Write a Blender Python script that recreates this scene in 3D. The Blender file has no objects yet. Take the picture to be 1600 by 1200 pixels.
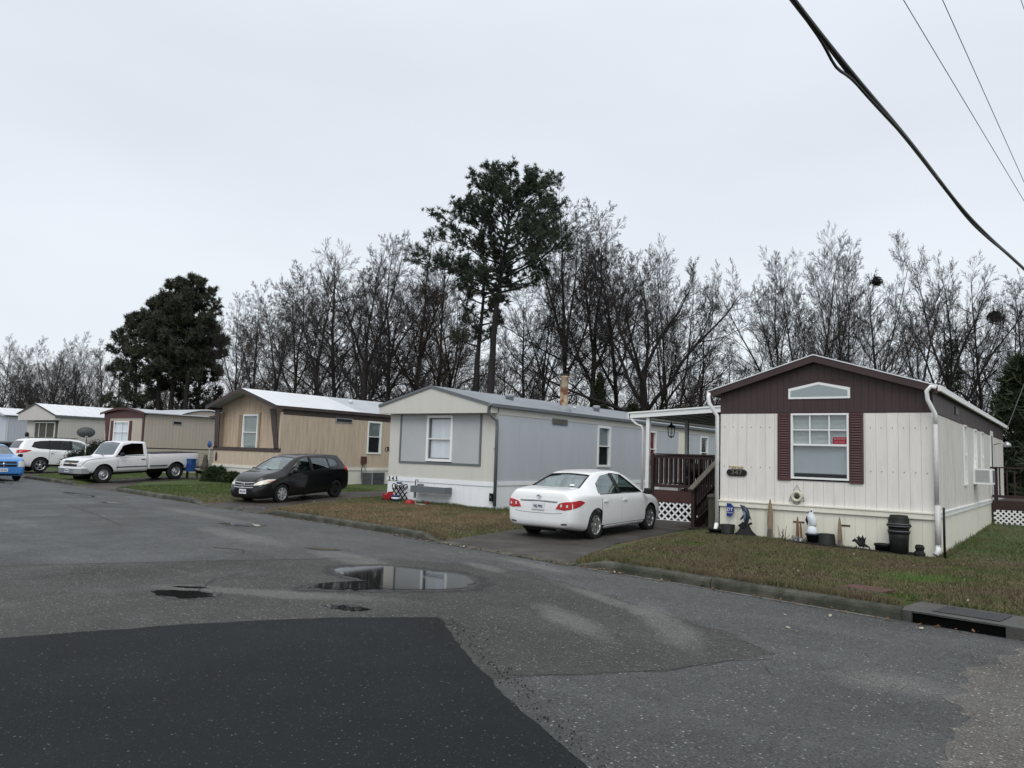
import bpy, bmesh, math, random
import numpy as np
from mathutils import Vector, Matrix, noise as mnoise
from mathutils.bvhtree import BVHTree
R = math.radians
PI = math.pi
sc = bpy.context.scene
col = sc.collection

# ------------------------------------------------------------------ camera
cam_d = bpy.data.cameras.new('camera')
cam = bpy.data.objects.new('camera', cam_d); col.objects.link(cam)
cam_d.sensor_width = 36; cam_d.lens = 36 * 1202 / 1600
cam_d.clip_start = 0.1; cam_d.clip_end = 1500
def _ray(px, py):
    return Vector((px - 800, -(py - 600), -1202)).normalized()
_Y = _ray(1700, 742); _X = -_ray(-814.65, 659.02); _X = (_X - _X.dot(_Y) * _Y).normalized(); _Z = _X.cross(_Y)
cam.matrix_world = Matrix.Translation((0, 0, 1.75)) @ Matrix((_X, _Y, _Z)).to_4x4()
sc.camera = cam

# ------------------------------------------------------------------ sky, sun, exposure
SUN_EL, SUN_AZ = R(48), R(150)       # azimuth measured clockwise from +Y
w = bpy.data.worlds.new('World'); sc.world = w; w.use_nodes = True
nt = w.node_tree; nt.nodes.clear()
def N(nt, t, **k):
    n = nt.nodes.new(t)
    for a, b in k.items(): setattr(n, a, b)
    return n
out = N(nt, 'ShaderNodeOutputWorld')
sky = N(nt, 'ShaderNodeTexSky', sky_type='NISHITA'); sky.sun_disc = False
sky.sun_elevation = SUN_EL; sky.sun_rotation = SUN_AZ; sky.air_density = 1.0; sky.dust_density = 3.0
bgs = N(nt, 'ShaderNodeBackground'); bgs.inputs[1].default_value = 0.05
nt.links.new(sky.outputs[0], bgs.inputs[0])
tc = N(nt, 'ShaderNodeTexCoord'); sp = N(nt, 'ShaderNodeSeparateXYZ'); nt.links.new(tc.outputs['Generated'], sp.inputs[0])
rmp = N(nt, 'ShaderNodeValToRGB'); nt.links.new(sp.outputs[2], rmp.inputs[0])
cr = rmp.color_ramp; cr.interpolation = 'EASE'
cr.elements[0].position = 0.0; cr.elements[0].color = (.79, .805, .835, 1)
cr.elements[1].position = 1.0; cr.elements[1].color = (1.12, 1.15, 1.18, 1)
e = cr.elements.new(.13); e.color = (.745, .80, .855, 1)
e = cr.elements.new(.45); e.color = (.70, .745, .82, 1)
mp = N(nt, 'ShaderNodeMapping'); mp.inputs['Scale'].default_value = (1.2, 1.2, 3.5)
nz = N(nt, 'ShaderNodeTexNoise'); nz.inputs['Scale'].default_value = 1.6; nz.inputs['Detail'].default_value = 3
nt.links.new(tc.outputs['Generated'], mp.inputs[0]); nt.links.new(mp.outputs[0], nz.inputs[0])
mr = N(nt, 'ShaderNodeMapRange'); mr.inputs[1].default_value = .3; mr.inputs[2].default_value = .7
mr.inputs[3].default_value = .955; mr.inputs[4].default_value = 1.045
nt.links.new(nz.outputs[0], mr.inputs[0])
mul = N(nt, 'ShaderNodeVectorMath', operation='SCALE'); nt.links.new(rmp.outputs[0], mul.inputs[0]); nt.links.new(mr.outputs[0], mul.inputs['Scale'])
bgc = N(nt, 'ShaderNodeBackground'); bgc.inputs[1].default_value = 1.17
nt.links.new(mul.outputs[0], bgc.inputs[0])
mx = N(nt, 'ShaderNodeMixShader'); mx.inputs[0].default_value = 0.93
nt.links.new(bgs.outputs[0], mx.inputs[1]); nt.links.new(bgc.outputs[0], mx.inputs[2]); nt.links.new(mx.outputs[0], out.inputs[0])

sd = bpy.data.lights.new('sun', 'SUN'); sd.energy = 1.5; sd.angle = R(40); sd.color = (1, .98, .95)
sun = bpy.data.objects.new('sun', sd); col.objects.link(sun)
_sd = Vector((math.sin(SUN_AZ) * math.cos(SUN_EL), math.cos(SUN_AZ) * math.cos(SUN_EL), math.sin(SUN_EL)))
sun.rotation_euler = _sd.to_track_quat('Z', 'Y').to_euler()
sc.view_settings.view_transform = 'Standard'; sc.view_settings.look = 'None'
sc.view_settings.exposure = 0; sc.view_settings.gamma = 1; sc.view_settings.use_curve_mapping = False

# ------------------------------------------------------------------ materials
def mat(name, c, rough=.6, metal=0, spec=.28, var=.0, vscale=2.0, bump=0, bscale=40, coat=0, stretch=(1, 1, 1), dirt=None, dscale=1.5, dlo=.5, dhi=.75, hue=None):
    m = bpy.data.materials.new(name); m.use_nodes = True; t = m.node_tree
    b = t.nodes['Principled BSDF']
    b.inputs['Base Color'].default_value = (*c, 1); b.inputs['Roughness'].default_value = rough
    b.inputs['Metallic'].default_value = metal; b.inputs['Specular IOR Level'].default_value = spec
    if coat: b.inputs['Coat Weight'].default_value = coat; b.inputs['Coat Roughness'].default_value = .04
    if var or bump or dirt:
        g = N(t, 'ShaderNodeNewGeometry'); mp = N(t, 'ShaderNodeMapping'); mp.inputs['Scale'].default_value = stretch
        t.links.new(g.outputs['Position'], mp.inputs[0])
        if var:
            n = N(t, 'ShaderNodeTexNoise'); n.inputs['Scale'].default_value = vscale; n.inputs['Detail'].default_value = 5; n.inputs['Roughness'].default_value = .65
            t.links.new(mp.outputs[0], n.inputs[0])
            r = N(t, 'ShaderNodeValToRGB'); r.color_ramp.elements[0].position = .28; r.color_ramp.elements[1].position = .72
            d = hue if hue else tuple(x * (1 - var) for x in c)
            r.color_ramp.elements[0].color = (*d, 1)
            r.color_ramp.elements[1].color = (*[min(1, x * (1 + var * .6)) for x in c], 1)
            t.links.new(n.outputs[0], r.inputs[0]); last = r.outputs[0]
        else:
            rgb = N(t, 'ShaderNodeRGB'); rgb.outputs[0].default_value = (*c, 1); last = rgb.outputs[0]
        if dirt:
            n = N(t, 'ShaderNodeTexNoise'); n.inputs['Scale'].default_value = dscale; n.inputs['Detail'].default_value = 8; n.inputs['Roughness'].default_value = .7
            t.links.new(mp.outputs[0], n.inputs[0])
            r = N(t, 'ShaderNodeMapRange'); r.inputs[1].default_value = dlo; r.inputs[2].default_value = dhi
            t.links.new(n.outputs[0], r.inputs[0])
            x = N(t, 'ShaderNodeMixRGB'); t.links.new(r.outputs[0], x.inputs[0]); t.links.new(last, x.inputs[1]); x.inputs[2].default_value = (*dirt, 1); last = x.outputs[0]
        t.links.new(last, b.inputs['Base Color'])
        if bump:
            n = N(t, 'ShaderNodeTexNoise'); n.inputs['Scale'].default_value = bscale; n.inputs['Detail'].default_value = 4
            t.links.new(mp.outputs[0], n.inputs[0])
            bp = N(t, 'ShaderNodeBump'); bp.inputs['Strength'].default_value = bump; bp.inputs['Distance'].default_value = .02
            t.links.new(n.outputs[0], bp.inputs['Height']); t.links.new(bp.outputs[0], b.inputs['Normal'])
    return m
def glassmat(name, tint, fac=.15, rough=.02):
    m = bpy.data.materials.new(name); m.use_nodes = True; t = m.node_tree; t.nodes.clear()
    o = N(t, 'ShaderNodeOutputMaterial'); tr = N(t, 'ShaderNodeBsdfTransparent'); tr.inputs[0].default_value = (*tint, 1)
    gl = N(t, 'ShaderNodeBsdfGlossy'); gl.inputs['Roughness'].default_value = rough; gl.inputs[0].default_value = (.95, .97, 1, 1)
    fr = N(t, 'ShaderNodeLayerWeight'); fr.inputs[0].default_value = .5; pw = N(t, 'ShaderNodeMath', operation='POWER'); pw.inputs[1].default_value = 3.5; t.links.new(fr.outputs['Facing'], pw.inputs[0])
    ad = N(t, 'ShaderNodeMath', operation='MULTIPLY_ADD'); ad.inputs[1].default_value = .6; ad.inputs[2].default_value = fac; ad.use_clamp = True
    t.links.new(pw.outputs[0], ad.inputs[0])
    mx = N(t, 'ShaderNodeMixShader'); t.links.new(ad.outputs[0], mx.inputs[0]); t.links.new(tr.outputs[0], mx.inputs[1]); t.links.new(gl.outputs[0], mx.inputs[2])
    t.links.new(mx.outputs[0], o.inputs[0]); return m
VS = (1, 1, .12)   # vertical streaks
M = {}
M['w347'] = mat('siding_greyish_white', (.72, .695, .655), .55, var=.12, vscale=7, stretch=VS, dirt=(.42, .39, .36), dscale=9, dlo=.58, dhi=.9, bump=.05, bscale=60)
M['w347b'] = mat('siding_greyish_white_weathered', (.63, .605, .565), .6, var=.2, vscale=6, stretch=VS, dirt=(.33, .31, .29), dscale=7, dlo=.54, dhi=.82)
M['cream'] = mat('skirting_cream', (.74, .725, .62), .5, var=.07, vscale=5, stretch=VS, dirt=(.4, .39, .3), dscale=5, dlo=.6, dhi=.85)
M['skwhite'] = mat('skirting_white', (.80, .82, .84), .5, var=.05, vscale=4, stretch=VS, dirt=(.5, .52, .52), dscale=5, dlo=.6, dhi=.85)
M['tanskirt'] = mat('skirting_ivory', (.66, .65, .58), .5, var=.07, vscale=4, stretch=VS, dirt=(.4, .38, .3), dscale=4, dlo=.6, dhi=.85)
M['maroon'] = mat('maroon_brown_metal', (.056, .036, .036), .5, var=.15, vscale=3, stretch=VS)
M['shutter'] = mat('maroon_shutter', (.085, .042, .042), .5, var=.1)
M['trimwhite'] = mat('white_trim', (.78, .79, .78), .45, var=.05, dirt=(.45, .44, .41), dscale=4, dlo=.6, dhi=.85)
M['core'] = mat('dark_wall_core', (.03, .03, .03), .9)
M['seam'] = mat('siding_joint_shadowed_steel', (.30, .29, .28), .8)
M['seamc'] = mat('siding_joint_cream', (.42, .41, .34), .8)
M['beige'] = mat('siding_beige', (.57, .56, .515), .6, var=.05, vscale=3, stretch=VS)
M['bluegrey'] = mat('siding_blue_grey', (.47, .50, .535), .5, var=.06, vscale=1.5, stretch=(1, 1, .3))
M['panelgrey'] = mat('panel_grey', (.42, .44, .445), .5, var=.05)
M['slate'] = mat('slate_grey_trim', (.13, .145, .155), .45, var=.08)
M['greyroof'] = mat('grey_roof_coating', (.25, .265, .29), .45, var=.12, vscale=1.2, dirt=(.2, .21, .22), dscale=2, dlo=.6, dhi=.9)
M['whiteroof'] = mat('white_metal_roof', (.66, .68, .70), .35, var=.05, vscale=1)
M['whiteroof2'] = mat('weathered_metal_roof_sheet', (.47, .49, .52), .4, var=.1, vscale=1)
M['tan'] = mat('siding_tan_wood_grain', (.50, .415, .325), .65, var=.2, vscale=9, stretch=(1, 1, .1), hue=(.41, .335, .25))
M['tanfront'] = mat('siding_tan_weathered_front', (.47, .375, .28), .65, var=.3, vscale=10, stretch=(1, 1, .08), hue=(.35, .265, .19))
M['tanbatten'] = mat('tan_batten', (.30, .215, .15), .7, var=.2)
M['brown'] = mat('dark_brown_trim', (.060, .046, .042), .55, var=.15)
M['tan2'] = mat('siding_sand', (.46, .41, .345), .6, var=.06, vscale=5, stretch=VS)
M['redtrim'] = mat('dark_red_trim', (.075, .025, .024), .5, var=.15)
M['greige'] = mat('siding_greige', (.52, .495, .47), .6, var=.06, vscale=5, stretch=VS)
M['paleblue'] = mat('siding_pale_blue', (.50, .53, .59), .6, var=.05, vscale=4, stretch=VS)
M['deckwood'] = mat('stained_deck_wood', (.042, .024, .023), .6, var=.35, vscale=6, bump=.2, bscale=60)
M['deckred'] = mat('red_brown_deck_fascia', (.068, .03, .028), .55, var=.2, vscale=4)
M['oldwood'] = mat('weathered_grey_wood', (.13, .115, .10), .8, var=.45, vscale=14, stretch=(1, .3, 1), bump=.4, bscale=60)
M['postwood'] = mat('green_grey_post_wood', (.085, .08, .062), .85, var=.3, vscale=12, stretch=VS, bump=.4)
M['driftwood'] = mat('driftwood', (.26, .20, .14), .85, var=.5, vscale=9, stretch=(1, 1, .2), bump=.6, bscale=40)
M['driftred'] = mat('reddish_driftwood', (.22, .13, .07), .85, var=.5, vscale=9, stretch=(1, 1, .2), bump=.6, bscale=40)
M['timber'] = mat('dark_landscape_timber', (.022, .021, .019), .85, var=.4, vscale=8)
M['blackplastic'] = mat('black_plastic', (.008, .009, .008), .6, var=.3, vscale=6)
M['bin'] = mat('dark_green_black_plastic', (.010, .012, .010), .6, var=.5, vscale=5, dirt=(.022, .026, .020), dscale=6, dlo=.5, dhi=.8)
M['black'] = mat('black_paint', (.01, .01, .01), .4)
M['iron'] = mat('black_iron', (.012, .012, .012), .5)
M['gal'] = mat('galvanised_metal', (.45, .46, .46), .4, metal=.6, var=.15)
M['dsgrey'] = mat('grey_white_downspout', (.55, .54, .53), .4, var=.12, vscale=4, dirt=(.3, .29, .28), dscale=4, dlo=.55, dhi=.8)
M['concrete'] = mat('kerb_concrete', (.10, .096, .08), .8, var=.35, vscale=3, dirt=(.032, .036, .024), dscale=2.2, dlo=.38, dhi=.58, bump=.5, bscale=50)
M['concretelight'] = mat('gutter_concrete', (.20, .195, .185), .7, var=.3, vscale=5, dirt=(.09, .09, .085), dscale=3, dlo=.4, dhi=.7, bump=.4, bscale=60)
M['wetconcrete'] = mat('wet_concrete_lid', (.062, .061, .056), .5, var=.35, vscale=4, dirt=(.05, .05, .045), dscale=3, dlo=.45, dhi=.65, bump=.4)
M['darkiron'] = mat('dark_cast_iron', (.022, .022, .024), .5, var=.3, vscale=14, bump=.5, bscale=80)
M['rust'] = mat('rusty_iron', (.085, .042, .034), .8, var=.4, vscale=10, bump=.5)
M['rustpaint'] = mat('rusty_painted_pipe', (.42, .35, .25), .7, var=.2, vscale=3, dirt=(.16, .065, .03), dscale=2.6, dlo=.44, dhi=.56)
M['blind'] = mat('blind_slats', (.62, .66, .63), .6)
M['shade'] = mat('window_shade', (.36, .39, .405), .7, var=.06)
M['curtain'] = mat('white_curtain', (.80, .80, .85), .8, var=.1, vscale=6, stretch=VS)
M['greencurtain'] = mat('grey_green_curtain', (.24, .27, .25), .8, var=.15)
M['redcurtain'] = mat('red_curtain', (.25, .018, .03), .8, var=.2)
M['darkroom'] = mat('dark_room', (.02, .023, .025), .8)
M['redsign'] = mat('red_sign', (.28, .015, .03), .5, var=.1)
M['signink'] = mat('faded_sign_lettering', (.5, .25, .27), .5)
M['winglass'] = glassmat('window_glass', (.93, .95, .95), .05)
M['carglass'] = glassmat('car_glass', (.74, .83, .81), .09)
M['tintglass'] = glassmat('dark_tinted_glass', (.28, .29, .30), .03)
M['water'] = mat('puddle_water', (.014, .014, .014), .04, spec=.6)
M['water'].node_tree.nodes['Principled BSDF'].inputs['IOR'].default_value = 1.36
def edge_fade(m, ns=9, lo=.2, hi=.6):
    t = m.node_tree; o = [n for n in t.nodes if n.type == 'OUTPUT_MATERIAL'][0]; sh = o.inputs[0].links[0].from_socket; a = N(t, 'ShaderNodeAttribute', attribute_name='depth'); g = N(t, 'ShaderNodeNewGeometry'); n = N(t, 'ShaderNodeTexNoise'); n.inputs['Scale'].default_value = ns; n.inputs['Detail'].default_value = 6; n.inputs['Roughness'].default_value = .7; t.links.new(g.outputs['Position'], n.inputs[0])
    ad = N(t, 'ShaderNodeMath', operation='MULTIPLY_ADD'); t.links.new(n.outputs[0], ad.inputs[0]); ad.inputs[1].default_value = 1.3; ad.inputs[2].default_value = -.65; a2 = N(t, 'ShaderNodeMath', operation='ADD'); t.links.new(ad.outputs[0], a2.inputs[0]); t.links.new(a.outputs['Fac'], a2.inputs[1])
    r = N(t, 'ShaderNodeMapRange'); r.inputs[1].default_value = lo; r.inputs[2].default_value = hi; t.links.new(a2.outputs[0], r.inputs[0]); tr = N(t, 'ShaderNodeBsdfTransparent'); mx = N(t, 'ShaderNodeMixShader'); t.links.new(r.outputs[0], mx.inputs[0]); t.links.new(tr.outputs[0], mx.inputs[1]); t.links.new(sh, mx.inputs[2]); t.links.new(mx.outputs[0], o.inputs[0])
M['wet'] = mat('wet_asphalt', (.030, .031, .031), .4, bump=.5, bscale=60, var=.5, vscale=14)
edge_fade(M['water'], 10, .45, .6); edge_fade(M['wet'], 6, .2, .9)
M['blue'] = mat('blue_plastic', (.02, .075, .22), .4, var=.15)
M['redtoy'] = mat('red_plastic', (.30, .02, .025), .4, var=.15)
M['whitetoy'] = mat('white_plastic', (.75, .75, .76), .4, var=.08)
M['void'] = mat('unlit_inlet_black', (.004, .004, .004), .95, spec=.02)
M['navysign'] = mat('blue_sign', (.018, .035, .19), .45)
M['white'] = mat('white_paint', (.8, .8, .8), .5)
M['dolphin'] = mat('dolphin_grey_blue', (.03, .042, .06), .3, var=.5, vscale=9)
M['dolphinbelly'] = mat('dolphin_belly', (.16, .22, .30), .3, var=.4, vscale=12)
M['rock'] = mat('black_rock', (.014, .014, .014), .8, var=.5, vscale=9, bump=.8, bscale=20)
M['gull'] = mat('white_bird_paint', (.66, .70, .74), .5, var=.1)
M['lifering'] = mat('aged_white_ring', (.56, .56, .45), .6, var=.15)
M['rope'] = mat('dark_rope', (.06, .055, .035), .9)
M['yellow'] = mat('faded_yellow_metal', (.50, .38, .13), .5, var=.3, vscale=20)
M['silverletter'] = mat('pewter_digits', (.18, .17, .13), .4, metal=.3)
M['rubber'] = mat('tyre_rubber', (.016, .016, .017), .75, var=.2)
M['alloy'] = mat('alloy_silver', (.62, .63, .65), .28, metal=.85)
M['hubsilver'] = mat('hubcap_silver', (.50, .51, .53), .35, metal=.6)
M['chrome'] = mat('chrome', (.52, .53, .54), .3, metal=.7)
M['redlamp'] = mat('red_lamp_plastic', (.42, .008, .012), .3, coat=.3, var=.4, vscale=14)
M['clearlamp'] = mat('clear_lamp_lens', (.60, .60, .58), .12, coat=.8, var=.25, vscale=14)
M['creamlamp'] = mat('aged_headlamp_lens', (.62, .60, .52), .2, coat=.6, var=.12, vscale=10)
M['amber'] = mat('amber_lens', (.55, .13, .05), .2, coat=.5)
M['interior'] = mat('car_interior_dark', (.03, .03, .032), .8)
M['seatbeige'] = mat('car_seat_grey_beige', (.46, .45, .42), .8)
M['seatblack'] = mat('car_seat_charcoal', (.05, .05, .055), .8)
M['cabinlight'] = mat('car_interior_grey_beige', (.30, .30, .285), .8)
M['plate'] = mat('licence_plate_white', (.62, .63, .66), .4)
M['plateink'] = mat('licence_plate_ink', (.05, .06, .12), .5)
M['underbody'] = mat('underbody_black', (.012, .012, .012), .8)
def paint(name, c, coat=.7, rough=.35, spec=.3): return mat(name, c, rough, coat=coat, spec=spec, var=.03, vscale=3)
M['pwhite'] = paint('white_car_paint', (.76, .77, .77))
M['pblack'] = paint('black_car_paint', (.006, .006, .007), .6, .3, .2)
M['pwhite2'] = mat('dull_white_truck_paint', (.70, .70, .72), .35, coat=.5, var=.05, vscale=3, dirt=(.4, .39, .38), dscale=3, dlo=.62, dhi=.9)
M['pblue'] = paint('blue_car_paint', (.045, .20, .50))
M['pdark'] = paint('dark_grey_car_paint', (.05, .055, .065))
M['bark'] = mat('dark_bark', (.024, .021, .020), .9, var=.4, vscale=3, stretch=(1, 1, .3), bump=.5, bscale=12)
M['barkbrown'] = mat('brown_bark', (.050, .036, .026), .9, var=.4, vscale=3, stretch=(1, 1, .3))
M['twig'] = mat('grey_brown_twigs', (.034, .030, .027), .9, var=.25, vscale=.4)
M['twigred'] = mat('reddish_brown_twigs', (.042, .031, .025), .9, var=.25, vscale=.4)
M['needle'] = mat('pine_needles', (.036, .052, .030), .7, var=.45, vscale=1.2)
M['needledark'] = mat('dark_pine_needles', (.050, .056, .036), .7, var=.5, vscale=1.0)
M['ivy'] = mat('ivy_leaves', (.028, .040, .018), .7, var=.5, vscale=2)
M['deadleaf'] = mat('clinging_brown_leaves', (.07, .045, .025), .8, var=.4, vscale=3)
M['brush'] = mat('undergrowth_stems', (.050, .042, .037), .9, var=.4, vscale=.7)
M['shrubgreen'] = mat('shrub_leaves', (.030, .050, .018), .7, var=.5, vscale=5)
M['hedge'] = mat('dark_hedge_leaves', (.014, .022, .012), .75, var=.5, vscale=5)
M['dish'] = mat('dark_grey_dish', (.055, .06, .062), .5, var=.15)
M['soil'] = mat('bare_soil', (.05, .042, .032), .95, var=.4, vscale=3, bump=.5, bscale=20)
M['leafbrown'] = mat('fallen_leaf_brown', (.13, .07, .035), .8, var=.5, vscale=30)
M['leafpale'] = mat('fallen_leaf_pale', (.34, .31, .24), .8, var=.3, vscale=30)

# ------------------------------------------------------------------ mesh builder
class MB:
    def __init__(s, xf=None, flip=False):
        s.v = []; s.f = []; s.m = []; s.xf = xf; s.flip = flip; s.sm = []
    def add(s, vs, fs, mi=0, smooth=False):
        o = len(s.v)
        if s.xf: vs = [s.xf(*p) for p in vs]
        s.v.extend([tuple(p) for p in vs])
        for f in fs:
            f = [i + o for i in f]
            if s.flip: f.reverse()
            s.f.append(f); s.m.append(mi); s.sm.append(smooth)
        return s
    def box(s, x0, x1, y0, y1, z0, z1, mi=0):
        if x0 > x1: x0, x1 = x1, x0
        if y0 > y1: y0, y1 = y1, y0
        if z0 > z1: z0, z1 = z1, z0
        vs = [(x, y, z) for z in (z0, z1) for y in (y0, y1) for x in (x0, x1)]
        return s.add(vs, [(0, 2, 3, 1), (4, 5, 7, 6), (0, 1, 5, 4), (2, 6, 7, 3), (0, 4, 6, 2), (1, 3, 7, 5)], mi)
    def prism(s, poly, axis, a, b, mi=0):
        # poly: list of 2D, extruded along axis; coordinates order kept (x,y,z minus axis)
        def P(p, t):
            if axis == 'y': return (p[0], t, p[1])
            if axis == 'x': return (t, p[0], p[1])
            return (p[0], p[1], t)
        n = len(poly)
        ar = sum(poly[i][0] * poly[(i + 1) % n][1] - poly[(i + 1) % n][0] * poly[i][1] for i in range(n))
        if (ar < 0) != (axis == 'y'): poly = poly[::-1]
        if a > b: a, b = b, a
        vs = [P(p, a) for p in poly] + [P(p, b) for p in poly]
        fs = [tuple(range(n))[::-1], tuple(range(n, 2 * n))] + [(i, (i + 1) % n, (i + 1) % n + n, i + n) for i in range(n)]
        return s.add(vs, fs, mi)
    def bar(s, p, q, wx, wz, mi=0, up=(0, 0, 1)):
        p = Vector(p); q = Vector(q); d = (q - p).normalized(); u = Vector(up)
        a = d.cross(u)
        if a.length < 1e-4: a = d.cross(Vector((1, 0, 0)))
        a.normalize(); b = a.cross(d).normalized()
        vs = []
        for c in (p, q):
            for i, j in ((-1, -1), (1, -1), (1, 1), (-1, 1)): vs.append(c + a * i * wx / 2 + b * j * wz / 2)
        return s.add(vs, [(3, 2, 1, 0), (4, 5, 6, 7), (0, 1, 5, 4), (1, 2, 6, 5), (2, 3, 7, 6), (3, 0, 4, 7)], mi)
    def tube(s, pts, rad, n=8, mi=0, cap=True, smooth=True):
        pts = [Vector(p) for p in pts]
        if not hasattr(rad, '__len__'): rad = [rad] * len(pts)
        vs = []; fs = []
        a = None
        for i, p in enumerate(pts):
            d = (pts[min(i + 1, len(pts) - 1)] - pts[max(i - 1, 0)]).normalized()
            if a is None:
                a = d.cross(Vector((0, 0, 1)))
                if a.length < .05: a = d.cross(Vector((1, 0, 0)))
            a = (a - d * a.dot(d)).normalized(); b = d.cross(a)
            for k in range(n):
                t = 2 * PI * k / n; vs.append(p + (a * math.cos(t) + b * math.sin(t)) * rad[i])
        for i in range(len(pts) - 1):
            for k in range(n):
                k2 = (k + 1) % n; fs.append((i * n + k, i * n + k2, (i + 1) * n + k2, (i + 1) * n + k))
        if cap: fs.append(tuple(range(n))[::-1]); fs.append(tuple(range((len(pts) - 1) * n, len(pts) * n)))
        return s.add(vs, fs, mi, smooth)
    def lathe(s, prof, c=(0, 0, 0), n=24, axis='z', mi=0, smooth=True, cap=True):
        vs = []; fs = []
        for r, h in prof:
            for k in range(n):
                t = 2 * PI * k / n; x, y = r * math.cos(t), r * math.sin(t)
                if axis == 'z': p = (x, y, h)
                elif axis == 'y': p = (y, h, x)
                else: p = (h, x, y)
                vs.append((p[0] + c[0], p[1] + c[1], p[2] + c[2]))
        for i in range(len(prof) - 1):
            for k in range(n):
                k2 = (k + 1) % n; fs.append((i * n + k, i * n + k2, (i + 1) * n + k2, (i + 1) * n + k))
        if cap:
            if prof[0][0] > 1e-4: fs.append(tuple(range(n))[::-1])
            if prof[-1][0] > 1e-4: fs.append(tuple(range((len(prof) - 1) * n, len(prof) * n)))
        return s.add(vs, fs, mi, smooth)
    def mesh(s, name, mats):
        me = bpy.data.meshes.new(name); me.from_pydata(s.v, [], s.f)
        for m in (mats if isinstance(mats, (list, tuple)) else [mats]): me.materials.append(M[m] if isinstance(m, str) else m)
        me.polygons.foreach_set('material_index', s.m)
        me.polygons.foreach_set('use_smooth', s.sm)
        me.update(); return me
    def build(s, name, mats, parent=None, kind=None, loc=None):
        o = bpy.data.objects.new(name, s.mesh(name, mats)); col.objects.link(o)
        if parent: o.parent = parent
        if loc: o.location = loc
        if kind: o['kind'] = kind
        return o
def fix_normals(o):
    bm = bmesh.new(); bm.from_mesh(o.data); bmesh.ops.recalc_face_normals(bm, faces=bm.faces); bm.to_mesh(o.data); bm.free(); return o
def thing(name, label, cat, loc=(0, 0, 0), rz=0, group=None):
    o = bpy.data.objects.new(name, None); col.objects.link(o)
    o.location = loc; o.rotation_euler = (0, 0, rz); o.empty_display_size = .2
    tag(o, label, cat, group); return o
def tag(o, label, cat, group=None):
    o['label'] = label; o['category'] = cat
    if group: o['group'] = group
    return o
def struct(o): o['kind'] = 'structure'; return o
def inst(name, me, parent, loc=(0, 0, 0), rot=(0, 0, 0), scale=(1, 1, 1)):
    o = bpy.data.objects.new(name, me); col.objects.link(o); o.parent = parent
    o.location = loc; o.rotation_euler = rot; o.scale = scale; return o
def copy_tree(o, parent=None):
    c = o.copy(); col.objects.link(c); c.parent = parent
    for ch in list(o.children): copy_tree(ch, c)
    return c
def text_mesh(txt, size, depth=.004, bold=0):
    cu = bpy.data.curves.new('text', 'FONT'); cu.body = txt; cu.size = size; cu.extrude = depth; cu.align_x = 'CENTER'; cu.align_y = 'CENTER'
    cu.resolution_u = 3; cu.offset = bold
    o = bpy.data.objects.new('text', cu); col.objects.link(o)
    dg = bpy.context.evaluated_depsgraph_get(); me = bpy.data.meshes.new_from_object(o.evaluated_get(dg))
    bpy.data.objects.remove(o); return me
def text(name, txt, size, m, parent, loc, rot, sx=1.0, bold=0, depth=.004):
    me = text_mesh(txt, size, depth, bold); me.materials.clear(); me.materials.append(M[m])
    return inst(name, me, parent, loc, rot, (sx, 1, 1))
rnd = random.Random(7)

# ------------------------------------------------------------------ terrain functions
KX = [(-120, 27), (-60, 18.2), (-38.5, 15.1), (-29.4, 14.15), (-21.7, 13.1), (-18.2, 12.75), (-12.3, 11.95), (-9.6, 11.4), (-6.8, 10.9), (-3.9, 10.42), (-1.7, 10.03), (-.8, 9.88), (6, 8.9), (40, 4)]
def lerp_list(L, x):
    if x <= L[0][0]: return L[0][1]
    for (a, b), (c, d) in zip(L, L[1:]):
        if x <= c: return b + (d - b) * (x - a) / (c - a)
    return L[-1][1]
def sst(t): t = max(0, min(1, t)); return t * t * (3 - 2 * t)
def kerbY(x): return lerp_list(KX, x)
HB = [(-80, .2), (-60, .15), (-48, .10), (-43, .12), (-40.5, .2), (-32, .18), (-27.5, .17), (-19, .12), (-14.45, .09), (-11, .10), (-8, .16), (-6.6, .19), (-4.5, .15), (-2.4, .09), (5, .06), (40, .05)]
# driveways: list of (d, xl, xr, z)
DW = [
    [(-.02, -10.35, -6.75, .012), (.6, -10.4, -7.1, .02), (3, -10.75, -7.75, .03), (6, -10.95, -7.9, .08), (12, -11.1, -7.95, .14), (13.5, -11.1, -7.95, .14)],
    [(-.02, -21.2, -17.7, .012), (.7, -21.3, -18.4, .015), (3, -22.3, -19.7, .035), (5.5, -22.9, -20.1, .15), (16, -22.9, -20.1, .17), (20, -22.9, -20.1, .17)],
    [(-.02, -32.6, -28.6, .012), (.7, -33.0, -29.6, .015), (2.5, -35.6, -32.5, .04), (5, -36.3, -33.2, .18), (12, -36.3, -33.2, .19)],
    [(-.02, -43.2, -39.5, .012), (1.0, -44.5, -41.2, .03), (3, -46.0, -42.6, .09), (12, -46.2, -42.8, .1)],
]
def dwp(D, d):
    if d <= D[0][0]: return D[0][1:]
    for a, b in zip(D, D[1:]):
        if d <= b[0]:
            t = (d - a[0]) / (b[0] - a[0]); return tuple(a[i] + (b[i] - a[i]) * t for i in (1, 2, 3))
    return D[-1][1:]
def lawn_base(x, y):
    d = y - kerbY(x); hb = lerp_list(HB, x); far = sst((y - 20) / 7); hb = hb + (.2 - hb) * far
    return .125 + (hb - .125) * sst(d / 5)
def inside_dw(x, y):
    d = y - kerbY(x); best = 9.
    for D in DW:
        if d > D[-1][0]: continue
        l, r, z = dwp(D, d)
        best = min(best, max(l - x, x - r))
    return best
def G(x, y):
    d = y - kerbY(x); h = lawn_base(x, y)
    for D in DW:
        if d > D[-1][0] + .8: continue
        l, r, z = dwp(D, d); e = max(l - x, x - r, d - D[-1][0])
        if e < .8: h = z + (h - z) * sst(e / .8)
    return h

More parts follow.
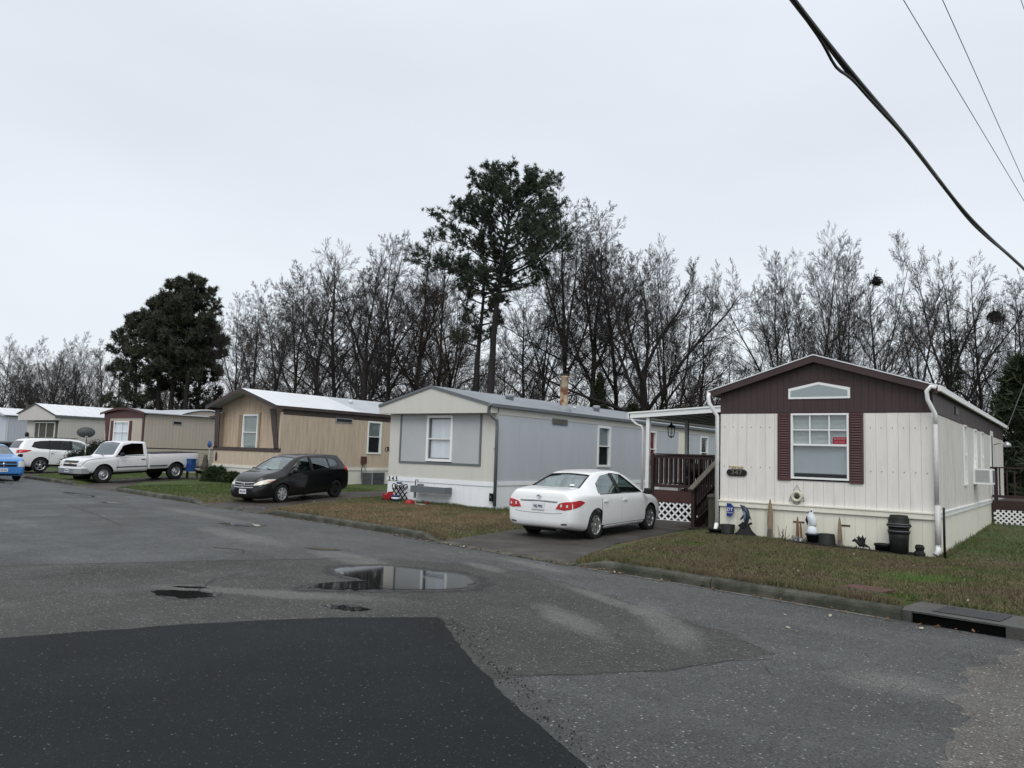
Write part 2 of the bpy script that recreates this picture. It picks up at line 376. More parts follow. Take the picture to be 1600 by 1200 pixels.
# ------------------------------------------------------------------ ground materials
def grass_mat(name, blade=False):
    m = bpy.data.materials.new(name); m.use_nodes = True; t = m.node_tree; b = t.nodes['Principled BSDF']
    b.inputs['Roughness'].default_value = .85; b.inputs['Specular IOR Level'].default_value = .2
    g = N(t, 'ShaderNodeNewGeometry')
    def noise(s, d=4, r=.6):
        n = N(t, 'ShaderNodeTexNoise'); n.inputs['Scale'].default_value = s; n.inputs['Detail'].default_value = d; n.inputs['Roughness'].default_value = r
        t.links.new(g.outputs['Position'], n.inputs[0]); return n.outputs[0]
    def mrange(i, a, b_, c=0, d=1):
        r = N(t, 'ShaderNodeMapRange'); r.inputs[1].default_value = a; r.inputs[2].default_value = b_; r.inputs[3].default_value = c; r.inputs[4].default_value = d
        t.links.new(i, r.inputs[0]); return r.outputs[0]
    def mixc(f, a, c):
        x = N(t, 'ShaderNodeMixRGB')
        t.links.new(f, x.inputs[0])
        for k, q in ((1, a), (2, c)):
            if isinstance(q, tuple): x.inputs[k].default_value = (*q, 1)
            else: t.links.new(q, x.inputs[k])
        return x.outputs[0]
    def mth_(a, b_):
        q_ = N(t, 'ShaderNodeMath', operation='MULTIPLY'); t.links.new(a, q_.inputs[0]); t.links.new(b_, q_.inputs[1]); return q_.outputs[0]
    s = 1.45 if blade else 1.15
    c = lambda r_, g_, b_: (r_ * s, g_ * s, b_ * s)
    base = mixc(mrange(noise(5, 5), .35, .65), c(.070, .078, .032), c(.125, .112, .062))
    base = mixc(mrange(noise(.55, 4), .47, .60), base, c(.098, .078, .050))      # reddish dead thatch
    base = mixc(mrange(noise(.9, 3), .56, .66), base, c(.060, .082, .024))       # greener patches
    # greener strip along the houses and far lots, green far right
    sp = N(t, 'ShaderNodeSeparateXYZ'); t.links.new(g.outputs['Position'], sp.inputs[0])
    gy = mrange(sp.outputs[1], 16.6, 18.8)
    base = mixc(mth_(gy, mrange(noise(1.3, 4), .35, .6, .35, .9)), base, c(.058, .086, .028))
    gx = mrange(sp.outputs[0], -21.5, -24.5, 0, .8)
    base = mixc(gx, base, c(.048, .078, .020))
    # straw-coloured lawn in front of the grey house
    def box(x0, x1, x2, x3):
        a = mrange(sp.outputs[0], x0, x1); b2 = mrange(sp.outputs[0], x2, x3, 1, 0)
        q = N(t, 'ShaderNodeMath', operation='MULTIPLY'); t.links.new(a, q.inputs[0]); t.links.new(b2, q.inputs[1]); return q.outputs[0]
    bx = box(-19.5, -18, -12.3, -10.8)
    dd = mrange(noise(.8, 3), .38, .52)
    q = N(t, 'ShaderNodeMath', operation='MULTIPLY'); t.links.new(bx, q.inputs[0]); t.links.new(dd, q.inputs[1])
    q2 = N(t, 'ShaderNodeMath', operation='MULTIPLY'); t.links.new(q.outputs[0], q2.inputs[0]); t.links.new(mrange(sp.outputs[1], 18.3, 17.2), q2.inputs[1])
    base = mixc(q2.outputs[0], base, c(.155, .115, .068))
    base = mixc(mrange(noise(38, 3, .8), .42, .68, 0, .6), base, c(.028, .026, .014))
    base = mixc(mrange(noise(60, 2, .8), .62, .75, 0, .5), base, c(.20, .17, .11))
    # one bright green weed patch
    vd = N(t, 'ShaderNodeVectorMath', operation='DISTANCE'); t.links.new(g.outputs['Position'], vd.inputs[0]); vd.inputs[1].default_value = (-2.05, 13.1, .12)
    nn = N(t, 'ShaderNodeMath', operation='ADD'); t.links.new(vd.outputs['Value'], nn.inputs[0]); t.links.new(mrange(noise(4), 0, 1, -.5, .5), nn.inputs[1])
    base = mixc(mrange(nn.outputs[0], .75, .15, 0, .8), base, c(.062, .115, .028))
    t.links.new(base, b.inputs['Base Color'])
    if not blade:
        bp = N(t, 'ShaderNodeBump'); bp.inputs['Strength'].default_value = .9; bp.inputs['Distance'].default_value = .03
        t.links.new(noise(45, 4, .7), bp.inputs['Height']); t.links.new(bp.outputs[0], b.inputs['Normal'])
    return m
M['lawn'] = grass_mat('lawn_turf'); M['blade'] = grass_mat('grass_blades', True)

def road_mat(name='worn_asphalt', c1=(.070, .0735, .074), c2=(.128, .132, .130), dens=.5, stone=(.36, .365, .35), zone=0):
    m = bpy.data.materials.new(name); m.use_nodes = True; t = m.node_tree; b = t.nodes['Principled BSDF']
    g = N(t, 'ShaderNodeNewGeometry'); P = g.outputs['Position']
    def noise(s, d=4, r=.6, v=None):
        n = N(t, 'ShaderNodeTexNoise'); n.inputs['Scale'].default_value = s; n.inputs['Detail'].default_value = d; n.inputs['Roughness'].default_value = r
        t.links.new(v or P, n.inputs[0]); return n.outputs[0]
    def mrange(i, a, b_, c=0, d=1):
        r = N(t, 'ShaderNodeMapRange'); r.inputs[1].default_value = a; r.inputs[2].default_value = b_; r.inputs[3].default_value = c; r.inputs[4].default_value = d
        t.links.new(i, r.inputs[0]); return r.outputs[0]
    def mixc(f, a, c):
        x = N(t, 'ShaderNodeMixRGB')
        if isinstance(f, float): x.inputs[0].default_value = f
        else: t.links.new(f, x.inputs[0])
        for k, q in ((1, a), (2, c)):
            if isinstance(q, tuple): x.inputs[k].default_value = (*q, 1)
            else: t.links.new(q, x.inputs[k])
        return x.outputs[0]
    def mth(op, a, c):
        x = N(t, 'ShaderNodeMath', operation=op)
        for k, q in ((0, a), (1, c)):
            if isinstance(q, (int, float)): x.inputs[k].default_value = q
            else: t.links.new(q, x.inputs[k])
        return x.outputs[0]
    def blob(cx, cy, rx, ry, rot, edge=.35, amp=.9, ns=1.4):
        mp = N(t, 'ShaderNodeMapping', vector_type='TEXTURE'); mp.inputs['Location'].default_value = (cx, cy, 0); mp.inputs['Rotation'].default_value = (0, 0, rot); mp.inputs['Scale'].default_value = (rx, ry, 1)
        t.links.new(P, mp.inputs[0]); ln = N(t, 'ShaderNodeVectorMath', operation='LENGTH'); t.links.new(mp.outputs[0], ln.inputs[0])
        v = mth('ADD', ln.outputs['Value'], mrange(noise(ns, 5, .65), 0, 1, -amp, amp))
        return mrange(v, 1 + edge, 1 - edge)
    base = mixc(mrange(noise(.35, 5), .35, .65), c1, c2)
    mpy = N(t, 'ShaderNodeMapping'); mpy.inputs['Scale'].default_value = (.12, 1.1, 1); mpy.inputs['Rotation'].default_value = (0, 0, .14); t.links.new(P, mpy.inputs[0])
    base = mixc(mrange(noise(1.0, 4, .6, mpy.outputs[0]), .5, .72, 0, .5), base, tuple(x * 1.35 for x in c2))   # paler streaks along the street
    base = mixc(mrange(noise(.9, 4), .56, .70, 0, .45), base, tuple(x * .75 for x in c1))
    base = mixc(mrange(noise(7, 6, .75), .38, .68, 0, .5), base, tuple(x * .6 for x in c1))
    base = mixc(mrange(noise(11, 5, .8), .54, .72, 0, .45), base, tuple(x * 1.5 for x in c2))
    coarse = mrange(noise(.3, 3), .4, .6)
    for a in ((-3.75, 7.9, 1.0, .22, -.9), (-4.9, 8.65, .9, .14, -.5), (-4.5, 7.2, .8, .2, -.6), (-7.2, 10.4, .8, .16, -.35), (-9.4, 8.6, 1.5, .3, -.25), (-13.5, 9.2, 1.8, .3, -.2), (-8.0, 5.9, 1.3, .22, .5), (-18, 11.2, 2.5, .25, -.15), (-7.6, 9.6, .5, .16, -.4), (-1.3, 7.1, .45, .3, .2)):
        base = mixc(mth('MULTIPLY', blob(*a), .6), base, (.23, .228, .21))
    # aggregate
    v = N(t, 'ShaderNodeTexVoronoi'); v.inputs['Scale'].default_value = 50; t.links.new(P, v.inputs['Vector'])
    st = mrange(v.outputs['Distance'], .50, .22)
    vc = N(t, 'ShaderNodeSeparateColor'); t.links.new(v.outputs['Color'], vc.inputs[0])
    pick = mrange(vc.outputs[0], 1 - dens, 1.0)
    stn = mth('MULTIPLY', mth('MULTIPLY', st, pick), mth('ADD', mth('MULTIPLY', coarse, .3), .7))
    base = mixc(stn, base, stone)
    v3 = N(t, 'ShaderNodeTexVoronoi'); v3.inputs['Scale'].default_value = 31; t.links.new(P, v3.inputs['Vector']); vc3 = N(t, 'ShaderNodeSeparateColor'); t.links.new(v3.outputs['Color'], vc3.inputs[0])
    base = mixc(mth('MULTIPLY', mrange(v3.outputs['Distance'], .36, .2), mrange(vc3.outputs[0], .84 if dens < .7 else .74, .95)), base, tuple(x * 1.35 for x in stone))
    base = mixc(mth('MULTIPLY', mth('MULTIPLY', st, mrange(vc.outputs[1], .45, .75)), .85), base, (.014, .015, .015))
    v2 = N(t, 'ShaderNodeTexVoronoi'); v2.inputs['Scale'].default_value = 18; t.links.new(P, v2.inputs['Vector'])
    vc2 = N(t, 'ShaderNodeSeparateColor'); t.links.new(v2.outputs['Color'], vc2.inputs[0])
    base = mixc(mth('MULTIPLY', mrange(v2.outputs['Distance'], .17, .10), mrange(vc2.outputs[0], .90, .93)), base, (.36, .35, .33))
    fn = noise(60, 4, .85); base = mixc(mrange(fn, .42, .58, 0, .7), base, (.024, .025, .025))
    t.links.new(base, b.inputs['Base Color'])
    t.links.new(mrange(noise(.8, 4), .35, .65, .5, .8), b.inputs['Roughness'])
    bp = N(t, 'ShaderNodeBump'); bp.inputs['Strength'].default_value = .9; bp.inputs['Distance'].default_value = .012; b.inputs['Specular IOR Level'].default_value = .35
    t.links.new(mth('ADD', st, fn), bp.inputs['Height']); t.links.new(bp.outputs[0], b.inputs['Normal'])
    return m
M['road'] = road_mat()
M['coarse'] = road_mat('coarse_old_asphalt', (.034, .034, .029), (.066, .065, .056), .9, (.33, .32, .285))
M['gravel'] = road_mat('gravelly_shoulder', (.12, .112, .097), (.215, .203, .178), .95, (.50, .47, .42))
def patch_mat():
    m = mat('fresh_asphalt_patch', (.0135, .0158, .0172), .75, spec=.15, var=.4, vscale=.7, bump=.8, bscale=90)
    t = m.node_tree; b = t.nodes['Principled BSDF']; g = N(t, 'ShaderNodeNewGeometry')
    src = b.inputs['Base Color'].links[0].from_socket
    for sc_, lo, c_, k in ((38, .62, (.075, .075, .072), .7), (33, .90, (.17, .165, .15), .9), (30, .98, (.30, .29, .26), 1.)):
        v = N(t, 'ShaderNodeTexVoronoi'); v.inputs['Scale'].default_value = sc_; t.links.new(g.outputs['Position'], v.inputs['Vector'])
        s2 = N(t, 'ShaderNodeSeparateColor'); t.links.new(v.outputs['Color'], s2.inputs[0])
        r1 = N(t, 'ShaderNodeMapRange'); r1.inputs[1].default_value = .28; r1.inputs[2].default_value = .12; t.links.new(v.outputs['Distance'], r1.inputs[0])
        r2 = N(t, 'ShaderNodeMapRange'); r2.inputs[1].default_value = lo; r2.inputs[2].default_value = lo + .03; r2.inputs[4].default_value = k; t.links.new(s2.outputs[0], r2.inputs[0])
        q = N(t, 'ShaderNodeMath', operation='MULTIPLY'); t.links.new(r1.outputs[0], q.inputs[0]); t.links.new(r2.outputs[0], q.inputs[1])
        x = N(t, 'ShaderNodeMixRGB'); t.links.new(q.outputs[0], x.inputs[0]); t.links.new(src, x.inputs[1]); x.inputs[2].default_value = (*c_, 1); src = x.outputs[0]
    t.links.new(src, b.inputs['Base Color']); return m
M['patch'] = patch_mat()
M['drive'] = mat('damp_driveway_concrete', (.072, .064, .057), .6, spec=.2, var=.4, vscale=1.3, dirt=(.036, .032, .029), dscale=1.1, dlo=.38, dhi=.58, bump=.3, bscale=70)

# ------------------------------------------------------------------ ground, road, kerb, lawns
o = struct(MB().add([(-420, -160, -.06), (300, -160, -.06), (300, 420, -.06), (-420, 420, -.06)], [(0, 1, 2, 3)]).build('ground', 'soil'))
def road_mesh():
    b = MB(); xs = [-200, -120, -90] + [-60 + 2 * i for i in range(50)] + [60]
    vs = []
    for x in xs: vs += [(x, -70, 0), (x, kerbY(x) + .05, 0)]
    return b.add(vs, [(2 * i, 2 * i + 2, 2 * i + 3, 2 * i + 1) for i in range(len(xs) - 1)])
road = struct(road_mesh().build('road', 'road'))
# asphalt patch with a ragged edge, 6 mm above
def ragged(poly, step, amp, seed=1):
    out = []; r = random.Random(seed)
    for (a, b) in zip(poly, poly[1:] + poly[:1]):
        L = math.hypot(b[0] - a[0], b[1] - a[1]); n = max(1, int(L / step)); nx, ny = -(b[1] - a[1]) / L, (b[0] - a[0]) / L
        for i in range(n):
            t = i / n; x = a[0] + (b[0] - a[0]) * t; y = a[1] + (b[1] - a[1]) * t
            k = amp * (mnoise.noise(Vector((x * 3, y * 3, seed))) * 1.4 + r.uniform(-.5, .5)) if i else 0
            out.append((x + nx * k, y + ny * k))
    return out
pp = ragged([(-8.9, .6), (-7.72, 2.9), (-7.11, 4.35), (-6.4, 5.5), (-5.62, 6.32), (-5.45, 6.22), (-4.6, 5.5), (-3.4, 4.62), (-2.3, 3.92), (-.6, 2.6), (.8, .6), (1, -6), (-10, -6)], .09, .022, 3)
b = MB(); b.prism(pp, 'z', -.004, .007); struct(b.build('asphalt_patch', 'patch'))

pp = ragged([(-2.37, 7.39), (-3.03, 7.96), (-4.35, 8.52), (-5.73, 9.28), (-6.97, 9.8), (-8.29, 9.6), (-9.6, 8.9), (-11.0, 6.6), (-12.14, 4.5), (-13, 2.2), (-7.6, .5), (-5.6, 3.0), (-3.75, 5.01), (-3.37, 5.49), (-2.85, 6.17), (-2.63, 6.74)], .10, .05, 5)
b = MB(); b.prism(pp, 'z', -.004, .0022); struct(b.build('coarse_asphalt', 'coarse'))
pp = ragged([(-.50, 9.66), (-.73, 8.73), (-.9, 8.01), (-.86, 7.15), (-.78, 6.7), (-.76, 6.02), (-.72, 5.0), (-.2, 1.5), (6, -3), (9, 5.5), (5, 8.9)], .08, .09, 6)
b = MB(); b.prism(pp, 'z', -.004, .0026); struct(b.build('gravel_shoulder', 'gravel'))
# driveways
for D in DW:
    b = MB(); d0, d1 = D[0][0], D[-1][0]; nd = int((d1 - d0) / .25); nx = 16; vs = []
    for i in range(nd + 1):
        d = d0 + (d1 - d0) * i / nd; l, r, z = dwp(D, d)
        for j in range(nx + 1):
            x = l + (r - l) * j / nx; y = kerbY(x) + d
            e = .03 * mnoise.noise(Vector((x * 2, y * 2, 0))) if j in (0, nx) else 0
            vs.append((x + e, y, dwp(D, d)[2] + .008))
    b.add(vs, [(i * (nx + 1) + j, i * (nx + 1) + j + 1, (i + 1) * (nx + 1) + j + 1, (i + 1) * (nx + 1) + j) for i in range(nd) for j in range(nx)])
    struct(b.build('driveway', 'drive'))
# lawn sheet
def axis_pts(segs):
    out = []
    for a, b_, s in segs:
        n = max(1, int(round((b_ - a) / s))); out += [a + (b_ - a) * i / n for i in range(n)]
    return out + [segs[-1][1]]
xs = axis_pts([(-160, -60, 5), (-60, -34, .5), (-34, 3, .16), (3, 40, 2), (40, 120, 10)]); ds = axis_pts([(.16, 7, .16), (7, 20, .6), (20, 60, 4), (60, 200, 20)])
vs = []
for x in xs:
    ky = kerbY(x)
    for d in ds:
        y = ky + d; e = inside_dw(x, y); z = G(x, y) + .012 * mnoise.noise(Vector((x * 1.3, y * 1.3, 0))) * sst(e / .5 if e > 0 else 0)
        if e < -.14: z -= .06
        if -1.95 < x < -.45 and d < .9: z -= .06
        if x > -.45 and d < .5: z = max(-.01, z * sst((d - .16) / .34)); y -= .22 * (1 - sst((d - .16) / .34))
        vs.append((x, y, z))
nd = len(ds)
b = MB(); b.add(vs, [(i * nd + j, (i + 1) * nd + j, (i + 1) * nd + j + 1, i * nd + j + 1) for i in range(len(xs) - 1) for j in range(nd - 1)], smooth=True)
lawn = struct(b.build('lawn', 'lawn'))
# grass blades: one uncountable mass
rg = np.random.default_rng(3)
def blades(regions, name):
    P = []
    for x0, x1, d0, d1, n in regions:
        x = rg.uniform(x0, x1, n); d = d0 + (d1 - d0) * rg.uniform(0, 1, n) ** 1.0
        P.append(np.stack([x, d], 1))
    P = np.concatenate(P); gx, gd = np.arange(-44, 4, .1), np.arange(0, 30, .2)
    GZ = np.array([[G(x, kerbY(x) + d) for d in gd] for x in gx]); GE = np.array([[inside_dw(x, kerbY(x) + d) for d in gd] for x in gx])
    fx, fd = (P[:, 0] + 44) / .1, P[:, 1] / .2; ix = np.clip(fx.astype(int), 0, len(gx) - 2); iy = np.clip(fd.astype(int), 0, len(gd) - 2); tx, ty = fx - ix, fd - iy
    bl = lambda A: (A[ix, iy] * (1 - tx) + A[ix + 1, iy] * tx) * (1 - ty) + (A[ix, iy + 1] * (1 - tx) + A[ix + 1, iy + 1] * tx) * ty
    Z, Ed = bl(GZ), bl(GE); X_ = P[:, 0]; Y_ = np.interp(X_, [k[0] for k in KX], [k[1] for k in KX]) + P[:, 1]
    ok = (Ed > .03) & ~((Y_ > 16.72) & (X_ > -6.65) & (X_ < -2.35)) & ~((Y_ > 18.6) & (X_ > -19.1) & (X_ < -14.4)) & ~((X_ > -1.85) & (X_ < -.5) & (P[:, 1] < .85)) & ~((abs(X_ + 2.4) < .31) & (abs(Y_ - 11.25 + .27 * (X_ + 2.4)) < .2))
    P = np.stack([X_, Y_], 1)[ok]; Z = Z[ok]; n = len(P)
    a = rg.uniform(0, 2 * PI, n); wd = rg.uniform(.006, .014, n); h = rg.uniform(.018, .06, n)
    cl = np.array([mnoise.noise(Vector((p[0] * .9, p[1] * .9, 4.))) for p in P]); h *= (1 + .8 * np.clip(cl, -.5, 1))
    nr_ = ((abs(P[:, 1] - 18.45) < .14) & (P[:, 0] > -19.1) & (P[:, 0] < -14.3)) | ((abs(P[:, 0] + 2.28) < .1) & (P[:, 1] > 16.7)) | ((abs(P[:, 1] - 16.25) < .1) & (P[:, 0] > -6.8) & (P[:, 0] < -2.2)) | ((abs(P[:, 0] + 14.36) < .1) & (P[:, 1] > 18.5)); h *= np.where(nr_, np.where(P[:, 1] < 16.6, 1.0, 2.2), 1.0); kb_ = abs(P[:, 1] - np.interp(P[:, 0], [k[0] for k in KX], [k[1] for k in KX]) - .22) < .07; h *= np.where(kb_, 1.7, 1.0)
    ln = rg.normal(0, .022, (n, 2))
    V = np.zeros((n, 3, 3)); V[:, 0, 0] = P[:, 0] - np.cos(a) * wd; V[:, 0, 1] = P[:, 1] - np.sin(a) * wd; V[:, 0, 2] = Z - .005
    V[:, 1, 0] = P[:, 0] + np.cos(a) * wd; V[:, 1, 1] = P[:, 1] + np.sin(a) * wd; V[:, 1, 2] = Z - .005
    V[:, 2, 0] = P[:, 0] + ln[:, 0]; V[:, 2, 1] = P[:, 1] + ln[:, 1]; V[:, 2, 2] = Z + h
    me = tri_mesh(name, V.reshape(-1, 3)); me.materials.append(M['blade'])
    o = bpy.data.objects.new(name, me); col.objects.link(o); o['kind'] = 'stuff'; return o
def tri_mesh(name, V):
    n = len(V); me = bpy.data.meshes.new(name); me.vertices.add(n); me.vertices.foreach_set('co', V.astype(np.float32).ravel())
    me.loops.add(n); me.loops.foreach_set('vertex_index', np.arange(n, dtype=np.int32))
    me.polygons.add(n // 3); me.polygons.foreach_set('loop_start', np.arange(0, n, 3, dtype=np.int32)); me.update(calc_edges=True); return me
gb = blades([(-7.2, 2.6, .17, 6.0, 170000), (-20.5, -10.2, .17, 7.0, 100000), (-2.6, 3, 5.5, 12, 26000), (-2.4, 3, 12, 28, 16000), (-7.8, -6.5, 6, 9, 3000), (-29.5, -21, .2, 9, 34000), (-43, -32.5, .2, 6, 9000), (-.6, 3, 0.02, .4, 3500), (-7.8, -.6, .15, .35, 8000), (-19.2, -14.2, 5.9, 6.4, 5000), (-7, -2.1, 5.4, 6.3, 7000), (-20.5, -10.2, .15, .35, 4000)], 'grass')
tag(gb, 'short winter grass, part dead and brown, on the front lawns', 'grass')
# fallen leaves and grit as stuff
def litter(name, n, regions, size, mt, up=.012):
    V = []
    for x0, x1, d0, d1, k in regions:
        for _ in range(k):
            x = rnd.uniform(x0, x1); d = rnd.uniform(d0, d1); y = kerbY(x) + d
            z = G(x, y) if d > .16 else 0
            if d > .16 and inside_dw(x, y) < 0: z += .01
            s = size * rnd.uniform(.5, 1.3); a = rnd.uniform(0, 6.3); tl = rnd.uniform(.0, .5)
            c = Vector((x, y, z + up * rnd.uniform(.3, 1.2)))
            u = Vector((math.cos(a), math.sin(a), tl)) * s; w_ = Vector((-math.sin(a), math.cos(a), rnd.uniform(-.3, .3))) * s * .6
            V += [c - u, c + w_, c + u, c - u, c + u, c - w_]
    me = tri_mesh(name, np.array([tuple(v) for v in V])); me.materials.append(M[mt]); o = bpy.data.objects.new(name, me); col.objects.link(o); o['kind'] = 'stuff'; return o
tag(litter('leaf_litter', 0, [(-7, 2.5, .3, 6, 900), (-20, -10.5, .3, 6, 700), (-12, -7, -.14, -.02, 160), (-8, -1, -.16, -.02, 150), (-20, -11, -.14, -.02, 120)], .026, 'leafbrown', .03), 'brown fallen leaves scattered over the grass and gutter', 'leaves')
tag(litter('pale_leaf_litter', 0, [(-7, 2.5, .3, 6, 90), (-20, -10.5, .3, 6, 110), (-28, -22, .5, 5, 50), (-12, -5, -.12, -.02, 40), (-9, -1, -3, -.3, 14)], .03, 'leafpale', .03), 'pale fallen leaves and scraps dotted over the grass', 'leaves')

# kerb: cast stones end to end, rounded nose, ends ramped down at driveways
kerb = thing('kerb', 'kerb', 'kerb'); del kerb['label']; del kerb['category']; struct(kerb)
def kerb_stone(x0, x1, dropL=0, dropR=0):
    n = max(2, int(abs(x1 - x0) / .25)); b = MB(); vs = []
    prof = [(-.02, -.05), (-.01, .085), (.005, .118), (.03, .136), (.17, .142), (.18, -.05)]
    for i in range(n + 1):
        x = x0 + (x1 - x0) * i / n; y = kerbY(x); k = 1
        if dropL: k = min(k, .12 + .88 * sst((x - x0) / dropL))
        if dropR: k = min(k, .12 + .88 * sst((x1 - x) / dropR))
        j = .006 * mnoise.noise(Vector((x * 1.7, 3, 1)))
        for dy, z in prof: vs.append((x, y + dy + j, z * k if z > 0 else z))
    m = len(prof)
    b.add(vs, [(i * m + j, (i + 1) * m + j, (i + 1) * m + (j + 1) % m, i * m + (j + 1) % m) for i in range(n) for j in range(m)] + [tuple(range(m))[::-1], tuple(range(n * m, n * m + m))], smooth=False)
    return fix_normals(b.build('kerb_stone', 'concrete', kerb))
def kerb_run(a, b_, dl=.7, dr=.7, L=3.05):
    n = max(1, round((b_ - a) / L)); s = (b_ - a) / n
    for i in range(n): kerb_stone(a + s * i + .006, a + s * (i + 1) - .006, dl if i == 0 else 0, dr if i == n - 1 else 0)
kerb_run(-6.75, -1.78, .55, 0); kerb_run(-17.7, -10.35); kerb_run(-28.6, -21.2); kerb_run(-39.5, -32.6); kerb_run(-52, -43.2, 0, .7); kerb_run(-58, -52, 0, 0)
# kerb apron strips along the driveway mouths (low lip with cracks)
for D in DW[:3]:
    l, r, z = dwp(D, 0); n = 3
    for i in range(n):
        a = l + (r - l) * i / n + .01; c = l + (r - l) * (i + 1) / n - .01
        b = MB(); ya, yc = kerbY(a), kerbY(c)
        b.add([(a, ya - .10, .006), (c, yc - .10, .006), (c, yc - .02, .022), (a, ya - .02, .022), (c, yc + .16, .026), (a, ya + .16, .026), (a, ya - .1, -.02), (c, yc - .1, -.02), (a, ya + .16, -.02), (c, yc + .16, -.02)],
              [(0, 1, 2, 3), (3, 2, 4, 5), (6, 7, 1, 0), (8, 5, 4, 9), (0, 3, 5, 8, 6), (1, 7, 9, 4, 2)])
        fix_normals(b.build('apron_stone', 'concrete', kerb))
# gutter pan strip, pale line at the kerb foot
def strip(pts, wd, z, name, m, parent=None, seed=0, amp=.3):
    b = MB(); vs = []; n = len(pts)
    for i, p in enumerate(pts):
        q = pts[min(i + 1, n - 1)]; o_ = pts[max(i - 1, 0)]; dx, dy = q[0] - o_[0], q[1] - o_[1]; L = math.hypot(dx, dy) or 1
        k = wd / 2 * (1 + amp * mnoise.noise(Vector((p[0] * 2, p[1] * 2, seed))) * 2) * (0.15 if i in (0, n - 1) else 1)
        vs += [(p[0] - dy / L * k, p[1] + dx / L * k, z), (p[0] + dy / L * k, p[1] - dx / L * k, z)]
    b.add(vs, [(2 * i + 1, 2 * i + 3, 2 * i + 2, 2 * i) for i in range(n - 1)])
    return b.build(name, m, parent)
for a, c in ((-6.6, -1.8), (-17.6, -10.4), (-28.5, -21.3)):
    n = int((c - a) / .25); strip([(a + (c - a) * i / n, kerbY(a + (c - a) * i / n) - .055) for i in range(n + 1)], .07, .004, 'gutter_strip', 'concretelight', road, 2)
# cracks / seams in the asphalt
M['crack'] = mat('crack_filler', (.012, .012, .012), .6)
def crack(pts, wd, seed):
    out = []
    for a, c in zip(pts, pts[1:]):
        L = math.hypot(c[0] - a[0], c[1] - a[1]); n = max(2, int(L / .09))
        for i in range(n):
            t = i / n; x = a[0] + (c[0] - a[0]) * t; y = a[1] + (c[1] - a[1]) * t; k = .03 * mnoise.noise(Vector((x * 5, y * 5, seed)))
            out.append((x + k, y + k))
    out.append(pts[-1]); return strip(out, wd, .004, 'crack', 'crack', road, seed, .45)
crack([(-8.62, 5.35), (-9.3, 6.0), (-9.6, 6.9)], .02, 2)
crack([(-3.8, 5.07), (-3.38, 5.51), (-2.86, 6.19), (-2.64, 6.79), (-2.28, 7.23)], .009, 3)
crack([(-12.6, 3.6), (-12.14, 4.5), (-10.99, 6.48), (-9.63, 8.82)], .018, 5)
crack([(-12.2, 7.8), (-11.6, 8.0), (-11.3, 7.8)], .035, 6)
crack([(-23, 10.0), (-19.5, 9.2), (-16.6, 8.4)], .025, 7)
crack([(-2.35, 6.9), (-2.1, 6.6)], .012, 8)
V = []
for _ in range(420):       # loose crumbs of asphalt along the ragged edge of the patch
    t_ = rnd.random(); x = -5.5 + 3.3 * t_ + rnd.gauss(0, .07) + .03; y = 6.3 - 2.42 * t_ + rnd.gauss(0, .07) + .02; s_ = rnd.uniform(.004, .013); q = [Vector((x + rnd.uniform(-1, 1) * s_, y + rnd.uniform(-1, 1) * s_, .007 + (s_ if k == 3 else 0))) for k in range(4)]; V += [q[0], q[1], q[3], q[1], q[2], q[3], q[2], q[0], q[3]]
me = tri_mesh('asphalt_crumbs', np.array([tuple(v) for v in V])); me.materials.append(M['patch']); o = bpy.data.objects.new('asphalt_crumbs', me); col.objects.link(o); o['kind'] = 'stuff'; tag(o, 'loose dark crumbs along the ragged edge of the asphalt patch', 'grit')
# puddles
def puddle(pts, seed, wet=.18, dz=.006, inner=.05):
    cx = sum(p[0] for p in pts) / len(pts); cy = sum(p[1] for p in pts) / len(pts)
    def smoothpoly(k, amp, sd):
        out = []; n = len(pts)
        for i in range(n):
            p0, p1, p2, p3 = [Vector(pts[(i + j) % n]) for j in (-1, 0, 1, 2)]
            for t in [k_ / 14 for k_ in range(14)]:
                q = .5 * ((2 * p1) + (p2 - p0) * t + (2 * p0 - 5 * p1 + 4 * p2 - p3) * t * t + (3 * p1 - p0 - 3 * p2 + p3) * t ** 3)
                dv = Vector((q.x - cx, q.y - cy)); L = dv.length or 1
                nz_ = mnoise.noise(Vector((q.x * 3.5, q.y * 3.5, sd))) * amp + mnoise.noise(Vector((q.x * 11, q.y * 11, sd))) * amp * .8 + mnoise.noise(Vector((q.x * 30, q.y * 30, sd))) * amp * .5
                q = Vector((q.x, q.y)) + dv / L * (k + nz_); out.append((q.x, q.y))
        return out
    def sheet(ko, ki, z, name, m, parent, sd, a1, a2):
        O = smoothpoly(ko, a1, sd); I = smoothpoly(ki, a2, sd); n = len(O); b = MB(); b.add([(x, y, z) for x, y in O + I], [(i, (i + 1) % n, n + (i + 1) % n, n + i) for i in range(n)] + [tuple(range(n, 2 * n))])
        o = b.build(name, m, parent); at = o.data.attributes.new('depth', 'FLOAT', 'POINT'); at.data.foreach_set('value', [0.] * n + [1.] * n); return o
    sheet(wet * 1.6, -.02, dz * .8, 'wet_patch', 'wet', road, seed + 9, .12, .05)
    o = sheet(.06, min(-.03, -inner), dz + .003, 'puddle', 'water', None, seed, .10, .05); struct(o); return o
puddle([(-7.92, 6.42), (-8.1, 6.85), (-7.9, 7.3), (-8.55, 7.45), (-8.95, 7.75), (-8.75, 8.45), (-8.1, 8.62), (-7.35, 8.75), (-6.75, 8.35), (-6.6, 7.75), (-7.1, 7.15), (-7.45, 6.75)], 1, .2, inner=.15)
puddle([(-8.98, 5.0), (-8.7, 5.3), (-8.42, 5.42), (-8.2, 5.3), (-8.26, 5.05), (-8.5, 4.93)], 2, .06); puddle([(-9.15, 5.3), (-8.95, 5.5), (-8.75, 5.55), (-8.95, 5.38)], 12, .03)
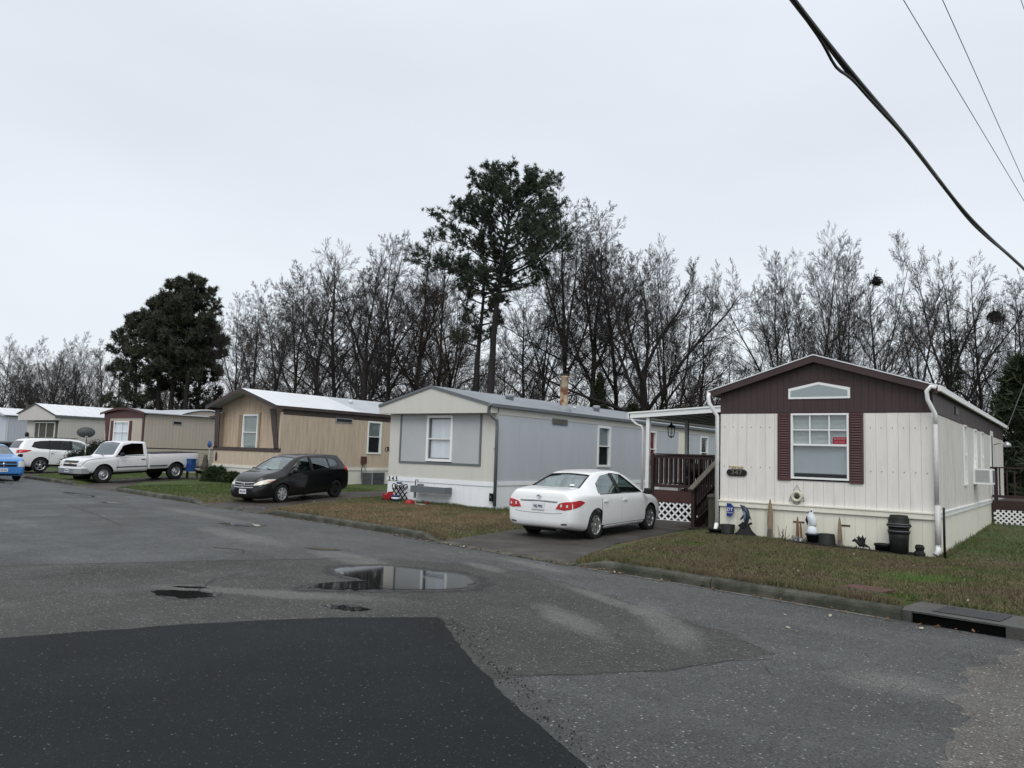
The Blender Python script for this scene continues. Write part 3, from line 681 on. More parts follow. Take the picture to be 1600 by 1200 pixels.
puddle([(-15.85, 10.3), (-15.6, 10.62), (-15.1, 10.75), (-14.85, 10.55), (-15.2, 10.32)], 3, .15)
puddle([(-25.6, 11.68), (-26.5, 11.95), (-28.0, 12.1), (-27.6, 12.35), (-26.2, 12.2), (-25.4, 11.9)], 4, .2)
puddle([(-23.2, 11.1), (-22.9, 11.35), (-22.4, 11.42), (-22.5, 11.2)], 5, .15)
puddle([(-6.95, 5.86), (-6.7, 6.06), (-6.42, 6.1), (-6.5, 5.92)], 6, .06)
puddle([(-11.1, 9.0), (-10.95, 9.2), (-10.6, 9.25), (-10.75, 9.05)], 7, .06)
puddle([(-34.0, 12.7), (-34.6, 12.95), (-35.6, 13.0), (-35.0, 12.75)], 8, .1)

# storm drain at the kerb
dr = thing('storm_drain', 'concrete kerb inlet with dark opening and iron lid beside the kerb end', 'drain', (-1.18, 9.99, -.004), rz=math.atan2(-.15, .9))
b = MB(); b.box(-.66, .60, .13, .80, .03, .128); b.box(-.66, -.50, -.02, .13, -.05, .128); b.box(.44, .66, -.02, .13, -.05, .128); b.box(-.50, .44, .0, .13, .108, .128)
b.build('lid_slab', 'wetconcrete', dr)
MB().box(-.34, .34, .17, .66, .1285, .136).build('iron_cover', 'darkiron', dr)
b = MB(); b.box(-.50, .44, .02, .04, -.05, .107); b.box(-.50, .44, -.05, .02, .0045, .006); b.build('inlet_mouth', 'void', dr)
# rusty meter cover in the lawn
mc = thing('meter_cover', 'rusty rectangular utility cover set flush in the grass near the drain', 'utility cover', (-2.40, 11.25, G(-2.4, 11.25)), rz=-.28)
MB().box(-.28, .28, -.2, .2, -.02, .035).build('cover_plate', 'rust', mc)
b = MB(); b.box(-.31, .31, -.235, -.205, -.02, .03); b.build('frame_edge', 'concretelight', mc)

# ------------------------------------------------------------------ mobile homes
def FR(u, o, z): return (u, -o, z)                 # front wall frame (outward = -y)
def SD(W): return lambda u, o, z: (W + o, max(u, .0925), z)     # right side wall frame (outward = +x)
def boards(u0, u1, z0, z1, step, openings=(), o0=-.09, o1=0, gap=.006, jit=0, seed=0):
    """list of (ua,ub,[(za,zb or (zb_left, zb_right))...]) ; z1 may be a function of u"""
    r = random.Random(seed); edges = []; u = u0
    while u < u1 - 1e-4:
        v = min(u1, u + step); edges.append((u, v)); u = v
    out = []
    for a, c in edges:
        a2, c2 = a + gap / 2, c - gap / 2
        cuts = sorted({a2, c2} | {q for op in openings for q in op[:2] if a2 < q < c2})
        rects = []
        for p, q in zip(cuts, cuts[1:]):
            if q - p < .003: continue
            top = (z1(p), z1(q)) if callable(z1) else (z1, z1)
            iv = [(z0, top)]
            for ua, ub, za, zb in openings:
                if ua <= p + 1e-6 and ub >= q - 1e-6:
                    nv = []
                    for lo, hi in iv:
                        if zb <= lo or za >= min(hi): nv.append((lo, hi)); continue
                        if za > lo + .004: nv.append((lo, (za, za)))
                        if zb < min(hi) - .004: nv.append((zb, hi))
                    iv = nv
            for lo, hi in iv: rects.append((p, q, lo, hi))
        if rects: out.append((rects, r.uniform(-jit, jit)))
    return out
def board_mesh(b, rects, j, o0, o1, mi=0):
    for p, q, lo, (h0, h1) in rects:
        b.add([(p, o0, lo), (q, o0, lo), (q, o0, h1), (p, o0, h0), (p, o1 + j, lo), (q, o1 + j, lo), (q, o1 + j, h1), (p, o1 + j, h0)],
              [(0, 1, 2, 3), (7, 6, 5, 4), (4, 5, 1, 0), (5, 6, 2, 1), (6, 7, 3, 2), (7, 4, 0, 3)], mi)
def board_parts(xf, rects, j, o0, o1, name, m, parent):
    groups = []
    for r_ in rects:       # pieces that touch each other are one panel, pieces cut apart by an opening are two
        for g_ in groups:
            if any(abs(q[1] - r_[0]) < 1e-6 and q[2] < max(r_[3]) - .003 and r_[2] < max(q[3]) - .003 for q in g_): g_.append(r_); break
        else: groups.append([r_])
    for g_ in groups:
        b = MB(xf, True); board_mesh(b, g_, j, o0, o1); b.build(name, m, parent)
def siding(parent, xf, u0, u1, z0, z1, step, m, single=False, name='siding_panel', openings=(), o0=-.09, o1=0, gap=.006, jit=.0015, seed=0):
    L = boards(u0, u1, z0, z1, step, openings, gap=gap, jit=jit, seed=seed)
    if single:
        for rects, j in L: board_parts(xf, rects, j, o0, o1, name, m, parent)
    else:
        b = MB(xf, True)
        for rects, j in L: board_mesh(b, rects, j, o0, o1)
        o = b.build(name + 's', m, parent); o['kind'] = 'stuff'; return o
def fbox(xf, name, m, parent, *boxes, kind=None):
    b = MB(xf, True)
    for bx in boxes: b.box(*bx)
    return b.build(name, m, parent, kind)
def window(parent, xf, ua, ub, za, zb, fw=.05, rails=(), mull=(), back='darkroom', frame='trimwhite', glass='winglass', proud=.03, depth=.075, blinds=False, lower_back=None, inner='', splits=None):
    """window > frame mesh (the window object itself), panes, curtain"""
    b = MB(xf, True)
    b.box(ua, ub, -depth, proud, za, za + fw); b.box(ua, ub, -depth, proud, zb - fw, zb)
    b.box(ua, ua + fw, -depth, proud - .001, za + fw, zb - fw); b.box(ub - fw, ub, -depth, proud - .001, za + fw, zb - fw)
    us = [ua + fw] + sorted(mull) + [ub - fw]; zs = [za + fw] + sorted(rails) + [zb - fw]
    for z in rails: b.box(ua + fw, ub - fw, -.05, .012, z - .018, z + .018)
    for u in mull: b.box(u - .016, u + .016, -.05, .011, za + fw, zb - fw)
    wo = b.build('window', frame, parent)
    for i in range(len(zs) - 1):
        for j in range(len(us) - 1):
            fbox(xf, 'pane', glass, wo, (us[j] + .004, us[j + 1] - .004, -.032, -.026, zs[i] + .004, zs[i + 1] - .004))
    fbox(xf, 'curtain', back, wo, (ua + .02, ub - .02, -depth - .012, -depth - .002, (zs[1] if lower_back else za + .01), zb - .01))  # with darkroom this is a near-black panel painting the unlit room, not cloth
    if lower_back: fbox(xf, 'lower_curtain', lower_back, wo, (ua + .02, ub - .02, -depth - .012, -depth - .002, za + .01, zs[1]))  # dark panel that paints the unlit room behind the lower sash
    if blinds:
        b = MB(xf, True); z = blinds
        while z < zb - fw: b.box(ua + fw + .02, ub - fw - .02, -depth + .002, -depth + .022, z, z + .022); z += .034
        o = b.build('blind_slats', 'blind', wo); o['kind'] = 'stuff'
    return wo
def roof(parent, prof, y0, y1, m, th=.04, name='roof', single=None, ribs=0, mats2=None, fascia=None, fdepth=.13, fth=.03):
    """prof: (x,z) list, left eave to right eave. Slab extruded along y."""
    def slab(b, a, c, off=0.0, t=th):
        top = [(x, z + off) for x, z in prof]; bot = [(x, z + off - t) for x, z in prof[::-1]]
        b.prism(top + bot, 'y', a, c)
    if single:
        rf = None; y = y0; i = 0
        core = MB(); slab(core, y0 + .02, y1 - .02, -.012, th); rf = core.build(name, m, parent)
        pk = len(prof) // 2
        while y < y1 - .05:
            e = min(y1, y + single)
            for half in (prof[:pk + 1], prof[pk:]):
                b = MB(); top = [(x, z + .004) for x, z in half]; bot = [(x, z - .010) for x, z in half[::-1]]
                b.prism(top + bot, 'y', y + .012, e - .012)
                b.build('roof_panel', mats2[i % len(mats2)] if mats2 else m, rf)
            b = MB()
            y = e; i += 1
    else:
        b = MB(); slab(b, y0, y1); rf = b.build(name, m, parent)
    if ribs:
        b = MB(); y = y0 + .02
        while y < y1:
            for (xa, za), (xb, zb) in zip(prof, prof[1:]): b.bar((xa, y, za + .012), (xb, y, zb + .012), .035, .03)
            y += ribs
        o = b.build('roof_ribs', m, rf); o['kind'] = 'stuff'
    if fascia:
        b = MB(); top = [(x, z + .012) for x, z in prof]; bot = [(x, z - fdepth) for x, z in prof[::-1]]
        b.prism(top + bot, 'y', y0 - fth, y0 - .002); b.build('rake_trim', fascia, parent)
    return rf
def prof_fn(prof, dz=0):
    def f(x):
        for (a, c), (d, e) in zip(prof, prof[1:]):
            if x <= d: return c + (e - c) * (x - a) / (d - a) - dz
        return prof[-1][1] - dz
    return f
def tubepart(name, m, parent, pts, r, n=10): return MB().tube(pts, r, n).build(name, m, parent)
def skirt_base(zlo=-.1): return zlo

# ---- home 347: off-white siding, maroon gable
X0, Y0, W, L = -6.60, 16.69, 4.23, 15.4
h = thing('mobile_home', 'off-white mobile home with maroon gable and number plaque 347, nearest on the right', 'mobile home', (X0, Y0, 0))
MB().box(.10, W - .10, .10, L - .02, -.1, 3.2).build('wall_core', 'core', h)
prof = [(-.22, 3.33), (W / 2 - .05, 4.04), (W + .12, 3.33)]
pf = prof_fn(prof, .06)
win = (1.56, 2.72, 1.47, 2.845); gw = (1.51, 2.76, 3.14, 3.52)
fbox(FR, 'joint_backing', 'seam', h, (.005, W - .005, -.092, -.006, .92, 1.44), (.005, 1.56, -.092, -.006, 1.44, 2.85), (2.72, W - .005, -.092, -.006, 1.44, 2.85))
fbox(FR, 'skirting_backing', 'seamc', h, (.005, W - .005, -.092, -.006, -.1, .80))
siding(h, FR, 0, W, .93, 2.845, .2015, 'w347', True, 'siding_panel', [(1.27, 3.0, 1.42, 2.9)], gap=.005, seed=1)
siding(h, FR, 0, W, -.12, .805, .2015, 'cream', True, 'skirting_panel', gap=.005, seed=2)
b = boards(0, W, 2.86, pf, .141, [gw], gap=.004, jit=.001)
for rects, j in b: board_parts(FR, rects, j, -.09, .012, 'gable_panel', 'maroon', h)
fbox(FR, 'gable_backing', 'maroon', h, (.0, W, -.092, .004, 2.85, 3.13))
# skirting ledge, two steps
fbox(FR, 'skirting_ledge', 'cream', h, (-.03, W + .03, -.02, .045, .80, .905), (-.03, W + .03, -.02, .065, .905, .93))
S = SD(W)
fbox(S, 'skirting_ledge', 'trimwhite', h, (.0, L, -.02, .03, .81, .90), (.0, L, -.02, .045, .90, .925))
# side wall
ops = [(4.55, 5.05, 1.40, 2.85), (6.65, 7.15, 1.40, 2.85), (8.3, 8.85, 1.42, 2.85), (10.85, 11.65, .95, 3.0)]
siding(h, S, 0, L, .925, 2.845, .2015, 'w347b', False, 'side_siding_panel', ops, seed=5, jit=.002)
siding(h, S, 0, L, -.12, .81, .2015, 'cream', False, 'side_skirting_panel', seed=6, jit=.002)
siding(h, S, 0, L, 2.86, 3.29, .2015, 'maroon', False, 'side_band_panel', o1=.012, seed=7, jit=.001)
fbox(S, 'side_backing', 'seam', h, (0, 4.55, -.09, -.006, -.1, 3.2), (5.05, 6.65, -.09, -.006, -.1, 3.2), (7.15, 8.3, -.09, -.006, -.1, 3.2), (8.85, 10.85, -.09, -.006, -.1, 3.2), (11.65, L, -.09, -.006, -.1, 3.2))

for (a, c, z0, z1), bk in zip(ops[:3], ('darkroom', 'curtain', 'darkroom')):
    window(h, S, a, c, z0, z1, .035, rails=[(z0 + z1) / 2], back=bk, proud=.035)
# side door with a narrow light
d_ = fbox(S, 'door', 'trimwhite', h, (10.85, 11.65, -.06, .02, .95, 3.0)); fbox(S, 'door_light', 'darkroom', d_, (11.1, 11.4, .02, .026, 1.6, 2.85))
# front picture window: six small panes over one large pane
ua, ub, za, zb = win
b = MB(FR, True); f = .04
b.box(ua, ub, -.075, .03, za, za + f); b.box(ua, ub, -.075, .03, zb - f, zb); b.box(ua, ua + f, -.075, .029, za + f, zb - f); b.box(ub - f, ub, -.075, .029, za + f, zb - f)
b.box(ua + f, ub - f, -.06, .022, 2.165, 2.205)
m1, m2 = ua + (ub - ua) * .333, ua + (ub - ua) * .667
for u in (m1, m2): b.box(u - .012, u + .012, -.045, .012, 2.205, zb - f)
b.box(ua + f, ub - f, -.045, .0115, 2.485, 2.507)
wo = b.build('picture_window', 'trimwhite', h)
for z0, z1 in ((2.205, 2.485), (2.507, zb - f)):
    for u0, u1 in ((ua + f, m1 - .012), (m1 + .012, m2 - .012), (m2 + .012, ub - f)):
        fbox(FR, 'pane', 'winglass', wo, (u0 + .003, u1 - .003, -.03, -.024, z0 + .003, z1 - .003))
fbox(FR, 'pane', 'winglass', wo, (ua + f + .003, ub - f - .003, -.036, -.030, za + f, 2.163))
fbox(FR, 'shade', 'shade', wo, (ua + .02, ub - .02, -.088, -.08, 1.60, 2.19)); fbox(FR, 'shade_hem', 'shade', wo, (ua + .02, ub - .02, -.089, -.079, 1.59, 1.598))
fbox(FR, 'inner_sill', 'darkroom', wo, (ua + .02, ub - .02, -.095, -.089, za, 1.7))  # dark sheet painting the unlit room seen below the shade hem
b = MB(FR, True); z = 2.20
while z < zb - .05: b.box(ua + .05, ub - .05, -.078, -.058, z, z + .014); z += .026
b.build('blind_slats', 'blind', wo)['kind'] = 'stuff'
fbox(FR, 'blind_backing', 'shade', wo, (ua + .02, ub - .02, -.092, -.086, 2.19, zb))
sg = fbox(FR, 'warning_sign', 'redsign', None, (2.40, 2.67, -.022, -.018, 2.215, 2.355)); sg.location = (X0, Y0, 0)
tag(sg, 'small red notice taped inside the picture window of the maroon-gabled home', 'sign')
text('lettering', 'BEWARE', .062, 'signink', sg, (2.535, .0175, 2.315), (R(90), 0, 0), .95)
text('lettering', 'OF DOG', .055, 'signink', sg, (2.535, .0175, 2.25), (R(90), 0, 0), .95)
# gable window: five-sided, white frame
def pent(u0, u1, z0, z1, z2, o0, o1, m, name, par, inset=0):
    b = MB(FR, True); c = (u0 + u1) / 2
    b.prism([(u0 + inset, z0 + inset), (u1 - inset, z0 + inset), (u1 - inset, z1 - inset), (c, z2 - inset), (u0 + inset, z1 - inset)], 'y', o0, o1); return fix_normals(b.build(name, m, par))
fbox(FR, 'gable_infill', 'maroon', h, (1.51, 2.76, -.09, .006, 3.14, 3.53))
gwo = pent(1.51, 2.75, 3.15, 3.37, 3.50, -.05, .03, 'trimwhite', 'gable_window', h)
pent(1.51, 2.75, 3.15, 3.37, 3.50, .031, .035, 'shade', 'pane', gwo, .05)
pent(1.51, 2.75, 3.15, 3.37, 3.50, .037, .041, 'winglass', 'pane', gwo, .05)
# louvred shutters
def shutter(par, u0, u1, z0, z1, m, o=.0, pitch=.052):
    b = MB(FR, True); e = .025
    b.box(u0, u1, o, o + .010, z0, z1); b.box(u0, u0 + e, o + .01, o + .034, z0, z1); b.box(u1 - e, u1, o + .01, o + .034, z0, z1)
    for z in (z0, (z0 + z1) / 2, z1 - .04): b.box(u0 + e, u1 - e, o + .010, o + .033, z, z + .04)
    z = z0 + .05
    while z < z1 - .06:
        b.add([(u0 + e, o + .010, z + .04), (u1 - e, o + .010, z + .04), (u1 - e, o + .032, z), (u0 + e, o + .032, z), (u0 + e, o + .010, z - .004), (u1 - e, o + .010, z - .004)], [(0, 1, 2, 3), (3, 2, 5, 4)][::1]); z += pitch
    return fix_normals(b.build('shutter', m, par))
shutter(h, 1.285, 1.555, 1.43, 2.845, 'shutter'); shutter(h, 2.725, 2.985, 1.42, 2.845, 'shutter')
rf = roof(h, prof, -.14, L + .1, 'whiteroof', name='roof', fascia='maroon', fdepth=.13, fth=.035)
b = MB(); top = [(x, z + .035) for x, z in prof]; bot = [(x, z + .012) for x, z in prof[::-1]]; b.prism(top + bot, 'y', -.19, -.13); b.build('roof_edge', 'whiteroof', rf)
MB().box(W + .12, W + .17, -.15, L + .1, 3.25, 3.36).build('gutter', 'trimwhite', h); MB().box(-.27, -.22, -.15, L + .1, 3.25, 3.36).build('gutter', 'trimwhite', h)
MB().add([(2.9, 3.5, 3.75), (3.5, 3.5, 3.65), (3.5, 4.1, 3.65), (2.9, 4.1, 3.75), (2.9, 3.5, 3.95), (3.5, 3.5, 3.85), (3.5, 4.1, 3.85), (2.9, 4.1, 3.95)], [(0, 1, 5, 4), (1, 2, 6, 5), (2, 3, 7, 6), (3, 0, 4, 7), (4, 5, 6, 7)]).build('roof_vent', 'whiteroof', rf)
fbox(S, 'side_vent', 'maroon', h, (3.05, 3.5, .014, .03, 3.0, 3.18)); fbox(S, 'vent_grille', 'slate', h.children[-1], (3.09, 3.46, .031, .036, 3.03, 3.15))
# downspouts with the s-bend
tubepart('downspout', 'trimwhite', h, [(W + .10, -.22, 3.30), (W + .02, -.245, 3.33), (W - .055, -.245, 3.24), (W - .045, -.22, 3.08), (W + .02, -.16, 2.92), (W + .06, -.10, 2.82), (W + .06, -.085, 2.62)], .040, 10)
tubepart('downspout', 'dsgrey', h, [(W + .06, -.085, 2.66), (W + .06, -.085, 1.05)], .04, 8)
tubepart('downspout', 'dsgrey', h, [(W + .075, -.095, 1.08), (W + .075, -.095, .30)], .052, 8)
tubepart('downspout_boot', 'trimwhite', h, [(W + .075, -.095, .34), (W + .07, -.11, .24), (W + .04, -.16, .16)], .05, 8)
tubepart('downspout', 'trimwhite', h, [(-.20, -.14, 3.30), (-.22, -.18, 3.22), (-.20, -.17, 3.08), (-.10, -.10, 2.88), (-.06, -.05, 2.8), (-.05, -.05, .4)], .045, 10)
tubepart('downspout_boot', 'white', h, [(-.05, -.05, .42), (-.06, -.09, .28), (-.12, -.16, .2)], .045, 8)
fbox(FR, 'corner_trim', 'w347', h, (W - .03, W + .012, -.10, .004, .93, 2.85)); fbox(FR, 'corner_trim', 'cream', h, (W - .03, W + .012, -.10, .004, -.1, .80)); fbox(FR, 'corner_trim', 'maroon', h, (W - .02, W + .014, -.09, .016, 2.855, 3.30))
# screws in rows
b = MB(FR, True)
for z in (2.55, 1.68):
    for i in range(21):
        if 1.25 < .2015 * i + .1 < 3.05: continue
        u = .2015 * i + .1; b.box(u - .008, u + .008, .001, .008, z - .008, z + .008)
b.build('siding_screws', 'slate', h)['kind'] = 'stuff'
# skirting vents
fbox(FR, 'skirting_vent', 'rust', h, (1.60, 1.83, .0, .012, .555, .585)); fbox(FR, 'skirting_vent', 'rust', h, (2.50, 2.73, .0, .012, .555, .585))
# window air conditioner on the side wall
ac = thing('air_conditioner', 'boxy white air conditioner sticking out of the side wall window', 'air conditioner', (X0 + W, Y0 + 6.4, 1.42))
MB().box(.0, .42, .0, .62, 0, .40).build('casing', 'trimwhite', ac); MB().box(.05, .36, -.008, -.001, .06, .36).build('grille', 'gal', ac); MB().box(.421, .428, .05, .57, .06, .36).build('grille', 'slate', ac)
ml = thing('meter_lamp', 'small wall lamp on an arm under the maroon band of the side wall', 'lamp', (X0 + W, Y0 + 12.0, 2.6))
tubepart('arm', 'gal', ml, [(0, 0, 0), (.2, 0, .06), (.34, 0, .05)], .02, 6); MB().lathe([(.02, .1), (.1, .04), (.12, -.06), (.0, -.07)], (.36, 0, 0), 12).build('lamp_shade', 'gal', ml)

# number plaque, script ornament, life ring
pq = thing('number_plaque', 'dark oval-ended plaque with the digits 347 on the off-white siding', 'sign', (X0 + .385, Y0 - .004, 1.545))
pts = []
for k in range(24):
    t = 2 * PI * k / 24; pts.append((.155 * (1 if math.cos(t) > 0 else -1) + .07 * math.cos(t) * 1.0, .072 * math.sin(t) * (1.0 if abs(math.sin(t)) < .98 else 1.06)))
MB().prism(pts, 'y', -.028, 0).build('board', 'black', pq)
text('digits', '347', .14, 'silverletter', pq, (0, -.031, .0), (R(90), 0, 0), 1.25)
sc_ = thing('metal_scroll', 'faded yellow scroll ornament above the number plaque', 'ornament', (X0 + .37, Y0 - .01, 1.655))
b = MB()
for k, (a, c) in enumerate(((-.16, -.07), (-.09, .0), (-.02, .07), (.05, .16))):
    b.tube([(a, -.012, .015 * (-1) ** k), ((a + c) / 2, -.014, .032 - .03 * (k % 2)), (c, -.012, -.012 * (-1) ** k), ((a + c) / 2 + .02, -.013, -.03)], .008, 5)
b.tube([(-.17, -.01, .03), (.15, -.01, .022)], .005, 5); b.build('scroll_wire', 'yellow', sc_)
lr = thing('life_ring', 'round cream life ring ornament hung on a dark rope below the window', 'ornament', (X0 + 1.69, Y0 - .03, 1.10))
b = MB(); vs = []; n1, n2 = 24, 8
for i in range(n1):
    t = 2 * PI * i / n1
    for j in range(n2):
        q = 2 * PI * j / n2; r_ = .092 + .034 * math.cos(q); vs.append((r_ * math.cos(t), -.02 + .03 * math.sin(q), r_ * math.sin(t)))
b.add(vs, [(i * n2 + j, i * n2 + (j + 1) % n2, ((i + 1) % n1) * n2 + (j + 1) % n2, ((i + 1) % n1) * n2 + j) for i in range(n1) for j in range(n2)], smooth=True)
fix_normals(b.build('ring', 'lifering', lr)); MB().lathe([(.0, -.03), (.045, -.025), (.05, 0)], (0, 0, 0), 12, 'y').build('hub', 'rope', lr)
b = MB(); b.tube([(-.10, -.02, .05), (0, .0, .235), (.10, -.02, .05)], .006, 5); b.tube([(-.125, -.02, -.0), (-.155, -.02, -.10), (-.11, -.02, -.10)], .007, 5); b.tube([(.125, -.02, -.0), (.155, -.02, -.10), (.11, -.02, -.10)], .007, 5)
b.tube([(-.07, -.03, -.11), (-.03, -.03, -.165), (.03, -.03, -.165), (.07, -.03, -.11)], .009, 5); b.build('rope', 'rope', lr)

# ---- home 345: grey and beige
X0, Y0, W, L = -19.03, 18.57, 4.58, 18.3
h = thing('mobile_home', 'blue-grey and beige mobile home with number 345 and white skirting behind the white sedan', 'mobile home', (X0, Y0, 0))
MB().box(.10, W - .10, .10, L - .02, -.1, 3.1).build('wall_core', 'core', h)
prof = [(-.27, 3.33), (W / 2 - .2, 3.93), (W - .05 + .1, 3.30)]; pf = prof_fn(prof, .05)
win = (1.73, 2.85, 1.49, 2.98)
siding(h, FR, 0, W, .93, 3.03, 1.22, 'beige', True, 'siding_panel', [(.5, 4.02, 1.42, 3.0)], gap=.004, seed=1)
fbox(FR, 'feature_panel', 'panelgrey', h, (.50, 1.73, -.09, .010, 1.46, 3.0)); fbox(FR, 'feature_panel', 'panelgrey', h, (2.85, 4.02, -.09, .010, 1.46, 3.0))
fbox(FR, 'panel_trim', 'slate', h, (.50, .565, .002, .030, 1.40, 3.01)); fbox(FR, 'panel_trim', 'slate', h, (3.955, 4.02, .002, .030, 1.40, 3.01)); fbox(FR, 'panel_trim', 'slate', h, (.565, 3.955, .002, .0285, 1.40, 1.465))
wo = window(h, FR, *win, fw=.085, rails=[2.22], back='curtain', proud=.05)
fbox(FR, 'inner_frame', 'slate', wo, (win[0] + .085, win[0] + .125, -.05, .01, win[2] + .085, win[3] - .085), (win[1] - .115, win[1] - .085, -.05, .01, win[2] + .085, win[3] - .085), (win[0] + .125, win[1] - .115, -.05, .011, 2.20, 2.24), (win[0] + .125, win[1] - .115, -.05, .0105, win[2] + .085, win[2] + .12), (win[0] + .125, win[1] - .115, -.05, .0105, win[3] - .12, win[3] - .085))
# overhanging gable box
b = MB(); b.prism([(-.27, 3.03), (W + .04, 3.03), (W + .04, pf(W + .04) - .0), (W / 2 - .2, pf(W / 2 - .2)), (-.27, pf(-.26))], 'y', -.30, -.02); b.build('gable', 'beige', h)
siding(h, FR, 0, W, -.12, .90, .305, 'skwhite', False, 'skirting_panel', seed=2)
fbox(FR, 'skirting_ledge', 'skwhite', h, (-.02, W + .02, -.02, .022, .80, .93)); S = SD(W); fbox(S, 'skirting_ledge', 'skwhite', h, (0, L, -.02, .022, .83, .955))
ops = [(6.08, 7.05, 1.44, 2.98), (10.1, 10.9, 1.44, 2.98), (13.1, 14.0, .95, 3.02), (15.5, 16.4, 1.44, 2.98)]
siding(h, S, 0, L, .95, 2.99, 1.22, 'bluegrey', True, 'side_siding_panel', ops, gap=.004, seed=5, jit=.001)
siding(h, S, 0, L, -.12, .84, .305, 'skwhite', False, 'side_skirting_panel', seed=6, jit=.002)
siding(h, S, 0, L, 3.0, 3.24, 2.44, 'beige', True, 'side_band_panel', o1=.008, gap=.003, seed=7, jit=.001)
fbox(FR, 'front_backing', 'seamc', h, (0, .5, -.09, -.01, -.1, 3.0), (4.02, W, -.09, -.01, -.1, 3.0), (.5, 4.02, -.09, -.01, -.1, 1.42))
window(h, S, *ops[0], fw=.09, rails=[2.22], back='shade', lower_back='darkroom'); window(h, S, *ops[1], fw=.08, rails=[2.22], back='redcurtain', glass='winglass'); window(h, S, *ops[3], fw=.09, rails=[2.2], back='darkroom')
d_ = fbox(S, 'door', 'cream', h, (ops[2][0], ops[2][1], -.06, .03, .95, 3.0)); MB(S, True).box(ops[2][1] - .12, ops[2][1] - .06, .03, .07, 1.9, 1.96).build('door_handle', 'gal', d_)
v_ = fbox(S, 'wall_vent', 'slate', h, (3.05, 3.98, .009, .035, 2.86, 3.06)); fbox(S, 'vent_grille', 'oldwood', v_, (3.1, 3.93, .036, .042, 2.89, 3.03))
rf = roof(h, prof, -.31, L + .1, 'greyroof', name='roof', fascia='slate', fdepth=.075, fth=.03)
MB().box(W + .05, W + .13, -.33, L + .1, 3.21, 3.31).build('gutter', 'slate', h)
def cap(par, x, y, z, r=.13, hh=.16, m='greyroof'):
    return MB().lathe([(r * .8, -.1), (r * .8, hh * .45), (r, hh * .5), (r, hh), (r * .6, hh * 1.15), (0, hh * 1.2)], (x, y, z), 12).build('roof_vent', m, par)
rfz = prof_fn(prof)
cap(rf, 3.1, 2.6, rfz(3.1), .17, .17); cap(rf, 3.6, 6.0, rfz(3.6), .06, .1, 'whiteroof'); cap(rf, 3.2, 8.3, rfz(3.2), .15, .2); cap(rf, 3.7, 11.6, rfz(3.7), .15, .22)
tubepart('downspout', 'slate', h, [(W + .07, -.36, 3.28), (W - .03, -.35, 3.24), (W - .05, -.34, 3.06), (W + .0, -.2, 2.9), (W + .06, -.05, 2.8), (W + .06, -.04, 2.6), (W + .06, -.04, .22)], .05, 8)
fbox(FR, 'downspout_bracket', 'slate', h, (W - .04, W + .03, .0, .05, 1.93, 1.96))
eb = thing('outdoor_socket', 'small dark outdoor socket box beside the grey downspout', 'electrical box', (X0 + W - .05, Y0 - .05, .36)); MB().box(-.06, .06, -.05, .03, 0, .24).build('casing', 'black', eb); MB().lathe([(.0, -.06), (.03, -.055), (.03, -.05)], (0, 0, .12), 8, 'y').build('socket_cover', 'slate', eb)
for k, ch in enumerate('345'):
    n_ = thing('house_number', 'black digit %s on the white skirting ledge, %s of the three digits' % (ch, ('left', 'middle', 'right')[k]), 'house number', (X0 + .10 + .17 * k, Y0 - .026, .86)); text('digit', ch, .20, 'black', n_, (0, -.006, 0), (R(90), 0, 0), .95, bold=.004)
# flue with rust, thick and tall above the roof
fl = thing('flue_pipe', 'tall rusty cream flue pipe rising above the grey roof', 'chimney', (X0 + W - .55, Y0 + 4.6, 3.55))
MB().lathe([(.30, -.25), (.24, .02), (.19, .06), (.185, 1.02), (.205, 1.03), (.205, 1.10), (.0, 1.10)], n=18).build('pipe', 'rustpaint', fl); MB().lathe([(.21, 1.10), (.21, 1.16), (0, 1.18)], n=18).build('cap', 'darkiron', fl); MB().lathe([(.42, -.25), (.30, -.02), (.20, .06)], n=18).build('flashing', 'greyroof', fl)
fl.scale = (.78, .78, 1.02)
# shelf, lattice, toys in front of the skirting
sh = thing('wall_shelf', 'grey planter box shelf fixed to the white skirting with one bracket leg', 'shelf', (X0 + 1.42, Y0 - .02, .50))
MB().box(0, 1.5, -.34, -.31, -.02, .19).build('front_board', 'slate', sh); MB().box(0, 1.5, -.31, -.02, -.02, .01).build('bottom_board', 'slate', sh); MB().box(.12, .18, -.30, -.25, -.20, -.02).build('leg', 'slate', sh)
MB().box(1.47, 1.5, -.31, -.02, .01, .19).build('end_board', 'slate', sh); MB().box(0, .03, -.31, -.02, .01, .19).build('end_board', 'slate', sh)
gd = thing('garden_bracket', 'small dark metal bracket lying on the left end of the grey shelf', 'bracket', (X0 + 1.62, Y0 - .22, .70))
b = MB(); b.tube([(-.12, 0, 0), (-.12, 0, .16), (-.02, 0, .18), (0, 0, .12)], .018, 6); b.box(.02, .22, -.06, .04, -.01, .05); b.build('arm', 'slate', gd)
lt = thing('plant_trellis', 'small black scalloped trellis leaning on the white skirting under number 345', 'trellis', (X0 + .72, Y0 - .14, .12))
b = MB()
for i in range(-1, 5):
    for s_ in (-1, 1):
        x0_ = -.36 + i * .2
        p0, p1 = [x0_, .02], [x0_ + s_ * .5, .52]
        t0, t1 = 0., 1.
        dx = p1[0] - p0[0]
        for lim, sg_ in ((-.36, 1), (.36, -1)):
            # clip to |x|<.36
            f0, f1 = (p0[0] - lim) * sg_, (p1[0] - lim) * sg_
            if f0 < 0 and f1 < 0: t0 = 2; continue
            if f0 < 0: t0 = max(t0, f0 / (f0 - f1))
            if f1 < 0: t1 = min(t1, f0 / (f0 - f1))
        if t0 < t1:
            q = lambda t: (p0[0] + dx * t, -.02 * s_, .02 + .5 * t); b.bar(q(t0), q(t1), .014, .045, up=(0, 1, 0))
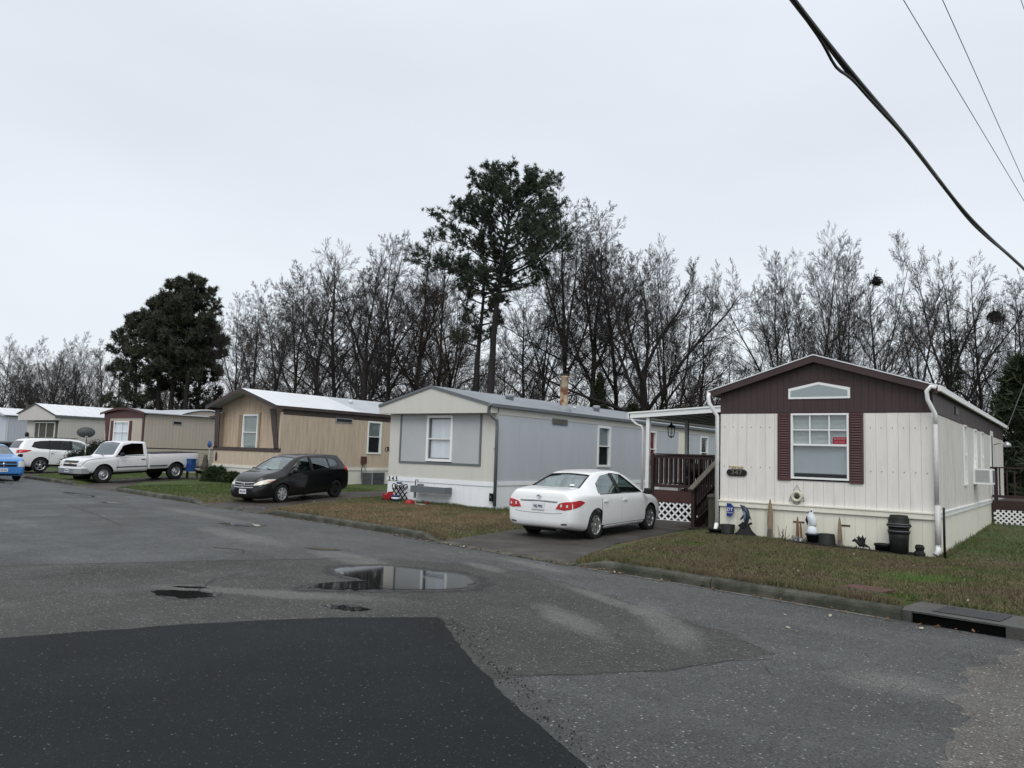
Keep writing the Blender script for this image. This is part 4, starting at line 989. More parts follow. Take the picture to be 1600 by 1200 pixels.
for i in range(4): b.tube([(-.27 + .18 * i + .085 * math.cos(t * PI / 4), 0, .50 + .085 * math.sin(t * PI / 4)) for t in range(9)], .016, 5)
b.build('trellis_slats', 'black', lt)['kind'] = 'stuff'; MB().bar((.3, 0, .1), (.42, -.03, -.04), .03, .04).build('leg', 'black', lt)
tp = thing('toy_pail', 'blue toy pail standing upright at the foot of the black trellis', 'pail', (X0 + .76, Y0 - .34, .12)); MB().lathe([(.11, 0), (.14, .20), (.15, .21), (.13, .2), (.1, .02)], n=16).build('bucket', 'blue', tp); MB().lathe([(.128, .09), (.142, .10), (.145, .15), (.135, .155)], n=16).build('band', 'whitetoy', tp)
tc_ = thing('toy_cup', 'blue and white cup hung at the top of the black trellis', 'cup', (X0 + .72, Y0 - .17, .64)); MB().lathe([(.07, 0), (.075, .08), (.095, .09), (.095, .12), (.0, .12)], n=14).build('bucket', 'blue', tc_); MB().lathe([(.072, .015), (.078, .02), (.078, .06), (.072, .065)], n=14).build('band', 'whitetoy', tc_)
rt = thing('toy_wagon', 'dark red toy wagon half hidden left of the blue pail', 'toy', (X0 + .38, Y0 - .32, .12)); b = MB(); b.prism([(-.16, .03), (.16, .03), (.2, .14), (.1, .32), (.0, .18), (-.14, .26)], 'y', -.1, .1); b.build('wagon_body', 'redtoy', rt)
for x in (-.1, .12): MB().lathe([(0, -.02), (.05, -.02), (.05, .02), (0, .02)], (x, -.12, .05), 12, 'y').build('wheel', 'black', rt)
rb = thing('toy_ball', 'bright red domed toy lying in the grass under the grey shelf', 'toy', (X0 + 1.55, Y0 - .5, .11)); MB().lathe([(.17, 0), (.16, .07), (.10, .13), (0, .15)], n=16).build('dome', 'redtoy', rb); MB().lathe([(.2, .0), (.2, .02), (.17, .03)], n=16).build('brim', 'redtoy', rb)
tt = thing('toy_track', 'flat white toy with red ends lying right of the red domed toy', 'toy', (X0 + 2.05, Y0 - .48, .10)); MB().box(-.22, .22, -.06, .06, 0, .035).build('base', 'whitetoy', tt); MB().box(.22, .26, -.05, .05, .01, .12).build('end_piece', 'redtoy', tt); MB().lathe([(.03, 0), (.03, .1), (0, .12)], (-.26, 0, 0), 8).build('peg', 'driftwood', tt)

# ---- tan home with dark brown trim
X0, Y0, W, L = -32.40, 20.42, 4.88, 16
h = thing('mobile_home', 'tan wood-grained mobile home with dark brown trim and white sheet roof behind the black hatchback', 'mobile home', (X0, Y0, 0))
MB().box(.2, W - .10, .75, L - .02, -.1, 3.3).build('wall_core', 'core', h)
prof = [(-.35, 3.60), (W / 2 - .15, 4.36), (W + .08, 3.55)]; pf = prof_fn(prof, .09); RC = .30  # front wall is recessed between slanted trims
F2 = lambda u, o, z: (u, RC - o, z)
win = (1.72, 2.86, 1.66, 3.22)
siding(h, F2, .0, W, 1.62, lambda x: pf(x) - .0, .2, 'tanfront', False, 'siding_panel', [win], jit=.004, seed=3)
siding(h, FR, .0, W, .93, 1.58, .2, 'tan', False, 'lower_siding_panel', jit=.003, seed=4, o0=-.3)
b = MB(FR, True); b.box(1.42, 1.66, -.29, -.27, 1.64, 3.2); b.box(2.92, 3.02, -.29, -.272, 1.64, 3.3); b.build('wall_batten', 'tanbatten', h)
window(h, F2, *win, fw=.07, rails=[2.42], back='greencurtain', proud=.04)
# slanted corner posts and sill beam (trapezoid surround)
fbox(FR, 'sill_beam', 'brown', h, (-.02, W + .0, -.02, .03, 1.58, 1.74))
for s_ in (0, 1):
    xb, xt = (0.05, -.06) if s_ == 0 else (W - .05, W - .42)
    b = MB(); wd = .30; sg_ = 1 if s_ == 0 else -1
    pts = [(xb, 1.70), (xb + sg_ * wd, 1.70), (xt + sg_ * (wd + .08), 3.45), (xt, 3.45)]; b.prism(pts, 'y', -.03, .02); fix_normals(b.build('corner_post', 'brown', h))
# triangular wing panels on the side beside the recess
fbox(FR, 'wing_panel', 'tan', h, (W - .1, W - .004, -.3, .0, 1.74, 3.3)); fbox(FR, 'wing_panel', 'tan', h, (.0, .1, -.3, .0, 1.74, 3.3))
siding(h, FR, 0, W, -.12, .93, .305, 'tanskirt', False, 'skirting_panel', seed=2); fbox(FR, 'skirting_ledge', 'tanskirt', h, (-.02, W + .02, -.02, .03, .82, .945)); S = SD(W); fbox(S, 'skirting_ledge', 'tanskirt', h, (0, L, -.02, .03, .83, .96))
ops = [(4.95, 5.85, 1.62, 3.18)]
siding(h, S, 0, L, .95, 3.2, .2, 'tan', False, 'side_siding_panel', ops, jit=.002, seed=8); siding(h, S, 0, L, -.12, .84, .305, 'tanskirt', False, 'side_skirting_panel', seed=9)
siding(h, S, 0, L, 3.2, 3.50, 2.44, 'brown', True, 'side_band_panel', o1=.012, gap=.003, seed=7, jit=.001)
window(h, S, *ops[0], fw=.075, rails=[2.44], back='greencurtain', lower_back='darkroom')
v_ = fbox(S, 'wall_vent', 'gal', h, (2.95, 3.95, .013, .04, 3.02, 3.22)); fbox(S, 'vent_grille', 'darkroom', v_, (3.0, 3.9, .041, .046, 3.05, 3.19))
rf = roof(h, prof, -.32, L + .1, 'whiteroof2', name='roof', single=2.4, mats2=['whiteroof', 'whiteroof', 'whiteroof2', 'whiteroof2', 'whiteroof', 'whiteroof', 'whiteroof2', 'whiteroof2'], fascia='brown', fdepth=.17, fth=.035)
MB().box(W + .07, W + .10, -.33, L + .1, 3.42, 3.56).build('fascia', 'brown', h); MB().box(-.37, -.345, -.33, L + .1, 3.44, 3.60).build('fascia', 'brown', h)
cap(rf, 3.3, 5.2, prof_fn(prof)(3.3), .10, .15, 'whiteroof'); cap(rf, 3.4, 9.2, prof_fn(prof)(3.4), .13, .18, 'whiteroof')
wb_ = MB(); wb_.box(-.15, -.02, .05, .15, 1.1, 1.5); 
ow = thing('wall_ornament', 'narrow dark oval ornament on the tan wall at the left corner', 'ornament', (X0 + .25, Y0 - .01, 1.28)); MB().lathe([(0, -.03), (.07, -.025), (.07, 0)], (0, 0, 0), 14, 'y').build('oval_plate', 'brown', ow); ow.scale = (1, 1, 3.0)
bs = thing('security_sign', 'small round blue sign on a thin stake left of the tan home', 'sign', (X0 - .12, Y0 - .15, .15)); MB().lathe([(0, -.02), (.16, -.018), (.16, .0), (0, .002)], (0, 0, 1.68), 16, 'y').build('sign_plate', 'blue', bs); tubepart('stake', 'gal', bs, [(0, .005, 0), (0, .005, 1.6)], .012, 5)
# heat pump and meter box on the side
hp = thing('heat_pump', 'dark box-shaped heat pump with louvred sides beside the tan home', 'air conditioner', (X0 + W + .42, Y0 + 5.05, .17))
MB().box(-.34, .34, -.36, .40, .03, .56).build('casing', 'darkiron', hp); MB().box(-.40, .40, -.42, .46, -.04, .03).build('base_pad', 'concretelight', hp); MB().box(-.35, .35, -.37, .41, .56, .61).build('top_panel', 'gal', hp)
b = MB()
for i in range(9): b.box(-.345, .345, -.365, -.361, .06 + .055 * i, .085 + .055 * i); b.box(.341, .345, -.34, .38, .06 + .055 * i, .085 + .055 * i)
b.build('louvres', 'slate', hp)['kind'] = 'stuff'; 
for x, y in ((-.345, -.365), (.345, -.365), (.345, .405)): MB().box(x - .015, x + .015, y - .015, y + .015, .0, .6).build('corner_leg', 'gal', hp)
mb_ = thing('meter_box', 'small rusty brown meter box with a cable on the tan side wall', 'electrical box', (X0 + W, Y0 + 4.75, 1.15)); MB().box(.0, .12, -.14, .14, .0, .34).build('casing', 'rust', mb_); tubepart('cable', 'black', mb_, [(.05, -.05, 0), (.06, -.12, -.35), (.06, -.06, -.9), (.2, .1, -1.0)], .016, 5); tubepart('cable', 'slate', mb_, [(.05, .05, 0), (.06, .12, -.25), (.14, .18, -.5)], .014, 5)

# ---- sand home with dark red trim and bowed roof
X0, Y0, W, L = -44.9, 21.35, 4.4, 16
h = thing('mobile_home', 'sand-coloured mobile home with dark red trim and a bowed metal roof behind the white pickup', 'mobile home', (X0, Y0, 0))
MB().box(.10, W - .10, .10, L, -.1, 3.3).build('wall_core', 'core', h)
prof = [(-.25, 3.42)] + [(-.25 + (W + .45) * t, 3.42 + .27 * math.sin(PI * t)) for t in (.15, .3, .45, .6, .75, .88)] + [(W + .2, 3.42)]
win = (1.05, 2.75, 1.75, 2.95)
siding(h, FR, 0, W, 1.55, 3.3, .2, 'tan2', False, 'siding_panel', [win], seed=3); 
window(h, FR, win[0], win[1], win[2], win[3], .06, rails=[2.36], mull=[1.92], back='curtain')
fbox(FR, 'shutter', 'redtrim', h, (.72, 1.02, .0, .03, 1.7, 2.98)); fbox(FR, 'shutter', 'redtrim', h, (2.78, 3.05, .0, .03, 1.7, 2.98))
b = MB(FR, True)
for s_, (xa, xb) in enumerate(((-.02, .35), (W - .02, W - .22))):
    sg_ = 1 if s_ == 0 else -1
    b.prism([(xa, 3.28), (xa + sg_ * .55, 3.28), (xb + sg_ * .14, 1.6), (xb, 1.6)] if s_ == 0 else [(xa, 3.28), (xa - .2, 3.28), (xb + .05, 1.6), (xb + .2, 1.6)], 'y', .0, .05)
fix_normals(b.build('corner_trim', 'redtrim', h)); fbox(FR, 'header_beam', 'redtrim', h, (-.03, W + .0, .0, .06, 3.15, 3.42))
MB().prism([(x, z) for x, z in prof[1:-1]] + [(W, 3.42), (0, 3.42)], 'y', -.03, .02).build('bow_gable', 'redtrim', h)
S = SD(W)
def sand_top(u): return 3.42 + (.30 * math.sin(PI * (u - 2.2) / 2.9) if 2.2 < u < 5.1 else 0)
siding(h, S, 0, L, 1.55, sand_top, .2, 'tan2', False, 'side_siding_panel', seed=8)
for z in range(8): fbox(S, 'lap_board', 'tan2', h, (0, L, -.05, .012 + .0 * z, -.1 + .2 * z, .09 + .2 * z), )
for z in range(7): fbox(FR, 'lap_board', 'tan2', h, (0, W, -.05, .012, -.1 + .2 * z, .09 + .2 * z))
fbox(S, 'lap_backing', 'core', h, (0, L, -.05, -.004, -.1, 1.55)); fbox(FR, 'lap_backing', 'core', h, (0, W, -.05, -.004, -.1, 1.55))
v_ = fbox(S, 'wall_vent', 'gal', h, (1.55, 2.1, .002, .03, 2.86, 3.06)); fbox(S, 'vent_grille', 'darkroom', v_, (1.6, 2.05, .031, .035, 2.89, 3.03))
rf = roof(h, prof, -.18, L, 'whiteroof2', name='roof', fascia='redtrim', fdepth=.10, fth=.03)
cg = [(2.0 + 3.3 * t, 3.45 + .31 * math.sin(PI * t)) for t in (0, .1, .2, .35, .5, .65, .8, .9, 1)]
b = MB(); b.prism([(y, z + .04) for y, z in cg] + [(y, z) for y, z in cg[::-1]], 'x', .3, W + .12); fix_normals(b.build('cross_roof', 'whiteroof', rf))
b = MB(); x = .5
while x < W:
    b.tube([(x, y, z + .05) for y, z in cg], .02, 4); x += .35
b.build('roof_ribs', 'whiteroof2', rf)['kind'] = 'stuff'
# small brown side porch roof between sand and tan homes
aw = thing('awning', 'small dark brown awning with curved bracket on the left side of the tan home', 'awning', (-33.9, 21.0, 0)); MB().add([(0, 0, 3.05), (1.5, 0, 3.2), (1.5, 2.5, 3.2), (0, 2.5, 3.05), (0, 0, 3.17), (1.5, 0, 3.32), (1.5, 2.5, 3.32), (0, 2.5, 3.17)], [(3, 2, 1, 0), (4, 5, 6, 7), (0, 1, 5, 4), (1, 2, 6, 5), (2, 3, 7, 6), (3, 0, 4, 7)]).build('roof_slab', 'brown', aw)
tubepart('support_arm', 'brown', aw, [(.6, .1, 3.07), (.7, .1, 2.85), (1.0, .1, 2.7), (1.5, .1, 2.62)], .05, 6); MB().box(1.05, 1.5, .02, .2, 2.2, 2.7).build('end_panel', 'brown', aw)

# ---- greige home with wide front window
X0, Y0, W, L = -58.35, 22.52, 4.85, 14
h = thing('mobile_home', 'greige mobile home with wide three-part front window and ribbed white roof behind the white SUV', 'mobile home', (X0, Y0, 0))
MB().box(.10, W - .10, .10, L, -.1, 3.1).build('wall_core', 'core', h)
prof = [(-1.0, 3.55), (W / 2 - .6, 4.22), (W + .12, 3.42)]; pf = prof_fn(prof, .05)
win = (1.15, 4.3, 1.45, 2.98)
siding(h, FR, 0, W, .8, 3.1, .2, 'greige', False, 'siding_panel', [(1.0, 4.75, 1.3, 3.1)], seed=3)
fbox(FR, 'window_surround', 'postwood', h, (1.0, 4.75, -.09, -.02, 1.3, 3.1))
window(h, FR, *win, fw=.07, rails=[1.95], mull=[1.9, 3.0], back='greencurtain'); 
b = MB(); b.prism([(-.85, 3.08), (W + .05, 3.08), (W + .05, pf(W + .05)), (W / 2 - .6, pf(W / 2 - .6)), (-.85, pf(-.85))], 'y', -.30, .05); b.build('gable', 'greige', h)
S = SD(W); siding(h, S, 0, L, -.1, 3.05, .2, 'greige', False, 'side_siding_panel', seed=8); siding(h, S, 0, L, 3.05, 3.38, 2.4, 'greige', False, 'side_band_panel', o1=.01, seed=8)
siding(h, FR, 0, W, -.1, .8, .2, 'greige', False, 'skirting_panel', seed=3); window(h, S, 9.0, 10.2, 1.6, 2.8, .06, rails=[2.2], back='darkroom')
rf = roof(h, prof, -.33, L, 'whiteroof', name='roof', ribs=.62, fascia='brown', fdepth=.07, fth=.03); MB().box(W + .11, W + .14, -.34, L, 3.30, 3.42).build('fascia', 'slate', h); cap(rf, 3.0, 5.5, prof_fn(prof)(3.0), .22, .2, 'slate')
# ---- pale blue-white home at the far left
X0, Y0, W, L = -71.2, 24.2, 4.7, 9
h = thing('mobile_home', 'pale blue-white mobile home with low white roof at the far left of the row', 'mobile home', (X0, Y0, 0))
MB().box(.10, W - .10, .10, L, -.1, 3.3).build('wall_core', 'core', h)
prof = [(-.3, 3.62), (W / 2, 4.22), (W + .2, 3.62)]
siding(h, FR, 0, W, -.1, 3.5, .2, 'paleblue', False, 'siding_panel', [(1.2, 3.2, 1.5, 2.95)], seed=3); window(h, FR, 1.2, 3.2, 1.5, 2.95, .07, mull=[2.2], back='darkroom')
S = SD(W); siding(h, S, 0, L, -.1, 3.5, .2, 'paleblue', False, 'side_siding_panel', seed=8); roof(h, prof, -.3, L, 'whiteroof', name='roof', ribs=.62, fascia='paleblue', fdepth=.12)
fbox(S, 'corner_trim', 'trimwhite', h, (-.05, .12, .0, .03, -.1, 3.5)); MB().prism([(-.2, 3.5), (W + .1, 3.5), (W / 2, 4.15)], 'y', -.05, .0).build('gable', 'paleblue', h)

# ------------------------------------------------------------------ porch between the homes: deck, rails, lattice, stairs, roof
def lattice(parent, xf, u0, u1, z0, z1, pitch=.115, wd=.035, m='white', name='lattice_slats', cut=None):
    b = MB(xf, True); Hh = z1 - z0; b2 = b
    for s_ in (-1, 1):
        u = u0 - Hh
        while u < u1 + Hh:
            p = [u, z0]; q = [u + s_ * Hh, z1]
            t0, t1 = 0., 1.; dx = q[0] - p[0]
            for lim, sg_ in ((u0, 1), (u1, -1)):
                f0, f1 = (p[0] - lim) * sg_, (q[0] - lim) * sg_
                if f0 < 0 and f1 < 0: t0 = 2; break
                if f0 < 0: t0 = max(t0, f0 / (f0 - f1))
                if f1 < 0: t1 = min(t1, f0 / (f0 - f1))
            if t0 < t1 - .02:
                pa = (p[0] + dx * t0, z0 + Hh * t0); pb = (p[0] + dx * t1, z0 + Hh * t1)
                if not (cut and cut(pa, pb)):
                    d = Vector((pb[0] - pa[0], pb[1] - pa[1])).normalized(); n_ = Vector((-d.y, d.x)) * wd / 2; o0 = .0 if s_ < 0 else .010; o1 = o0 + .009
                    c = [(pa[0] + n_.x, pa[1] + n_.y), (pb[0] + n_.x, pb[1] + n_.y), (pb[0] - n_.x, pb[1] - n_.y), (pa[0] - n_.x, pa[1] - n_.y)]
                    b.add([(x, o0, z) for x, z in c] + [(x, o1, z) for x, z in c], [(0, 1, 2, 3), (7, 6, 5, 4), (0, 4, 5, 1), (1, 5, 6, 2), (2, 6, 7, 3), (3, 7, 4, 0)])
            u += pitch
    o = fix_normals(b.build(name, m, parent)); o['kind'] = 'stuff'; return o
DX, DY = -9.92, 20.0       # deck corner
dk = thing('deck', 'dark brown wooden porch deck with railing, white lattice and stairs beside home 347', 'deck', (DX, DY, 0))
DW_, DL_ = 3.28, 8.0; zt = .93
for i in range(int(DL_ / .145)):
    y = i * .145; MB().box(.0, DW_, y, y + .138, zt - .035, zt).build('deck_board', 'deckwood', dk)
MB().box(-.02, DW_ - 1.1 + 1.1, -.045, -.005, .60, .915).build('fascia_board', 'deckred', dk); MB().box(-.06, -.02, -.04, DL_, .60, .915).build('fascia_board', 'deckred', dk)
for x, y in ((0.03, -.02), (2.1, -.02), (3.2, -.02), (.03, 2.7), (.03, 5.4), (.03, 7.9)):
    MB().box(x - .045, x + .045, y - .045 - .0, y + .045, 0.0 if x < .1 else .1, 1.93).build('post', 'deckwood', dk)
def rail(p, q, z0, z1, n, parent=dk):
    MB().bar((*p, z1), (*q, z1 + 0), .13, .035).build('top_rail', 'deckwood', parent); MB().bar((*p, z0), (*q, z0), .04, .085).build('bottom_rail', 'deckwood', parent)
    MB().bar((*p, z1 - .07), (*q, z1 - .07), .04, .085).build('under_rail', 'deckwood', parent)
    for i in range(n):
        t = (i + .5) / n; x = p[0] + (q[0] - p[0]) * t; y = p[1] + (q[1] - p[1]) * t
        MB().box(x - .02, x + .02, y - .02, y + .02, z0 + .043, z1 - .113).build('baluster', 'deckwood', parent)
rail((.08, -.02), (2.06, -.02), 1.06, 1.94, 14); rail((.03, .05), (.03, 7.85), 1.06, 1.94, 48); rail((.05, 7.95), (3.2, 7.95), 1.06, 1.94, 20)
lattice(dk, lambda u, o, z: (u, -.03 - o, z), .02, 1.98, .12, .60, pitch=.2, wd=.048, cut=lambda a, c: max(a[0], c[0]) > 1.55 and min(a[1], c[1]) < .3)
b = MB(); b.box(.0, 2.1, -.06, -.03, .09, .125); b.bar((1.9, -.05, .1), (1.98, -.05, .58), .02, .10); b.build('lattice_frame', 'white', dk)
b = MB(); b.box(-.05, 2.2, .0, .02, -.05, .1); b.box(-.05, 2.15, .35, .37, -.05, .62); b.build('under_deck_board', 'timber', dk)
# stairs running down towards the street along the wall of 347
n = 4
for i in range(n):
    z = .93 - (i + 1) * .19; y = -.12 - i * .42 - .30
    MB().box(2.16, 3.12, y, y + .34, z - .035, z).build('stair_tread', 'deckwood', dk); MB().box(2.16, 3.12, y + .32, y + .34, z, z + .15).build('stair_riser', 'timber', dk)
MB().box(2.14, 3.14, -2.32, -1.85, .0, .16).build('bottom_step', 'timber', dk)
for x in (2.11, 3.14): MB().prism([(-.04, .93), (-.04, .6), (-1.9, .02), (-1.98, .02), (-1.98, .28)], 'x', x - .02, x + .02).build('stringer', 'deckwood', dk)
MB().box(2.06, 2.15, -2.0, -1.91, .08, 1.13).build('stair_post', 'deckwood', dk)
MB().bar((2.10, -2.12, 1.07), (2.10, .02, 1.98), .145, .038).build('stair_handrail', 'oldwood', dk); MB().bar((2.10, -2.0, .55), (2.10, -.02, 1.38), .04, .08).build('stair_rail', 'deckwood', dk)
for i in range(12):
    y = -1.8 + i * .15; zc = 1.07 + (y + 2.12) * .425; zb = .28 + (y + 2.0) * .37; MB().box(2.08, 2.12, y - .02, y + .02, zb, zc).build('baluster', 'deckwood', dk)
np_ = thing('newel_post', 'weathered green-grey timber post with flat cap at the foot of the porch stairs', 'post', (-7.08, 17.45, .14))
MB().box(-.07, .07, -.07, .07, -.1, .80).build('shaft', 'postwood', np_); b = MB(); b.prism([(-.10, .80), (.10, .80), (.10, .83), (.04, .875), (-.04, .875), (-.10, .83)], 'y', -.10, .10); b.build('cap', 'oldwood', np_)
# porch roof
pr = thing('porch_roof', 'white metal porch roof on posts spanning from home 347 towards the blue-grey home', 'roof', (-10.6, DY, 0))
RW = 4.0; z0, z1 = 3.02, 3.25
vs = [(0, 0, z0), (RW, 0, z1), (RW, 8, z1), (0, 8, z0)]
b = MB(); b.add([(x, y, z) for x, y, z in vs] + [(x, y, z + .03) for x, y, z in vs], [(3, 2, 1, 0), (4, 5, 6, 7), (0, 1, 5, 4), (1, 2, 6, 5), (2, 3, 7, 6), (3, 0, 4, 7)]); b.build('roof_sheet', 'whiteroof2', pr)
for i in range(9):
    b = MB(); x = .3 + i * .42; z = z0 + (z1 - z0) * x / RW; b.box(x - .02, x + .02, .05, 7.95, z - .05, z + .002); b.build('roof_rib', 'trimwhite', pr)
MB().bar((-.05, -.03, z0 + .015), (RW + .02, -.03, z1 + .02), .06, .17).build('front_fascia', 'trimwhite', pr); MB().bar((-.05, -.065, z0 + .085), (RW + .02, -.065, z1 + .09), .05, .04).build('fascia_lip', 'trimwhite', pr)
MB().box(-.10, -.02, -.06, 8.0, z0 - .07, z0 + .09).build('side_gutter', 'trimwhite', pr)
for y in (.06, 2.72, 5.4, 7.9): MB().box(.47, .57, y - .05, y + .05, .05 if y < .1 else .93, z0 + .01).build('post', 'trimwhite' if y < .1 else 'dsgrey', pr)
tubepart('downspout', 'dsgrey', pr, [(-.02, .0, 2.98), (.05, -.05, 2.9), (.2, -.08, 2.78), (.38, -.09, 2.72), (.42, -.09, 2.6), (.42, -.09, .1)], .035, 8)
ln = thing('lantern', 'black hanging lantern with glass panes under the porch roof', 'lantern', (-9.95, 21.3, 2.47))
b = MB(); b.lathe([(.0, .50), (.02, .49), (.05, .44), (.145, .36), (.16, .33), (.14, .32)], n=6, smooth=False); b.lathe([(.07, -.02), (.105, .0), (.105, .02), (.0, .02)], n=6, smooth=False); b.lathe([(0, -.06), (.018, -.04), (.03, -.02)], n=6)
for k in range(6): t = PI / 3 * k; b.bar((.105 * math.cos(t), .105 * math.sin(t), .02), (.145 * math.cos(t), .145 * math.sin(t), .32), .012, .012)
b.build('cage', 'black', ln); MB().lathe([(.09, .02), (.13, .32)], n=6, smooth=False, cap=False).build('pane', 'winglass', ln); tubepart('chain', 'black', ln, [(0, 0, .50), (0, 0, .62)], .008, 4)
ln.scale = (.85,) * 3
# plant pots / clutter on the deck seen between the balusters
for i, (x, y, r_, hh, lab) in enumerate([(-8.9, 20.5, .16, .55, 'dark covered grill shape standing on the deck behind the front rail'), (-9.55, 20.4, .12, .3, 'white low box on the deck behind the left balusters')]):
    t_ = thing('deck_grill' if i == 0 else 'storage_box', lab, 'grill' if i == 0 else 'box', (x, y, .93))
    if i == 0:
        MB().lathe([(.05, .35), (.2, .42), (.26, .55), (.24, .68), (.1, .78), (0, .8)], n=16).build('bowl', 'blackplastic', t_)
        for k in range(3): a = k * 2.1; MB().bar((.15 * math.cos(a), .15 * math.sin(a), .45), (.3 * math.cos(a), .3 * math.sin(a), 0), .03, .03).build('leg', 'iron', t_)
    else: MB().box(-.28, .3, -.12, .12, 0, .14).build('casing', 'whitetoy', t_); MB().box(-.3, .32, -.14, .14, .14, .17).build('lid', 'trimwhite', t_)
# far white door steps are hidden; right-hand deck of 347
d2 = thing('deck', 'dark railed deck with white lattice on the right side of home 347', 'deck', (-2.30, 27.5, 0))
MB().box(0, 5, 0, 4, .82, .87).build('deck_floor', 'deckwood', d2); MB().box(-.02, 5.0, -.05, -.005, .62, .90).build('fascia_board', 'deckwood', d2)
for x in (.06, .9, 1.9, 3.0, 4.0, 4.9): MB().box(x - .05, x + .05, -.02, .08, 0, 1.86).build('post', 'deckwood', d2)
MB().box(-.08, 5.0, -.07, .09, 1.86, 1.90).build('top_rail', 'deckwood', d2); MB().box(-.04, 5.0, -.03, .02, .98, 1.06).build('bottom_rail', 'deckwood', d2)
for i in range(26):
    x = .16 + i * .19
    if i % 4 != 3: MB().box(x - .02, x + .02, -.0, .04, 1.06, 1.86).build('baluster', 'deckwood', d2)
lattice(d2, lambda u, o, z: (u, -.03 - o, z), 0, 4.9, .16, .62, pitch=.14, wd=.04)
MB().box(0, 4.9, .3, .32, -.1, .62).build('under_deck_board', 'timber', d2)
MB().box(1.0, 2.6, .6, .9, .95, 1.05).build('bench_seat', 'trimwhite', d2)

# ------------------------------------------------------------------ yard things in front of 347
def gz(x, y): return G(x, y)
tb = thing('landscape_timber', 'long dark timber edging laid on the grass along the front of home 347', 'edging', (-6.75, 16.32, .12))
xs_ = [0, 1.1, 2.25, 3.4, 4.45]; zz = [.055, .045, .03, .0, -.045]
for i in range(4): MB().bar((xs_[i] + .01, 0, zz[i]), (xs_[i + 1] - .01, -.02, zz[i + 1]), .10, .10).build('timber', 'timber', tb)
def pot(x, y, r0, r1, hh, label, name='plant_pot', cat='pot', m='blackplastic', flip=False, sx=1):
    t_ = thing(name, label, cat, (x, y, gz(x, y) - .01)); pr_ = [(r0, 0), (r1, hh), (r1 + .015, hh), (r1 + .015, hh + .03), (r1 - .02, hh + .03), (r1 - .03, hh - .04), (0, hh - .05)] if not flip else [(r1 + .015, 0), (r1 + .015, .04), (r1, .045), (r0, hh), (r0 * .9, hh + .01), (0, hh + .01)]
    MB().lathe(pr_, n=20).build('tub', m, t_); b = MB(); b.lathe([(r1 + .018, hh - .01 if not flip else .05), (r1 + .022, hh if not flip else .06)], n=20, cap=False); b.build('rim', m, t_); t_.scale = (sx, 1, 1); return t_
pot(-6.36, 16.52, .165, .14, .23, 'upside-down black pot at the left corner of home 347 behind the timber', flip=True)
pot(-6.62, 16.5, .11, .15, .10, 'low black saucer pot beside the downspout foot at the left corner')
pot(-4.53, 16.48, .12, .14, .2, 'small dark pot that carries the white seabird figure')
pot(-4.27, 16.46, .155, .175, .25, 'dark upturned tub right of the white seabird figure', flip=True)
pot(-3.22, 16.46, .14, .15, .16, 'low dark tub on the left of the stacked black bin')
# dolphin on a rock
dl = thing('dolphin_statue', 'dark dolphin figure leaping from a black rock base left of the tall driftwood stake', 'statue', (-5.95, 16.48, gz(-5.95, 16.48)))
b = MB(); prs = [(.27, 0), (.25, .06), (.17, .14), (.13, .22), (.10, .27), (.0, .30)]; b.lathe(prs, n=14)
b.v = [(x * (1 + .25 * mnoise.noise(Vector((x * 9, y * 9, z * 9)))), y * .7, z + .04 * mnoise.noise(Vector((x * 12, y * 12, z * 5)))) for x, y, z in b.v]; b.build('rock_base', 'rock', dl)
b = MB(); b.bar((-.16, 0, .24), (-.06, 0, .30), .05, .06); b.bar((.05, 0, .28), (.17, .0, .33), .05, .05); b.bar((-.02, -.05, .22), (.0, -.05, .34), .12, .10); b.build('wave_crest', 'rock', dl)
P = [(-.02, 0, .27), (.03, 0, .36), (.045, 0, .46), (.03, 0, .56), (-.01, 0, .64), (-.06, 0, .69), (-.10, 0, .715), (-.135, 0, .735)]; b = MB(); b.tube(P, [.03, .055, .075, .08, .07, .05, .026, .008], 12)
b.prism([(.08, .60), (.13, .48), (.16, .40), (.09, .46), (.06, .50)], 'y', -.012, .012); b.prism([(-.03, .52), (-.10, .44), (-.12, .38), (-.05, .42), (0, .46)], 'y', -.05, -.03); b.prism([(-.01, .32), (.09, .26), (.02, .26), (-.06, .24), (-.1, .29)], 'y', -.015, .015)
fix_normals(b.build('dolphin_body', 'dolphin', dl)); MB().tube([(-.0, -.045, .38), (.015, -.062, .47), (0, -.058, .56), (-.035, -.035, .63)], [.02, .035, .032, .012], 8).build('belly', 'dolphinbelly', dl)
dl.scale = (.85, .85, .92)
def stake(x, y, hh, wd, label, m='driftwood', th=.05, lean=0, sd=1):
    t_ = thing('driftwood_stake', label, 'stake', (x, y, gz(x, y) - .02)); b = MB(); r_ = random.Random(sd); n = 9; L_, R_ = [], []
    for i in range(n + 1):
        f = i / n; k = wd / 2 * (1 - .35 * f if f < .72 else (1 - .252) * (1 - (f - .72) / .31)) * (1 + r_.uniform(-.12, .12)); L_.append((-k + lean * f, f * hh)); R_.append((k + lean * f, f * hh))
    b.prism(L_ + R_[::-1], 'y', -th / 2, th / 2); fix_normals(b.build('board', m, t_)); b = MB(); b.box(-wd * .35, wd * .3, -th / 2 - .004, -th / 2 + .002, hh * .05, hh * .28); b.build('split_face', 'oldwood', t_); return t_
stake(-5.44, 16.56, .86, .125, 'tallest driftwood stake, forked top, standing left of the life ring', sd=2); stake(-4.87, 16.55, .55, .06, 'narrow reddish driftwood stake under the left skirting vent', 'driftred', sd=3); stake(-4.77, 16.5, .46, .045, 'thin short reddish driftwood stake just left of the white seabird', 'driftred', lean=-.03, sd=4)
stake(-4.03, 16.54, .62, .085, 'sharp pointed driftwood stake right of the dark upturned tub', lean=-.01, sd=5)
